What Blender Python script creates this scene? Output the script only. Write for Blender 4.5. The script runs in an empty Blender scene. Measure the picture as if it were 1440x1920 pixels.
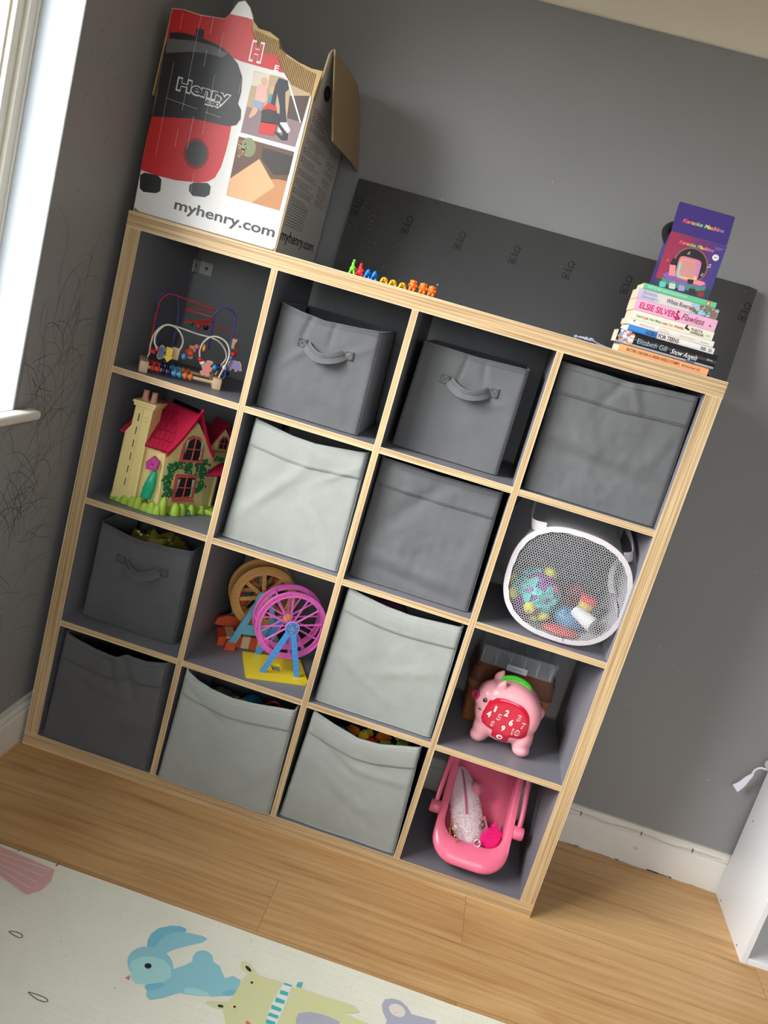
import bpy, bmesh, math, random
from mathutils import Vector, Matrix, noise
from mathutils.geometry import tessellate_polygon
random.seed(7)
SC = bpy.context.scene
COL = SC.collection
# ---------------------------------------------------------------- camera
cam = bpy.data.cameras.new('camera'); camo = bpy.data.objects.new('camera', cam); COL.objects.link(camo)
cam.sensor_fit = 'VERTICAL'; cam.sensor_height = 24.0; cam.lens = 1664.75 / 1920 * 24.0
RM = [(0.95182156, 0.14529167, 0.27004823), (0.29543557, -0.19847522, -0.93451881), (-0.08217992, 0.96927701, -0.23183732)]
rot = Matrix((RM[0], [-a for a in RM[1]], [-a for a in RM[2]])).transposed().to_4x4()
rot.translation = Vector((0.97384853, -2.12514113, 1.44739276))
camo.matrix_world = rot
cam.clip_start = 0.05
SC.camera = camo
# ---------------------------------------------------------------- light and exposure
SC.view_settings.view_transform = 'Standard'; SC.view_settings.look = 'None'
SC.view_settings.gamma = 1.0; SC.view_settings.use_curve_mapping = False
SC.view_settings.exposure = 0.17
W = bpy.data.worlds.new('overcast_sky'); SC.world = W; W.use_nodes = True
_n = W.node_tree; _tc = _n.nodes.new('ShaderNodeTexCoord'); _sp = _n.nodes.new('ShaderNodeSeparateXYZ'); _r = _n.nodes.new('ShaderNodeValToRGB')
_n.links.new(_tc.outputs['Generated'], _sp.inputs[0]); _m = _n.nodes.new('ShaderNodeMapRange'); _m.inputs['From Min'].default_value = -1.0
_n.links.new(_sp.outputs[2], _m.inputs['Value']); _n.links.new(_m.outputs[0], _r.inputs['Fac']); _n.links.new(_r.outputs['Color'], _n.nodes['Background'].inputs[0])
_e = _r.color_ramp.elements; _e[0].position = 0.47; _e[0].color = (0.13, 0.14, 0.12, 1)      # ground and hedges outside
_e[1].position = 0.53; _e[1].color = (0.56, 0.62, 0.68, 1); _x = _e.new(0.75); _x.color = (0.9, 0.95, 1.0, 1)   # overcast sky, brighter overhead
W.node_tree.nodes['Background'].inputs[1].default_value = 6.5
def area(name, loc, target, sx, sy, power, color):
    l = bpy.data.lights.new(name, 'AREA'); l.shape = 'RECTANGLE'; l.size = sx; l.size_y = sy; l.energy = power; l.color = color
    o = bpy.data.objects.new(name, l); COL.objects.link(o); o.location = loc
    o.rotation_euler = (Vector(target) - Vector(loc)).to_track_quat('-Z', 'Y').to_euler()
    return o
area('window_daylight', (-2.5, -2.6, 2.7), (1.1, -0.3, 0.8), 3.0, 2.0, 530, (1.0, 0.99, 0.97))
area('rear_fill_light', (1.5, -4.2, 1.75), (1.1, 0.0, 1.0), 1.9, 1.3, 13, (1.0, 0.98, 0.95))  # added fill lamp behind the viewer, no known source there
# ---------------------------------------------------------------- materials
def lin(c):
    return tuple(((v / 255) / 12.92 if v / 255 <= 0.04045 else (((v / 255) + 0.055) / 1.055) ** 2.4) for v in c)
MC = {}
def mat(name, rgb, rough=0.6, metal=0.0, spec=0.5, bump=0.0, bscale=200.0, trans=0.0, alpha=1.0, coat=0.0, mottle=0.0, mscale=8.0, ior=1.45, sheen=0.0):
    if name in MC: return MC[name]
    m = bpy.data.materials.new(name); m.use_nodes = True; MC[name] = m
    nt = m.node_tree; b = nt.nodes['Principled BSDF']
    col = lin(rgb) + (1,)
    b.inputs['Base Color'].default_value = col; b.inputs['Roughness'].default_value = rough
    b.inputs['Metallic'].default_value = metal; b.inputs['Specular IOR Level'].default_value = spec
    b.inputs['Transmission Weight'].default_value = trans; b.inputs['Alpha'].default_value = alpha
    b.inputs['Coat Weight'].default_value = coat; b.inputs['IOR'].default_value = ior
    b.inputs['Sheen Weight'].default_value = sheen
    tc = nt.nodes.new('ShaderNodeTexCoord')
    if mottle > 0:
        n = nt.nodes.new('ShaderNodeTexNoise'); n.inputs['Scale'].default_value = mscale; n.inputs['Detail'].default_value = 5
        nt.links.new(tc.outputs['Object'], n.inputs['Vector'])
        r = nt.nodes.new('ShaderNodeValToRGB')
        r.color_ramp.elements[0].position = 0.3; r.color_ramp.elements[1].position = 0.7
        r.color_ramp.elements[0].color = tuple(v * (1 - mottle) for v in col[:3]) + (1,)
        r.color_ramp.elements[1].color = tuple(min(1, v * (1 + mottle)) for v in col[:3]) + (1,)
        nt.links.new(n.outputs['Fac'], r.inputs['Fac']); nt.links.new(r.outputs['Color'], b.inputs['Base Color'])
    if bump > 0:
        n = nt.nodes.new('ShaderNodeTexNoise'); n.inputs['Scale'].default_value = bscale; n.inputs['Detail'].default_value = 3
        nt.links.new(tc.outputs['Object'], n.inputs['Vector'])
        bp = nt.nodes.new('ShaderNodeBump'); bp.inputs['Strength'].default_value = bump; bp.inputs['Distance'].default_value = 0.002
        nt.links.new(n.outputs['Fac'], bp.inputs['Height']); nt.links.new(bp.outputs['Normal'], b.inputs['Normal'])
    return m
def N(nt, t, **kw):
    n = nt.nodes.new(t)
    for k, v in kw.items(): setattr(n, k, v)
    return n
def ramp(nt, fac, stops):
    r = N(nt, 'ShaderNodeValToRGB'); e = r.color_ramp.elements
    while len(e) < len(stops): e.new(0.5)
    for i, (p, c) in enumerate(stops): e[i].position = p; e[i].color = lin(c) + (1,)
    nt.links.new(fac, r.inputs['Fac']); return r.outputs['Color']
def obj_coords(nt, scale):
    tc = N(nt, 'ShaderNodeTexCoord'); mp = N(nt, 'ShaderNodeMapping'); mp.inputs['Scale'].default_value = scale
    nt.links.new(tc.outputs['Object'], mp.inputs['Vector']); return mp.outputs['Vector']
def ply_mat(name, axis, base=(196, 166, 124)):
    """striped plywood-look edge banding; axis is the direction the stripes are stacked in"""
    m = mat(name, base, 0.45); nt = m.node_tree; b = nt.nodes['Principled BSDF']
    sc = [3.0, 3.0, 3.0]; sc[axis] = 800.0
    n1 = N(nt, 'ShaderNodeTexNoise'); n1.inputs['Scale'].default_value = 1.0; n1.inputs['Detail'].default_value = 1
    nt.links.new(obj_coords(nt, sc), n1.inputs['Vector'])
    c1 = ramp(nt, n1.outputs['Fac'], [(0.32, (156, 124, 86)), (0.5, base), (0.68, (214, 188, 148))])
    sc2 = [7.0, 7.0, 7.0]; sc2[axis] = 200.0
    n2 = N(nt, 'ShaderNodeTexNoise'); n2.inputs['Scale'].default_value = 1.0; n2.inputs['Detail'].default_value = 4
    nt.links.new(obj_coords(nt, sc2), n2.inputs['Vector'])
    mx = N(nt, 'ShaderNodeMix', data_type='RGBA', blend_type='MULTIPLY'); mx.inputs[0].default_value = 0.4
    nt.links.new(c1, mx.inputs[6]); nt.links.new(ramp(nt, n2.outputs['Fac'], [(0.3, (215, 205, 190)), (0.6, (255, 255, 255))]), mx.inputs[7])
    nt.links.new(mx.outputs[2], b.inputs['Base Color']); return m
def floor_mat():
    m = mat('oak_laminate', (190, 145, 95), 0.42, spec=0.4); nt = m.node_tree; b = nt.nodes['Principled BSDF']
    v = obj_coords(nt, (1, 1, 1))
    br = N(nt, 'ShaderNodeTexBrick'); br.offset = 0.37; br.inputs['Scale'].default_value = 1.0
    br.inputs['Brick Width'].default_value = 1.29; br.inputs['Row Height'].default_value = 0.193; br.inputs['Mortar Size'].default_value = 0.0008
    br.inputs['Mortar Smooth'].default_value = 0.2
    br.inputs['Color1'].default_value = (0.3, 0.3, 0.3, 1); br.inputs['Color2'].default_value = (0.7, 0.7, 0.7, 1); br.inputs['Mortar'].default_value = (0, 0, 0, 1)
    nt.links.new(v, br.inputs['Vector'])
    w1 = N(nt, 'ShaderNodeTexNoise'); w1.inputs['Scale'].default_value = 1.6; w1.inputs['Detail'].default_value = 2; nt.links.new(v, w1.inputs['Vector'])
    ad = N(nt, 'ShaderNodeVectorMath', operation='MULTIPLY_ADD'); nt.links.new(w1.outputs['Color'], ad.inputs[0]); ad.inputs[1].default_value = (0.0, 0.06, 0.0); nt.links.new(v, ad.inputs[2])
    # shift the grain plank by plank
    sh = N(nt, 'ShaderNodeVectorMath', operation='MULTIPLY_ADD'); nt.links.new(br.outputs['Color'], sh.inputs[0]); sh.inputs[1].default_value = (7.0, 3.0, 0); nt.links.new(ad.outputs[0], sh.inputs[2])
    mp = N(nt, 'ShaderNodeMapping'); mp.inputs['Scale'].default_value = (2.6, 55, 1); nt.links.new(sh.outputs[0], mp.inputs['Vector'])
    g = N(nt, 'ShaderNodeTexNoise'); g.inputs['Scale'].default_value = 1.0; g.inputs['Detail'].default_value = 7; g.inputs['Roughness'].default_value = 0.62; nt.links.new(mp.outputs[0], g.inputs['Vector'])
    c1 = ramp(nt, g.outputs['Fac'], [(0.24, (158, 114, 72)), (0.40, (200, 156, 104)), (0.55, (212, 171, 119)), (0.72, (220, 183, 134))])
    mp2 = N(nt, 'ShaderNodeMapping'); mp2.inputs['Scale'].default_value = (1.3, 5.0, 1); nt.links.new(sh.outputs[0], mp2.inputs['Vector'])
    g2 = N(nt, 'ShaderNodeTexNoise'); g2.inputs['Scale'].default_value = 1.0; g2.inputs['Detail'].default_value = 3; nt.links.new(mp2.outputs[0], g2.inputs['Vector'])
    mx = N(nt, 'ShaderNodeMix', data_type='RGBA', blend_type='MULTIPLY'); mx.inputs[0].default_value = 0.55
    nt.links.new(c1, mx.inputs[6]); nt.links.new(ramp(nt, g2.outputs['Fac'], [(0.3, (214, 198, 176)), (0.62, (255, 255, 255))]), mx.inputs[7])
    # knots
    mp3 = N(nt, 'ShaderNodeMapping'); mp3.inputs['Scale'].default_value = (2.3, 6.5, 1); nt.links.new(sh.outputs[0], mp3.inputs['Vector'])
    vo = N(nt, 'ShaderNodeTexVoronoi'); vo.inputs['Scale'].default_value = 0.9; nt.links.new(mp3.outputs[0], vo.inputs['Vector'])
    mx3 = N(nt, 'ShaderNodeMix', data_type='RGBA', blend_type='MULTIPLY'); mx3.inputs[0].default_value = 0.8
    nt.links.new(mx.outputs[2], mx3.inputs[6]); nt.links.new(ramp(nt, vo.outputs['Distance'], [(0.02, (120, 84, 56)), (0.09, (214, 190, 165)), (0.18, (255, 255, 255))]), mx3.inputs[7])
    mx2 = N(nt, 'ShaderNodeMix', data_type='RGBA', blend_type='MIX'); nt.links.new(br.outputs['Fac'], mx2.inputs[0])
    nt.links.new(mx3.outputs[2], mx2.inputs[6]); mx2.inputs[7].default_value = lin((150, 112, 74)) + (1,)
    nt.links.new(mx2.outputs[2], b.inputs['Base Color'])
    bp = N(nt, 'ShaderNodeBump'); bp.inputs['Strength'].default_value = 0.12; bp.inputs['Distance'].default_value = 0.001
    nt.links.new(g.outputs['Fac'], bp.inputs['Height']); nt.links.new(bp.outputs['Normal'], b.inputs['Normal'])
    return m
def fabric_mat(name, rgb, mottle=0.05):
    m = mat(name, rgb, 0.92, spec=0.15, mottle=mottle, mscale=14, sheen=0.15); nt = m.node_tree; b = nt.nodes['Principled BSDF']
    v = obj_coords(nt, (1, 1, 1))
    w = N(nt, 'ShaderNodeTexNoise'); w.inputs['Scale'].default_value = 1.0; w.inputs['Detail'].default_value = 2
    v2 = obj_coords(nt, (120, 120, 900)); nt.links.new(v2, w.inputs['Vector'])
    w2 = N(nt, 'ShaderNodeTexNoise'); w2.inputs['Scale'].default_value = 1.0; w2.inputs['Detail'].default_value = 2
    v3 = obj_coords(nt, (900, 900, 120)); nt.links.new(v3, w2.inputs['Vector'])
    a = N(nt, 'ShaderNodeMath', operation='ADD'); nt.links.new(w.outputs['Fac'], a.inputs[0]); nt.links.new(w2.outputs['Fac'], a.inputs[1])
    bp = N(nt, 'ShaderNodeBump'); bp.inputs['Strength'].default_value = 0.25; bp.inputs['Distance'].default_value = 0.001
    nt.links.new(a.outputs[0], bp.inputs['Height']); nt.links.new(bp.outputs['Normal'], b.inputs['Normal'])
    return m
def mesh_fabric(name, rgb, pitch=0.0046, hole=0.33, axes=(0, 2), rough=0.5):
    """netting: staggered round holes punched through a thin cloth"""
    m = mat(name, rgb, rough); nt = m.node_tree; b = nt.nodes['Principled BSDF']; out = nt.nodes['Material Output']
    tc = N(nt, 'ShaderNodeTexCoord'); sp = N(nt, 'ShaderNodeSeparateXYZ'); nt.links.new(tc.outputs['Object'], sp.inputs[0])
    def mth(op, a, bb=None):
        n = N(nt, 'ShaderNodeMath', operation=op)
        for i, q in enumerate((a, bb)):
            if q is None: continue
            if isinstance(q, (int, float)): n.inputs[i].default_value = q
            else: nt.links.new(q, n.inputs[i])
        return n.outputs[0]
    if axes == 'wrap':
        ang = mth('ARCTAN2', sp.outputs[0], sp.outputs[2]); A = mth('MULTIPLY', ang, 0.15); B = sp.outputs[1]
    else: A = sp.outputs[axes[0]]; B = sp.outputs[axes[1]]
    px = pitch; pz = pitch * 1.732
    def dist(ox, oz):
        a = mth('SUBTRACT', mth('FRACT', mth('ADD', mth('DIVIDE', A, px), ox)), 0.5)
        c = mth('SUBTRACT', mth('FRACT', mth('ADD', mth('DIVIDE', B, pz), oz)), 0.5)
        c = mth('MULTIPLY', c, 1.732)
        return mth('SQRT', mth('ADD', mth('MULTIPLY', a, a), mth('MULTIPLY', c, c)))
    d = mth('MINIMUM', dist(0.1, 0.1), dist(0.6, 0.6))
    f = mth('GREATER_THAN', d, hole)
    tr = N(nt, 'ShaderNodeBsdfTransparent'); mx = N(nt, 'ShaderNodeMixShader')
    nt.links.new(f, mx.inputs[0]); nt.links.new(tr.outputs[0], mx.inputs[1]); nt.links.new(b.outputs[0], mx.inputs[2]); nt.links.new(mx.outputs[0], out.inputs['Surface'])
    return m
def pane_mat():
    m = mat('window_glass', (255, 255, 255), 0.05); nt = m.node_tree
    tr = N(nt, 'ShaderNodeBsdfTransparent'); mx = N(nt, 'ShaderNodeMixShader'); mx.inputs[0].default_value = 0.06
    nt.links.new(tr.outputs[0], mx.inputs[1]); nt.links.new(nt.nodes['Principled BSDF'].outputs[0], mx.inputs[2]); nt.links.new(mx.outputs[0], nt.nodes['Material Output'].inputs['Surface'])
    return m
# ---------------------------------------------------------------- mesh builder
def smooth_obj(me, ang=40):
    for p in me.polygons: p.use_smooth = True
    me.set_sharp_from_angle(angle=math.radians(ang))
TXT = {}
def text_geo(s, off, shear=0.0):
    k = (s, off, shear)
    if k not in TXT:
        cu = bpy.data.curves.new('t', 'FONT'); cu.body = s; cu.size = 1; cu.offset = off; cu.shear = shear; cu.fill_mode = 'FRONT'; cu.resolution_u = 4
        o = bpy.data.objects.new('t', cu); me = o.to_mesh()
        vs = [(v.co.x, v.co.y) for v in me.vertices]; fs = [tuple(p.vertices) for p in me.polygons]
        o.to_mesh_clear(); bpy.data.objects.remove(o); bpy.data.curves.remove(cu)
        TXT[k] = (vs, fs)
    return TXT[k]
class MB:
    def __init__(s, X=None):
        s.V = []; s.F = []; s.MI = []; s.mats = []; s.X = X or Matrix.Identity(4)
    def add(s, vs, fs, m):
        if m not in s.mats: s.mats.append(m)
        i = s.mats.index(m); n = len(s.V)
        s.V += [s.X @ Vector(v) for v in vs]
        for f in fs: s.F.append(tuple(n + k for k in f)); s.MI.append(i)
        return s
    def box(s, c, d, m, bev=0.0, seg=2, R=None):
        bm = bmesh.new(); bmesh.ops.create_cube(bm, size=1.0)
        for v in bm.verts: v.co = Vector((v.co.x * d[0], v.co.y * d[1], v.co.z * d[2]))
        if bev: bmesh.ops.bevel(bm, geom=bm.edges[:], offset=min(bev, min(d) * 0.49), segments=seg, affect='EDGES', profile=0.5)
        bm.verts.index_update()
        vs = [(R @ v.co if R else v.co) + Vector(c) for v in bm.verts]; fs = [[v.index for v in f.verts] for f in bm.faces]; bm.free()
        return s.add(vs, fs, m)
    def b2(s, lo, hi, m, bev=0.0, seg=2):
        return s.box([(a + b) / 2 for a, b in zip(lo, hi)], [b - a for a, b in zip(lo, hi)], m, bev, seg)
    def loft(s, rings, m, caps=(True, True), closed=True):
        n = len(rings[0]); vs = [v for r in rings for v in r]; fs = []
        for i in range(len(rings) - 1):
            for j in range(n if closed else n - 1):
                k = (j + 1) % n; fs.append((i * n + j, i * n + k, (i + 1) * n + k, (i + 1) * n + j))
        if caps[0]: fs.append(tuple(range(n))[::-1])
        if caps[1]: fs.append(tuple((len(rings) - 1) * n + j for j in range(n)))
        return s.add(vs, fs, m)
    def tube(s, path, r, m, n=8, closed=False, ry=None, up=None, taper=None):
        P = [Vector(p) for p in path]; rings = []; L = len(P); prev = None
        for i in range(L):
            if closed: t = (P[(i + 1) % L] - P[i - 1])
            else: t = P[min(i + 1, L - 1)] - P[max(i - 1, 0)]
            t = t.normalized() if t.length > 1e-9 else Vector((0, 0, 1))
            if up is not None: a = Vector(up) - t * t.dot(Vector(up))
            elif prev is None: a = t.orthogonal()
            else: a = prev - t * t.dot(prev)
            a = a.normalized() if a.length > 1e-9 else t.orthogonal().normalized(); prev = a; b = t.cross(a)
            k = taper(i / (L - 1)) if taper else 1.0
            rings.append([P[i] + (a * math.cos(2 * math.pi * j / n) * r + b * math.sin(2 * math.pi * j / n) * (ry or r)) * k for j in range(n)])
        if closed: rings.append(rings[0]); return s.loft(rings, m, (False, False))
        return s.loft(rings, m)
    def ribbon(s, path, w, t, up, m, closed=False):
        """flat strap: w across (along up x tangent plane), t thick"""
        P = [Vector(p) for p in path]; rings = []; L = len(P)
        for i in range(L):
            tt = (P[(i + 1) % L] - P[i - 1]) if closed else P[min(i + 1, L - 1)] - P[max(i - 1, 0)]
            tt.normalize(); u = Vector(up) - tt * tt.dot(Vector(up)); u.normalize(); b = tt.cross(u)
            rings.append([P[i] + u * w / 2 + b * t / 2, P[i] - u * w / 2 + b * t / 2, P[i] - u * w / 2 - b * t / 2, P[i] + u * w / 2 - b * t / 2])
        if closed: rings.append(rings[0]); return s.loft(rings, m, (False, False))
        return s.loft(rings, m)
    def lathe(s, prof, m, c=(0, 0, 0), n=20, ax=(0, 0, 1), sx=1.0, sy=1.0):
        q = Vector(ax).normalized().to_track_quat('Z', 'Y').to_matrix()
        rings = [[Vector(c) + q @ Vector((r * sx * math.cos(2 * math.pi * j / n), r * sy * math.sin(2 * math.pi * j / n), z)) for j in range(n)] for r, z in prof]
        return s.loft(rings, m)
    def cyl(s, p0, p1, r, m, n=16, r1=None):
        p0 = Vector(p0); p1 = Vector(p1); r1 = r if r1 is None else r1; L = (p1 - p0).length
        return s.lathe([(r, 0), (r1, L)], m, p0, n, p1 - p0)
    def ell(s, c, r, m, n=16, k=10, R=None, f=None):
        if isinstance(r, (int, float)): r = (r, r, r)
        vs = []; fs = []
        for i in range(k + 1):
            th = math.pi * i / k
            for j in range(n):
                ph = 2 * math.pi * j / n
                v = Vector((r[0] * math.sin(th) * math.cos(ph), r[1] * math.sin(th) * math.sin(ph), r[2] * math.cos(th)))
                if f: v = f(v)
                if R: v = R @ v
                vs.append(v + Vector(c))
        for i in range(k):
            for j in range(n):
                jj = (j + 1) % n; fs.append((i * n + j, (i + 1) * n + j, (i + 1) * n + jj, i * n + jj))
        return s.add(vs, fs, m)
    def grid(s, f, nu, nv, m):
        vs = [f(i / nu, j / nv) for j in range(nv + 1) for i in range(nu + 1)]
        fs = [(j * (nu + 1) + i, j * (nu + 1) + i + 1, (j + 1) * (nu + 1) + i + 1, (j + 1) * (nu + 1) + i) for j in range(nv) for i in range(nu)]
        return s.add(vs, fs, m)
    def poly(s, pts, m):
        pts = [Vector(p) for p in pts]
        return s.add(pts, [tuple(t) for t in tessellate_polygon([pts])], m)
    def art(s, pts, m, f, lift=0.0):
        """flat printed shape: 2-D outline mapped onto a panel by f(u, w, lift)"""
        fl = [Vector((p[0], p[1], 0)) for p in pts]
        return s.add([f(p[0], p[1], lift) for p in pts], [tuple(t) for t in tessellate_polygon([fl])], m)
    def slab(s, pts, f, d0, d1, m):
        """extruded outline: f(u, w, depth)"""
        n = len(pts); fl = [Vector((p[0], p[1], 0)) for p in pts]; tr = tessellate_polygon([fl])
        vs = [f(p[0], p[1], d0) for p in pts] + [f(p[0], p[1], d1) for p in pts]
        fs = [tuple(t) for t in tr] + [tuple(n + i for i in t)[::-1] for t in tr] + [(i, (i + 1) % n, n + (i + 1) % n, n + i) for i in range(n)]
        return s.add(vs, fs, m)
    def text(s, t, f, u0, w0, width, height, m, lift=0.0, off=0.0, shear=0.0, capref=None, center=False):
        vs, fs = text_geo(t, off, shear)
        x0 = min(v[0] for v in vs); x1 = max(v[0] for v in vs)
        cap = 0.73
        if capref == 'fit':
            y0 = min(v[1] for v in vs); y1 = max(v[1] for v in vs)
            sy = height / (y1 - y0); oy = y0
        else: sy = height / cap; oy = 0
        sx = width / (x1 - x0) if width else sy
        if center: u0 -= (x1 - x0) * sx / 2
        return s.add([f(u0 + (v[0] - x0) * sx, w0 + (v[1] - oy) * sy, lift) for v in vs], fs, m)
    def build(s, name, parent=None, solid=0.0, ang=40, mods=None, smooth=True, fix=True):
        me = bpy.data.meshes.new(name)
        o = bpy.data.objects.new(name, me); COL.objects.link(o)
        base = Vector((0, 0, 0))
        if parent is not None:
            o.parent = parent; w = Vector((0, 0, 0)); q = parent
            while q is not None: w += q.location; q = q.parent
            base = w
        me.from_pydata([v - base for v in s.V], [], s.F)
        for m in s.mats: me.materials.append(m)
        me.polygons.foreach_set('material_index', s.MI)
        if fix:
            bm = bmesh.new(); bm.from_mesh(me); bmesh.ops.remove_doubles(bm, verts=bm.verts, dist=1e-6)
            bmesh.ops.recalc_face_normals(bm, faces=bm.faces); bm.to_mesh(me); bm.free()
        me.update()
        if smooth: smooth_obj(me, ang)
        if solid:
            md = o.modifiers.new('Solidify', 'SOLIDIFY'); md.thickness = solid; md.offset = 0
        for md in mods or []:
            mm = o.modifiers.new(md[0], md[0])
            for k, v in md[1].items(): setattr(mm, k, v)
        return o
def tag(o, label, cat, group=None, kind=None):
    if label: o['label'] = label
    if cat: o['category'] = cat
    if group: o['group'] = group
    if kind: o['kind'] = kind
    return o
def thing(name, label, cat, loc, group=None):
    o = bpy.data.objects.new(name, None); COL.objects.link(o); o.location = loc; o.empty_display_size = 0.05
    return tag(o, label, cat, group)
def structure(o): o['kind'] = 'structure'; return o
def frame(origin, udir, up=(0, 0, 1)):
    """map (u, w, lift) -> world; lift is towards the viewer side (u x up reversed)"""
    O = Vector(origin); U = Vector(udir).normalized(); Wv = Vector(up).normalized(); Nn = U.cross(Wv)
    return lambda u, w, l=0.0: O + U * u + Wv * w + Nn * l
def smooth_path(pts, k=6, closed=False):
    P = [Vector(p) for p in pts]; n = len(P); out = []
    rng = n if closed else n - 1
    for i in range(rng):
        p0 = P[(i - 1) % n] if closed or i > 0 else P[0]; p1 = P[i]; p2 = P[(i + 1) % n]; p3 = P[(i + 2) % n] if closed or i + 2 < n else P[-1]
        for j in range(k):
            t = j / k
            out.append(0.5 * ((2 * p1) + (p2 - p0) * t + (2 * p0 - 5 * p1 + 4 * p2 - p3) * t * t + (3 * p1 - p0 - 3 * p2 + p3) * t ** 3))
    if not closed: out.append(P[-1])
    return out
def interp(tab, x):
    for (a, va), (b, vb) in zip(tab, tab[1:]):
        if x <= b: return va + (vb - va) * max(0, (x - a)) / (b - a)
    return tab[-1][1]
def D(k): return [(a * 1e-4, b * 1e-4) for a, b in DATA[k]]
def D3(k, f, l=0.0): return [f(a, b, l) for a, b in D(k)]
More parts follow.
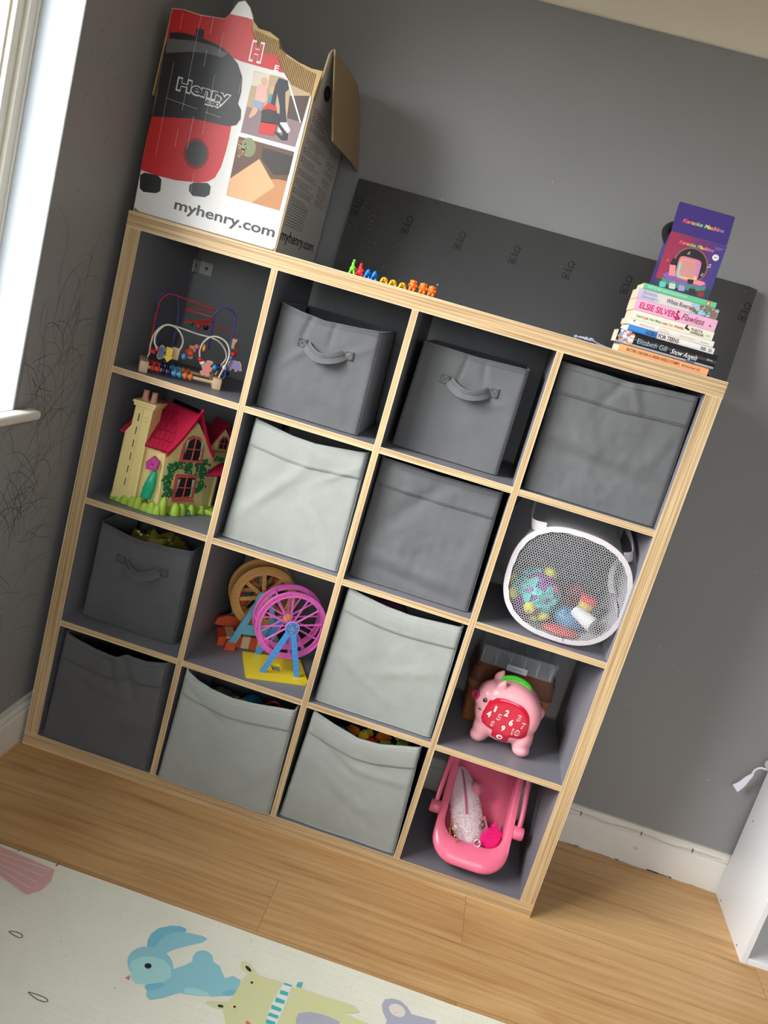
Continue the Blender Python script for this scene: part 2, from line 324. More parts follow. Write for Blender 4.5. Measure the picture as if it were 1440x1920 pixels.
DATA = {'box_outline':[(63,14751),(234,14669),(3625,14675),(3719,14743),(3742,18264),(3797,18781),(3522,18772),(3206,18830),(2927,18916),(2687,19012),(2641,19193),(2402,19288),(2120,19298),(1975,19416),(1935,19520),(1822,19683),(1674,19792),(1519,19726),(1448,19577),(1377,19428),(1295,19321),(978,19288),(723,19267),(283,19286),(17,19243),(31,18377),(71,17321),(39,16057)],
'box_print':[(81,14755),(244,14684),(3610,14697),(3687,14747),(3691,18135),(3644,18248),(3415,18281),(3166,18325),(3029,18439),(2855,18610),(2684,18858),(2390,18826),(2166,18945),(2047,19128),(1961,19298),(1953,19449),(1826,19665),(1678,19778),(1531,19714),(1463,19569),(1389,19415),(1298,19310),(982,19274),(727,19249),(286,19271),(38,19229),(44,18380),(84,17324),(56,16062)],
'box_red':[(40,19222),(288,19264),(729,19241),(983,19267),(1300,19303),(1394,19431),(1802,19451),(1943,19439),(1961,19298),(2047,19128),(2166,18945),(2390,18826),(2684,18858),(2855,18610),(2934,18525),(2381,18522),(1881,18526),(1408,18590),(711,18579),(45,18412)],
'box_dome':[(42,18427),(114,18650),(241,18711),(669,18755),(1199,18734),(1573,18630),(1832,18460),(2008,18191),(2052,17888),(2038,17628),(2145,17516),(2179,17325),(2108,17168),(1948,17100),(1773,17088),(1070,17056),(69,16851),(84,17324)],
'box_rim':[(96,18731),(397,18794),(790,18799),(1194,18752),(1473,18683),(1463,18634),(1189,18685),(764,18727),(396,18705),(102,18647)],
'box_sheen':[(83,18592),(685,18689),(1209,18690),(1536,18602),(1430,18499),(1036,18501),(656,18441),(98,18276),(70,18418)],
'box_knob':[(691,18941),(778,18981),(881,18967),(905,18795),(714,18788)],
'box_body':[(64,16854),(1070,17056),(1773,17088),(1998,17112),(2011,16842),(2001,16516),(1971,16183),(1880,15913),(1731,15784),(1524,15706),(958,15613),(416,15597),(53,15627),(56,16185)],
'box_ring':[(1615,16398),(1623,16262),(1583,16136),(1502,16036),(1391,15980),(1268,15976),(1152,16025),(1059,16118),(1006,16242),(999,16378),(1039,16504),(1121,16602),(1231,16657),(1354,16661),(1469,16613),(1561,16521)],
'box_inlet':[(1569,16386),(1575,16278),(1543,16177),(1477,16098),(1388,16053),(1289,16050),(1195,16088),(1121,16162),(1078,16261),(1073,16369),(1105,16469),(1171,16548),(1260,16592),(1359,16595),(1452,16557),(1526,16484)],
'box_wheel1':[(70,15507),(167,15586),(504,15607),(610,15543),(642,15281),(550,15203),(232,15153),(127,15209)],
'box_wheel2':[(1314,15601),(1397,15673),(1738,15753),(1829,15694),(1841,15511),(1749,15424),(1443,15378),(1329,15460)],
'box_ph1':[(2246,18404),(2945,18431),(3166,18325),(3654,18242),(3587,17049),(2249,17043)],
'box_ph1floor':[(2258,17623),(3615,17605),(3587,17049),(2249,17043)],
'box_ph1dark':[(3185,18088),(3639,18200),(3615,17605),(3244,17611)],
'box_ph1win':[(2263,18389),(2624,18418),(2638,18110),(2238,18090)],
'box_child':[(2430,18157),(2611,18162),(2691,17848),(2615,17771),(2607,17630),(2417,17603),(2381,17693),(2407,17818),(2383,18087)],
'box_childshort':[(2365,17807),(2629,17802),(2607,17630),(2528,17631),(2490,17661),(2393,17645)],
'box_childlegs':[(2406,17648),(2550,17648),(2507,17506),(2410,17403),(2356,17409)],
'box_childhead':[(2604,18258),(2607,18223),(2599,18190),(2580,18165),(2553,18152),(2523,18152),(2494,18165),(2471,18190),(2457,18222),(2454,18257),(2463,18290),(2482,18315),(2508,18328),(2538,18328),(2567,18315),(2590,18290)],
'box_childhead2':[(2839,18120),(2842,18085),(2835,18053),(2817,18028),(2792,18015),(2764,18015),(2736,18029),(2714,18054),(2700,18086),(2697,18121),(2704,18154),(2722,18178),(2747,18191),(2775,18191),(2803,18178),(2825,18153)],
'box_child2':[(2707,18009),(2854,18026),(2874,17815),(2718,17796)],
'box_woman':[(2846,18395),(3063,18390),(3127,18230),(3064,18136),(3141,17842),(3256,17515),(3104,17477),(3018,17811),(2881,18091),(2910,17725),(2793,17756),(2802,18228)],
'box_shoe':[(3084,17472),(3268,17518),(3393,17371),(3367,17305),(3116,17261)],
'box_hose':[(3073,18353),(3148,18313),(3594,17600),(3568,17585)],
'box_vacred':[(2660,17386),(3052,17424),(3033,17161),(2668,17129)],
'box_vacblk':[(2627,17635),(2764,17701),(2960,17698),(3055,17584),(3054,17417),(2663,17375)],
'box_vacrim':[(2632,17668),(2752,17832),(2924,17788),(2975,17690),(2774,17695),(2633,17629)],
'box_vachose':[(2995,17648),(3044,17660),(3126,17443),(3352,17281),(3365,17145),(3242,17114),(3039,17222),(3070,17270),(3218,17207),(3249,17255),(3065,17408)],
'box_ph2':[(2229,16946),(3597,16943),(3577,15594),(2248,15597)],
'box_ph2floor':[(2236,15923),(2636,16109),(3395,16265),(3591,16275),(3577,15594),(2248,15597)],
'box_ph2box':[(2243,15987),(2827,16586),(3343,16088),(2889,15599),(2261,15600)],
'box_ph2plant':[(2690,16813),(2697,16730),(2676,16653),(2631,16593),(2568,16560),(2497,16559),(2429,16590),(2374,16648),(2341,16724),(2334,16808),(2356,16885),(2401,16944),(2464,16977),(2534,16978),(2602,16947),(2657,16889)],
'box_ph2pot':[(2249,16862),(2353,16889),(2470,16596),(2363,16528),(2264,16624)],
'box_ph2dark':[(2848,16853),(3597,16843),(3597,16419),(3246,16328),(2864,16615)],
'side_outline':[(100,14690),(219,18250),(534,18088),(591,18778),(277,19198),(417,19323),(876,19441),(2926,19525)],
'icon0':[(606,17993)],
'icon1':[(587,17827)],
'icon2':[(566,17612)],
'icon3':[(520,17319)],
'icon4':[(469,17098)],
'icon5':[(445,16885)],
'icon6':[(440,16601)],
'icon7':[(419,16383)],
'icon8':[(383,16163)],
'icon9':[(376,15946)],
'icon10':[(2986,17521)],
'icon11':[(2925,17205)],
'icon12':[(2905,16983)],
'icon13':[(2849,16754)],
'icon14':[(2737,16517)],
'icon15':[(2727,16360)],
'icon16':[(2698,16163)],
'side_misc':[(711,18431),(149,15074),(3632,14996),(-15,15677),(2814,15444)],
'k_front':[(12407,16302),(13657,16334),(13652,17503),(12362,17503)],
'k_lid':[(12362,17503),(13652,17503),(13706,17533),(13623,18151),(13584,18171),(12343,18151),(12364,17864)],
'k_halo':[(13412,17011),(13436,16891),(13421,16773),(13369,16668),(13284,16587),(13176,16537),(13055,16523),(12932,16548),(12821,16608),(12731,16698),(12672,16809),(12649,16929),(12665,17047),(12718,17151),(12803,17232),(12911,17281),(13031,17293),(13153,17269),(13263,17209),(13353,17120)],
'k_halo2':[(13383,17003),(13404,16893),(13391,16784),(13343,16687),(13265,16612),(13166,16566),(13054,16554),(12941,16577),(12839,16632),(12756,16715),(12701,16817),(12681,16928),(12695,17036),(12744,17133),(12822,17207),(12921,17252),(13032,17264),(13144,17241),(13246,17186),(13328,17104)],
'k_spk':[(13289,16687),(13285,16628),(13268,16596),(13237,16577),(13176,16567),(12906,16564),(12844,16573),(12809,16591),(12787,16623),(12774,16682),(12754,16943),(12759,17001),(12776,17033),(12807,17052),(12868,17061),(13137,17064),(13198,17055),(13233,17037),(13254,17006),(13268,16947)],
'k_spk2':[(13261,16695),(13257,16645),(13242,16617),(13214,16601),(13161,16593),(12923,16591),(12869,16598),(12839,16613),(12819,16640),(12808,16690),(12791,16912),(12795,16962),(12810,16989),(12838,17005),(12891,17012),(13128,17014),(13182,17008),(13212,16992),(13231,16965),(13243,16916)],
'k_spk3':[(13215,16716),(13212,16673),(13200,16650),(13178,16636),(13135,16629),(12941,16627),(12897,16633),(12872,16646),(12856,16669),(12847,16712),(12832,16902),(12836,16945),(12848,16968),(12870,16982),(12913,16988),(13106,16990),(13150,16984),(13175,16971),(13190,16948),(13200,16905)],
'k_mic':[(12598,16805),(12731,16825),(12791,16591),(12650,16572)],
'k_michead':[(12620,16954),(12733,16959),(12748,16823),(12598,16805)],
'k_podtop':[(12515,16557),(12589,16626),(13027,16682),(13464,16642),(13520,16577),(13412,16515),(13065,16483),(12641,16479)],
'k_pod':[(12518,16510),(12641,16479),(13065,16483),(13412,16515),(13523,16568),(13528,16466),(13266,16378),(12882,16352),(12556,16391)],
'k_teal':[(12396,16428),(12544,16436),(12882,16352),(13266,16378),(13528,16466),(13576,16512),(13644,16531),(13649,16339),(12410,16312)],
'k_mic2':[(13209,16629),(13450,16638),(13486,16600),(13402,16544),(13225,16537)],
'k_mic2head':[(13080,16606),(13217,16625),(13227,16531),(13107,16511)],
'k_bag0':[(12664,16326),(12664,16312),(12659,16304),(12651,16298),(12634,16294),(12559,16287),(12542,16288),(12532,16291),(12525,16298),(12520,16313),(12510,16376),(12510,16391),(12514,16399),(12523,16405),(12539,16408),(12615,16416),(12632,16415),(12642,16411),(12648,16404),(12653,16390)],
'k_bag1':[(12881,16344),(12881,16330),(12876,16322),(12868,16316),(12851,16312),(12776,16305),(12759,16306),(12749,16309),(12742,16316),(12738,16331),(12727,16394),(12727,16409),(12731,16417),(12740,16422),(12756,16426),(12831,16433),(12849,16433),(12859,16429),(12865,16422),(12870,16408)],
'k_bag2':[(13096,16356),(13096,16341),(13092,16333),(13084,16327),(13067,16324),(12992,16316),(12975,16317),(12965,16320),(12958,16328),(12953,16342),(12943,16405),(12943,16420),(12947,16428),(12955,16434),(12972,16437),(13047,16445),(13064,16444),(13074,16440),(13081,16433),(13085,16419)],
'k_bag3':[(13335,16347),(13335,16333),(13331,16325),(13322,16319),(13306,16315),(13231,16308),(13214,16309),(13204,16312),(13197,16319),(13192,16334),(13181,16397),(13181,16412),(13185,16420),(13194,16425),(13210,16429),(13285,16436),(13302,16436),(13312,16432),(13319,16425),(13324,16411)],
'k_bag4':[(13543,16341),(13543,16326),(13539,16318),(13530,16312),(13514,16309),(13439,16301),(13422,16302),(13412,16305),(13405,16313),(13400,16327),(13390,16390),(13390,16405),(13394,16413),(13402,16418),(13418,16422),(13493,16429),(13510,16429),(13520,16425),(13527,16418),(13532,16404)],
'k_badge':[(13580,17225),(13584,17198),(13577,17172),(13559,17152),(13534,17139),(13505,17137),(13477,17145),(13454,17163),(13439,17186),(13435,17213),(13443,17239),(13461,17260),(13486,17272),(13515,17274),(13543,17266),(13566,17249)],
'k_note0':[(13437,16986)],
'k_note1':[(13347,16770)],
'k_note2':[(12516,16878)],
'k_note3':[(12913,17139)],
'k_txt':[(12551,17773),(13499,17791),(12636,17324),(13420,17346),(13517,17435)],
'pig_panel':[(11891,5107),(11934,5261),(12083,5364),(12320,5416),(12543,5397),(12771,5360),(12941,5243),(13040,5081),(13091,4862),(13106,4588),(13034,4474),(12863,4440),(12691,4407),(12692,4230),(12481,4202),(12234,4294),(12223,4470),(12057,4510),(11908,4577),(11847,4695),(11847,4894)],
'pn_1':[(12125,5091),(12151,5006),(12098,5177)],
'pn_2':[(12438,5076),(12467,4983),(12409,5168)],
'pn_3':[(12779,5047),(12808,4958),(12751,5136)],
'pn_4':[(12008,4903),(12037,4810),(11980,4996)],
'pn_5':[(12284,4906),(12312,4817),(12256,4995)],
'pn_6':[(12621,4860),(12649,4771),(12593,4949)],
'pn_7':[(12945,4869),(12973,4780),(12916,4958)],
'pn_8':[(12171,4671),(12196,4592),(12147,4750)],
'pn_9':[(12469,4638),(12495,4556),(12443,4721)],
'pn_10':[(12813,4631),(12842,4541),(12785,4720)],
'pig_pts':[(11781,5285),(11526,5313),(11600,4687),(11584,5038),(11894,5912),(11873,5690),(12041,5788),(12042,5554),(12052,5811),(12886,5675),(12403,5953),(13219,5421),(13351,5232),(12967,5645),(12458,4335),(13098,3983),(11943,4048),(11677,4314),(13387,5008),(13158,4367),(12231,5699),(11808,5550),(11502,5128)],
'h_tree':[(1641,8456),(1752,8497),(1872,8494),(1934,8344),(1972,8084),(1990,7748),(1923,7658),(1693,7603),(1605,7627),(1584,7860),(1583,8099),(1605,8310)],
'h_bird':[(1594,8695),(1749,8887),(1927,8780),(1894,8551),(1630,8503)],
'h_gable':[(-8,7716),(-115,9046),(-54,9099),(290,9387),(487,9669),(715,9915),(988,9570),(1339,9039),(1375,7716)],
'h_win1':[(335,8892),(338,9088),(365,9325),(454,9499),(607,9584),(812,9557),(966,9432),(1033,9230),(1060,8869)],
'h_win1in':[(412,8923),(417,9126),(441,9330),(525,9453),(644,9519),(791,9488),(897,9393),(954,9225),(974,8917)],
'h_win2':[(380,7773),(342,8494),(1026,8502),(1050,7828)],
'h_win2in':[(435,7860),(415,8418),(947,8423),(957,7905)],
'h_logo':[(872,7533),(874,7492),(861,7458),(833,7435),(796,7426),(754,7434),(715,7457),(683,7491),(665,7532),(663,7572),(676,7606),(703,7629),(740,7638),(782,7630),(821,7607),(853,7573)],
'h_ivy':[(1169,8839),(959,8795),(727,8767),(542,8724),(341,8749),(206,8676),(156,8572),(143,8402),(129,8231),(134,8061),(236,7960),(1161,8647),(1178,8438),(1165,8262),(1172,8085),(1199,8509),(685,8628),(1001,8641),(65,8331),(96,8060),(122,8706)],
'mz_white':[(324,11591),(233,11706),(224,11910),(316,12105),(459,12217),(665,12196),(828,12066),(919,11881),(881,11663),(802,11556)],
'mz_white2':[(1404,11620),(1367,11786),(1395,11968),(1495,12133),(1647,12224),(1858,12209),(2025,12093),(2112,11869),(2084,11613)],
'mz_blue':[(2125,11284),(2109,11655),(2085,12285),(2074,12701),(2036,12865),(1887,12981),(1733,12974),(1586,12867),(1532,12697),(1549,12425),(1575,12084),(1591,11860)],
'mz_things':[(249,11468),(330,11558),(482,11475),(629,11495),(842,11531),(1012,11529),(1138,11658),(1283,11852),(1435,11557),(1503,11486),(1631,11376),(1825,11442),(1925,11467),(2091,11508),(2139,11377),(2312,11616),(2190,12136),(2212,11894),(2165,11793),(1460,11862)],
'mz_red':[(133,11238),(143,11522),(143,12011),(143,12495),(188,12765),(292,12906),(415,12963),(657,12942),(1077,12899),(1592,12845)],
'mz_spiral':[(1592,12845),(821,12658),(1571,12629),(840,12385),(1590,12546),(1325,12406),(1497,12416),(1952,12428),(2155,12320),(2262,12169),(2326,11897)],
'mz_white1':[(177,11355),(161,11597),(202,11887),(357,12119),(581,12188),(857,12179),(1246,12139),(1632,12132),(1859,12066),(2040,11897),(2104,11697),(2000,11454)],
'mz_blue2':[(338,11440),(190,12114),(116,12586),(181,12848),(345,12962),(538,12944),(653,12765),(722,12253),(728,11898),(720,11609)],
'mz_back':[(1049,12357),(1247,12337),(1432,12349)],
'm_ear1':[(6137,-5574),(6069,-5391),(6056,-5177),(6134,-4940),(6337,-4749),(6544,-4661),(6694,-4682),(6715,-4842),(6508,-5171),(6438,-5478)],
'm_ear2':[(6293,-5550),(6296,-5278),(6376,-5043),(6543,-4862),(6824,-4759),(7091,-4721),(7213,-4760),(7157,-4901),(6921,-5118),(6721,-5310),(6595,-5480),(6543,-5638)],
'm_head':[(6870,-5920),(6876,-6042),(6849,-6158),(6791,-6260),(6706,-6342),(6601,-6399),(6482,-6427),(6357,-6425),(6233,-6393),(6119,-6333),(6022,-6249),(5948,-6144),(5904,-6027),(5892,-5904),(5914,-5785),(5969,-5678),(6053,-5590),(6162,-5528),(6286,-5497),(6418,-5500),(6547,-5535),(6664,-5601),(6761,-5692),(6831,-5801)],
'm_face':[(6000,-6060),(6140,-5863),(6358,-5745),(6629,-5753),(6804,-5873),(6896,-6080),(6814,-6291),(6526,-6486),(6300,-6560),(6143,-6441),(6128,-6301),(6025,-6200)],
'm_eye':[(6425,-6001),(6431,-6029),(6426,-6058),(6411,-6082),(6388,-6100),(6361,-6107),(6333,-6103),(6310,-6088),(6294,-6065),(6287,-6037),(6292,-6008),(6307,-5983),(6330,-5966),(6357,-5958),(6385,-5963),(6409,-5978)],
'm_nose':[(6069,-6515),(6134,-6421),(6173,-6548)],
'm_tail':[(7530,-5259),(7548,-5361),(7532,-5462),(7485,-5547),(7414,-5603),(7330,-5622),(7246,-5602),(7172,-5545),(7122,-5459),(7102,-5358),(7115,-5255),(7162,-5168),(7233,-5110),(7320,-5090),(7406,-5112),(7480,-5171)],
'm_body':[(6777,-5835),(6867,-5868),(7025,-5689),(7145,-5500),(7539,-5307),(7719,-5377),(7924,-5638),(8066,-5493),(8235,-5540),(8283,-5692),(8229,-5986),(7854,-6195),(7531,-6323),(7192,-6401),(6963,-6650),(6741,-6813),(6636,-6756),(6583,-6617),(6511,-6579),(6522,-6478),(6783,-6306),(6880,-6087)],
'm_paw':[(6503,-6535),(6565,-6448),(6822,-6311),(6863,-6365),(6758,-6510),(6606,-6629)],
'm_foot':[(8007,-5994),(8099,-5877),(8236,-5837),(8255,-5950),(8139,-6052),(8020,-6084)],
'm_belly':[(7270,-6221),(7467,-6152),(7727,-6150),(7788,-6217),(7531,-6323),(7270,-6364)],
'm_cloud':[(1681,-4273),(1902,-4214),(2164,-4223),(3331,-4331),(3453,-4704),(3411,-5070),(3214,-5327),(2775,-5168),(2432,-5075),(2146,-5012)],
'm_cl0':[(1855,-4414),(3272,-4377),(3283,-4411),(1874,-4444)],
'm_cl1':[(1943,-4554),(3241,-4622),(3251,-4655),(1961,-4584)],
'm_cl2':[(2029,-4693),(3211,-4862),(3221,-4894),(2047,-4722)],
'm_cl3':[(2114,-4829),(3181,-5096),(3191,-5127),(2132,-4858)],
'm_cl4':[(2198,-4963),(3152,-5324),(3162,-5355),(2216,-4992)],
'm_drop1':[(3457,-6416),(3553,-6367),(3687,-6368),(3756,-6407),(3745,-6466),(3633,-6469)],
'm_drop2':[(4582,-7613),(4696,-7596),(4908,-7595),(5000,-7633),(4974,-7680),(4823,-7693)],
'm_bear':[(8167,-5269),(8097,-5074),(8146,-5004),(8304,-5031),(8476,-5176),(8561,-5248),(9115,-5206),(9292,-5243),(9488,-5194),(10028,-5186),(10685,-5149),(10819,-5246),(10722,-5343),(10491,-5423),(10744,-5462),(11154,-5481),(11253,-6076),(8610,-7237),(8257,-6645),(8142,-6425),(7956,-6461),(7764,-6424),(7796,-6348),(7971,-6276),(8186,-6202),(8244,-5889),(8273,-5469),(8352,-5320)],
'm_bearpurple':[(9593,-6012),(9613,-5851),(9823,-5719),(10135,-5664),(10464,-5692),(10673,-6331),(9759,-6733)],
'm_beareye1':[(8506,-5496),(8508,-5509),(8506,-5523),(8500,-5534),(8491,-5541),(8481,-5543),(8470,-5540),(8461,-5532),(8456,-5520),(8454,-5506),(8456,-5493),(8462,-5481),(8471,-5474),(8481,-5472),(8492,-5475),(8500,-5484)],
'm_beareye2':[(8367,-6251),(8369,-6264),(8367,-6276),(8361,-6286),(8353,-6293),(8343,-6295),(8333,-6292),(8324,-6284),(8318,-6274),(8316,-6261),(8318,-6248),(8324,-6238),(8332,-6231),(8343,-6230),(8353,-6233),(8361,-6240)],
'm_earin1':[(8379,-5226),(8356,-5242),(8311,-5233),(8261,-5202),(8225,-5162),(8217,-5127),(8241,-5112),(8286,-5121),(8337,-5151),(8372,-5191)],
'm_earin2':[(8136,-6352),(8129,-6376),(8100,-6396),(8062,-6405),(8028,-6398),(8012,-6380),(8020,-6356),(8048,-6335),(8087,-6327),(8120,-6333)],
'm_muz':[(8657,-6487),(8757,-6491),(8816,-6682),(8720,-6725)],
'm_scarf':[(9118,-5216),(9311,-5235),(9304,-5604),(9283,-5977),(9262,-6336),(9335,-6734),(9130,-6825),(9040,-6387),(9018,-5894),(9071,-5500)],
'm_sc0':[(9125,-5212),(9303,-5205),(9295,-5253),(9123,-5268)],
'm_sc1':[(9101,-5432),(9279,-5429),(9286,-5533),(9105,-5548)],
'm_sc2':[(9066,-5662),(9260,-5667),(9267,-5768),(9070,-5792)],
'm_sc3':[(9036,-5886),(9254,-5898),(9254,-5990),(9039,-5997)],
'm_sc4':[(9037,-6100),(9244,-6096),(9244,-6186),(9031,-6193)],
'm_sc5':[(9030,-6283),(9227,-6278),(9227,-6376),(9040,-6387)],
'm_sc6':[(9395,-5073),(9494,-5015),(9490,-5166),(9385,-5199)],
'm_eleph':[(11310,-5047),(11252,-4860),(11295,-4676),(11450,-4577),(11638,-4561),(11799,-4661),(11923,-4819),(12458,-4761),(12528,-5516),(11400,-6012),(11417,-5208)],
'm_elephin':[(11782,-4905),(11751,-4965),(11698,-5010),(11631,-5031),(11560,-5026),(11494,-4996),(11446,-4946),(11420,-4881),(11423,-4813),(11453,-4752),(11506,-4707),(11574,-4685),(11647,-4690),(11713,-4720),(11761,-4772),(11786,-4837)],
'stamp0':[(4508,16478)],
'stamp1':[(6001,16368)],
'stamp2':[(7515,16351)],
'stamp3':[(9053,16379)],
'stamp4':[(10568,16372)],
'stamp5':[(12162,16415)],
'stamp6':[(15343,16573)],
'screw':[(7281,15051)],
'toy0':[(5588,14653),(5491,15006)],
'toy1':[(5773,14659),(5686,14971)],
'toy2':[(5968,14660),(5906,14882)],
'toy3':[(6134,14661),(6074,14875)],
'toy4':[(6388,14660),(6349,14800)],
'toy5':[(6607,14659),(6567,14798)],
'toy6':[(6846,14663),(6808,14794)],
'toy7':[(7078,14656),(7000,14926)],
'toy8':[(7327,14655),(7248,14924)],
'toy9':[(7548,14654),(7471,14915)]}
# ================================================================ the room
XL, YB, H = -0.028, 0.445, 2.42
XR, YF = 3.4, -3.7
m_wall = mat('grey_wall_paint', (141, 141, 142), 0.5, spec=0.4, bump=0.08, bscale=90, mottle=0.03, mscale=3)
m_white = mat('white_gloss_paint', (226, 222, 214), 0.35, mottle=0.02, mscale=5)
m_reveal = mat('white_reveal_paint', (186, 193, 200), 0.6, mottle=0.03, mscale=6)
m_ceil = mat('white_ceiling_paint', (228, 224, 214), 0.8)
m_cream = mat('cream_cornice_paint', (233, 222, 203), 0.5)
m_scrib = mat('grey_scribble', (92, 90, 94), 0.8); m_scribb = mat('blue_scribble', (78, 90, 110), 0.8); m_scribr = mat('brown_scribble', (98, 76, 74), 0.8)
m_chip = mat('paint_chip', (205, 203, 198), 0.8)
f_left = lambda u, w, l=0.0: Vector((XL + l, u, w))
mb = MB(); mb.b2((XL - 0.3, YF - 0.25, -0.06), (XR + 0.3, YB + 0.25, 0.0), floor_mat())
structure(mb.build('floor'))
mb = MB(); mb.b2((XL - 0.3, YF - 0.25, H), (XR + 0.3, YB + 0.25, H + 0.08), m_ceil); structure(mb.build('ceiling'))
mb = MB(); mb.b2((XL - 0.25, YB, 0), (XR + 0.2, YB + 0.2, H), m_wall)
random.seed(3)
for i in range(46):
    u, w = random.uniform(0.3, 2.3), random.uniform(0.25, 2.2); r = random.uniform(0.0007, 0.002)
    mb.art([(u + r * math.cos(a), w + r * random.uniform(.6, 1.5) * math.sin(a)) for a in (0, 1, 2, 3, 4, 5)], random.choice([m_chip, m_scrib, m_chip]), lambda a, b, l: Vector((a, YB - l, b)), 0.0004)
structure(mb.build('wall_back'))
mb = MB(); mb.b2((XR, YF, 0), (XR + 0.2, YB, H), mat('plain_wall_paint', (150, 148, 146), 0.7)); structure(mb.build('wall_right'))
# wall opposite the shelves, with an opening added to let the fill light in
mb = MB(); pw = MC['plain_wall_paint']
mb.b2((XL - 0.25, YF - 0.2, 0), (0.5, YF, H), pw); mb.b2((2.5, YF - 0.2, 0), (XR + 0.2, YF, H), pw)
mb.b2((0.5, YF - 0.2, 0), (2.5, YF, 1.0), pw); mb.b2((0.5, YF - 0.2, 2.2), (2.5, YF, H), pw)
structure(mb.build('wall_front'))
# left wall with the window opening
WY0, WY1, WZ0, WZ1 = -2.0, -0.311, 0.965, 2.2
mb = MB()
mb.b2((XL - 0.25, WY1, 0), (XL, YB, H), m_wall); mb.b2((XL - 0.25, YF, 0), (XL, WY0, H), m_wall)
mb.b2((XL - 0.25, WY0, 0), (XL, WY1, WZ0), m_wall); mb.b2((XL - 0.25, WY0, WZ1), (XL, WY1, H), m_wall)
random.seed(11)
def stroke(u, w, a, L, curl, m, wd=0.0007):
    pts = []; n = 14
    for i in range(n):
        pts.append((u, w)); a += curl * random.uniform(0.3, 1.7) / n + random.uniform(-0.12, 0.12); u += math.cos(a) * L / n; w += math.sin(a) * L / n
    pts = [(min(max(p[0], -0.62 if p[1] < 0.94 else -0.300), -0.01), p[1]) for p in pts]
    lft = []; rgt = []
    for i, p in enumerate(pts):
        q = pts[min(i + 1, n - 1)]; r = pts[max(i - 1, 0)]; dx, dz = q[0] - r[0], q[1] - r[1]; d = math.hypot(dx, dz) or 1; k = wd * (0.4 + 0.6 * math.sin(math.pi * (i + .5) / n))
        lft.append((p[0] - dz / d * k, p[1] + dx / d * k)); rgt.append((p[0] + dz / d * k, p[1] - dx / d * k))
    vs = [f_left(a, b, 0.0004) for a, b in lft] + [f_left(a, b, 0.0004) for a, b in rgt]
    mb.add(vs, [(i, i + 1, n + i + 1, n + i) for i in range(n - 1)], m)
for i in range(135):
    zc_ = random.choice([0.62, 0.72, 0.8, 0.9, 1.0, 1.1, 1.2]) + random.gauss(0, 0.07); yc_ = -0.17 + random.gauss(0, 0.06) - (0.12 if zc_ < 0.9 else 0) * random.random()
    if zc_ > 0.95 and yc_ < -0.28: continue
    stroke(yc_, zc_, random.gauss(1.4, 0.6), random.uniform(0.06, 0.26), random.uniform(-2.4, 2.4), random.choice([m_scrib] * 6 + [m_scribb, m_scribr]), random.uniform(0.0003, 0.0008))
for i in range(26):
    stroke(random.uniform(-0.34, -0.1), random.uniform(0.35, 0.8), random.uniform(-0.5, 3.6), random.uniform(0.05, 0.2), random.uniform(-3, 3), random.choice([m_scrib, m_scrib, m_scribb]), 0.0006)
for i in range(10):
    stroke(random.uniform(-0.26, -0.1), random.uniform(1.45, 1.8), random.uniform(0, 3), 0.03, 3.5, m_scrib, 0.0005)
mb.art([(-0.16 + .004 * math.cos(a), 0.19 + .003 * math.sin(a)) for a in range(6)], m_chip, f_left, 0.0005)
mb.art([(-0.052 + .0035 * math.cos(a), 0.165 + .003 * math.sin(a)) for a in range(6)], m_chip, f_left, 0.0005)
structure(mb.build('wall_left'))
# window in the left wall: reveals, sill, frame, glass
win = bpy.data.objects.new('window_1', None); COL.objects.link(win); win.location = (XL - 0.12, -1.15, WZ0); structure(win)
mb = MB()
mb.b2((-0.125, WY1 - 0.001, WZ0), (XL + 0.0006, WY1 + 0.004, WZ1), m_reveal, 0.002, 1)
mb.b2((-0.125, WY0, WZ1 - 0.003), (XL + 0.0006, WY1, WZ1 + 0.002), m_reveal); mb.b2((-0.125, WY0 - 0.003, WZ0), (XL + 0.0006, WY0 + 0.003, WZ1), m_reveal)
structure(mb.build('window_reveal', win))
mb = MB(); prof = [(-0.125, 0.965), (-0.125, 0.986), (-0.005, 0.986)]
mb.b2((-0.125, WY0, 0.964), (XL, WY1, 0.986), m_white)
mb.b2((XL - 0.002, WY0 - 0.07, 0.964), (0.006, -0.243, 0.986), m_white, 0.009, 4)
mb.ell((-0.001, -0.262, 0.972), 0.0012, mat('black_hole', (25, 22, 20), 0.9), 6, 4)
structure(mb.build('window_sill', win))
m_upvc = mat('cream_window_frame', (222, 216, 203), 0.4)
mb = MB()
def fr(x0, x1, ins, wd, m, bev=0.004):
    y0, y1, z0, z1 = WY0 + ins, WY1 - ins, WZ0 + 0.02 + ins, WZ1 - ins
    mb.b2((x0, y1 - wd, z0), (x1, y1, z1), m, bev); mb.b2((x0, y0, z0), (x1, y0 + wd, z1), m, bev)
    mb.b2((x0, y0, z0), (x1, y1, z0 + wd), m, bev); mb.b2((x0, y0, z1 - wd), (x1, y1, z1), m, bev)
fr(-0.195, -0.122, 0.0, 0.03, m_upvc); fr(-0.185, -0.133, 0.026, 0.03, m_upvc, 0.006); fr(-0.175, -0.145, 0.05, 0.012, m_upvc, 0.003)
mb.b2((-0.185, -1.19, WZ0 + 0.03), (-0.135, -1.12, WZ1), m_upvc, 0.005)
mb.tube([(-0.1215, WY1 - 0.003, WZ0 + 0.03), (-0.1215, WY1 - 0.003, 1.5), (-0.1215, WY1 - 0.003, WZ1)], 0.004, m_white, 6)
structure(mb.build('window_frame', win))
mb = MB(); mb.b2((-0.163, WY0 + 0.06, WZ0 + 0.07), (-0.159, WY1 - 0.06, WZ1 - 0.06), pane_mat())
structure(mb.build('window_pane', win))
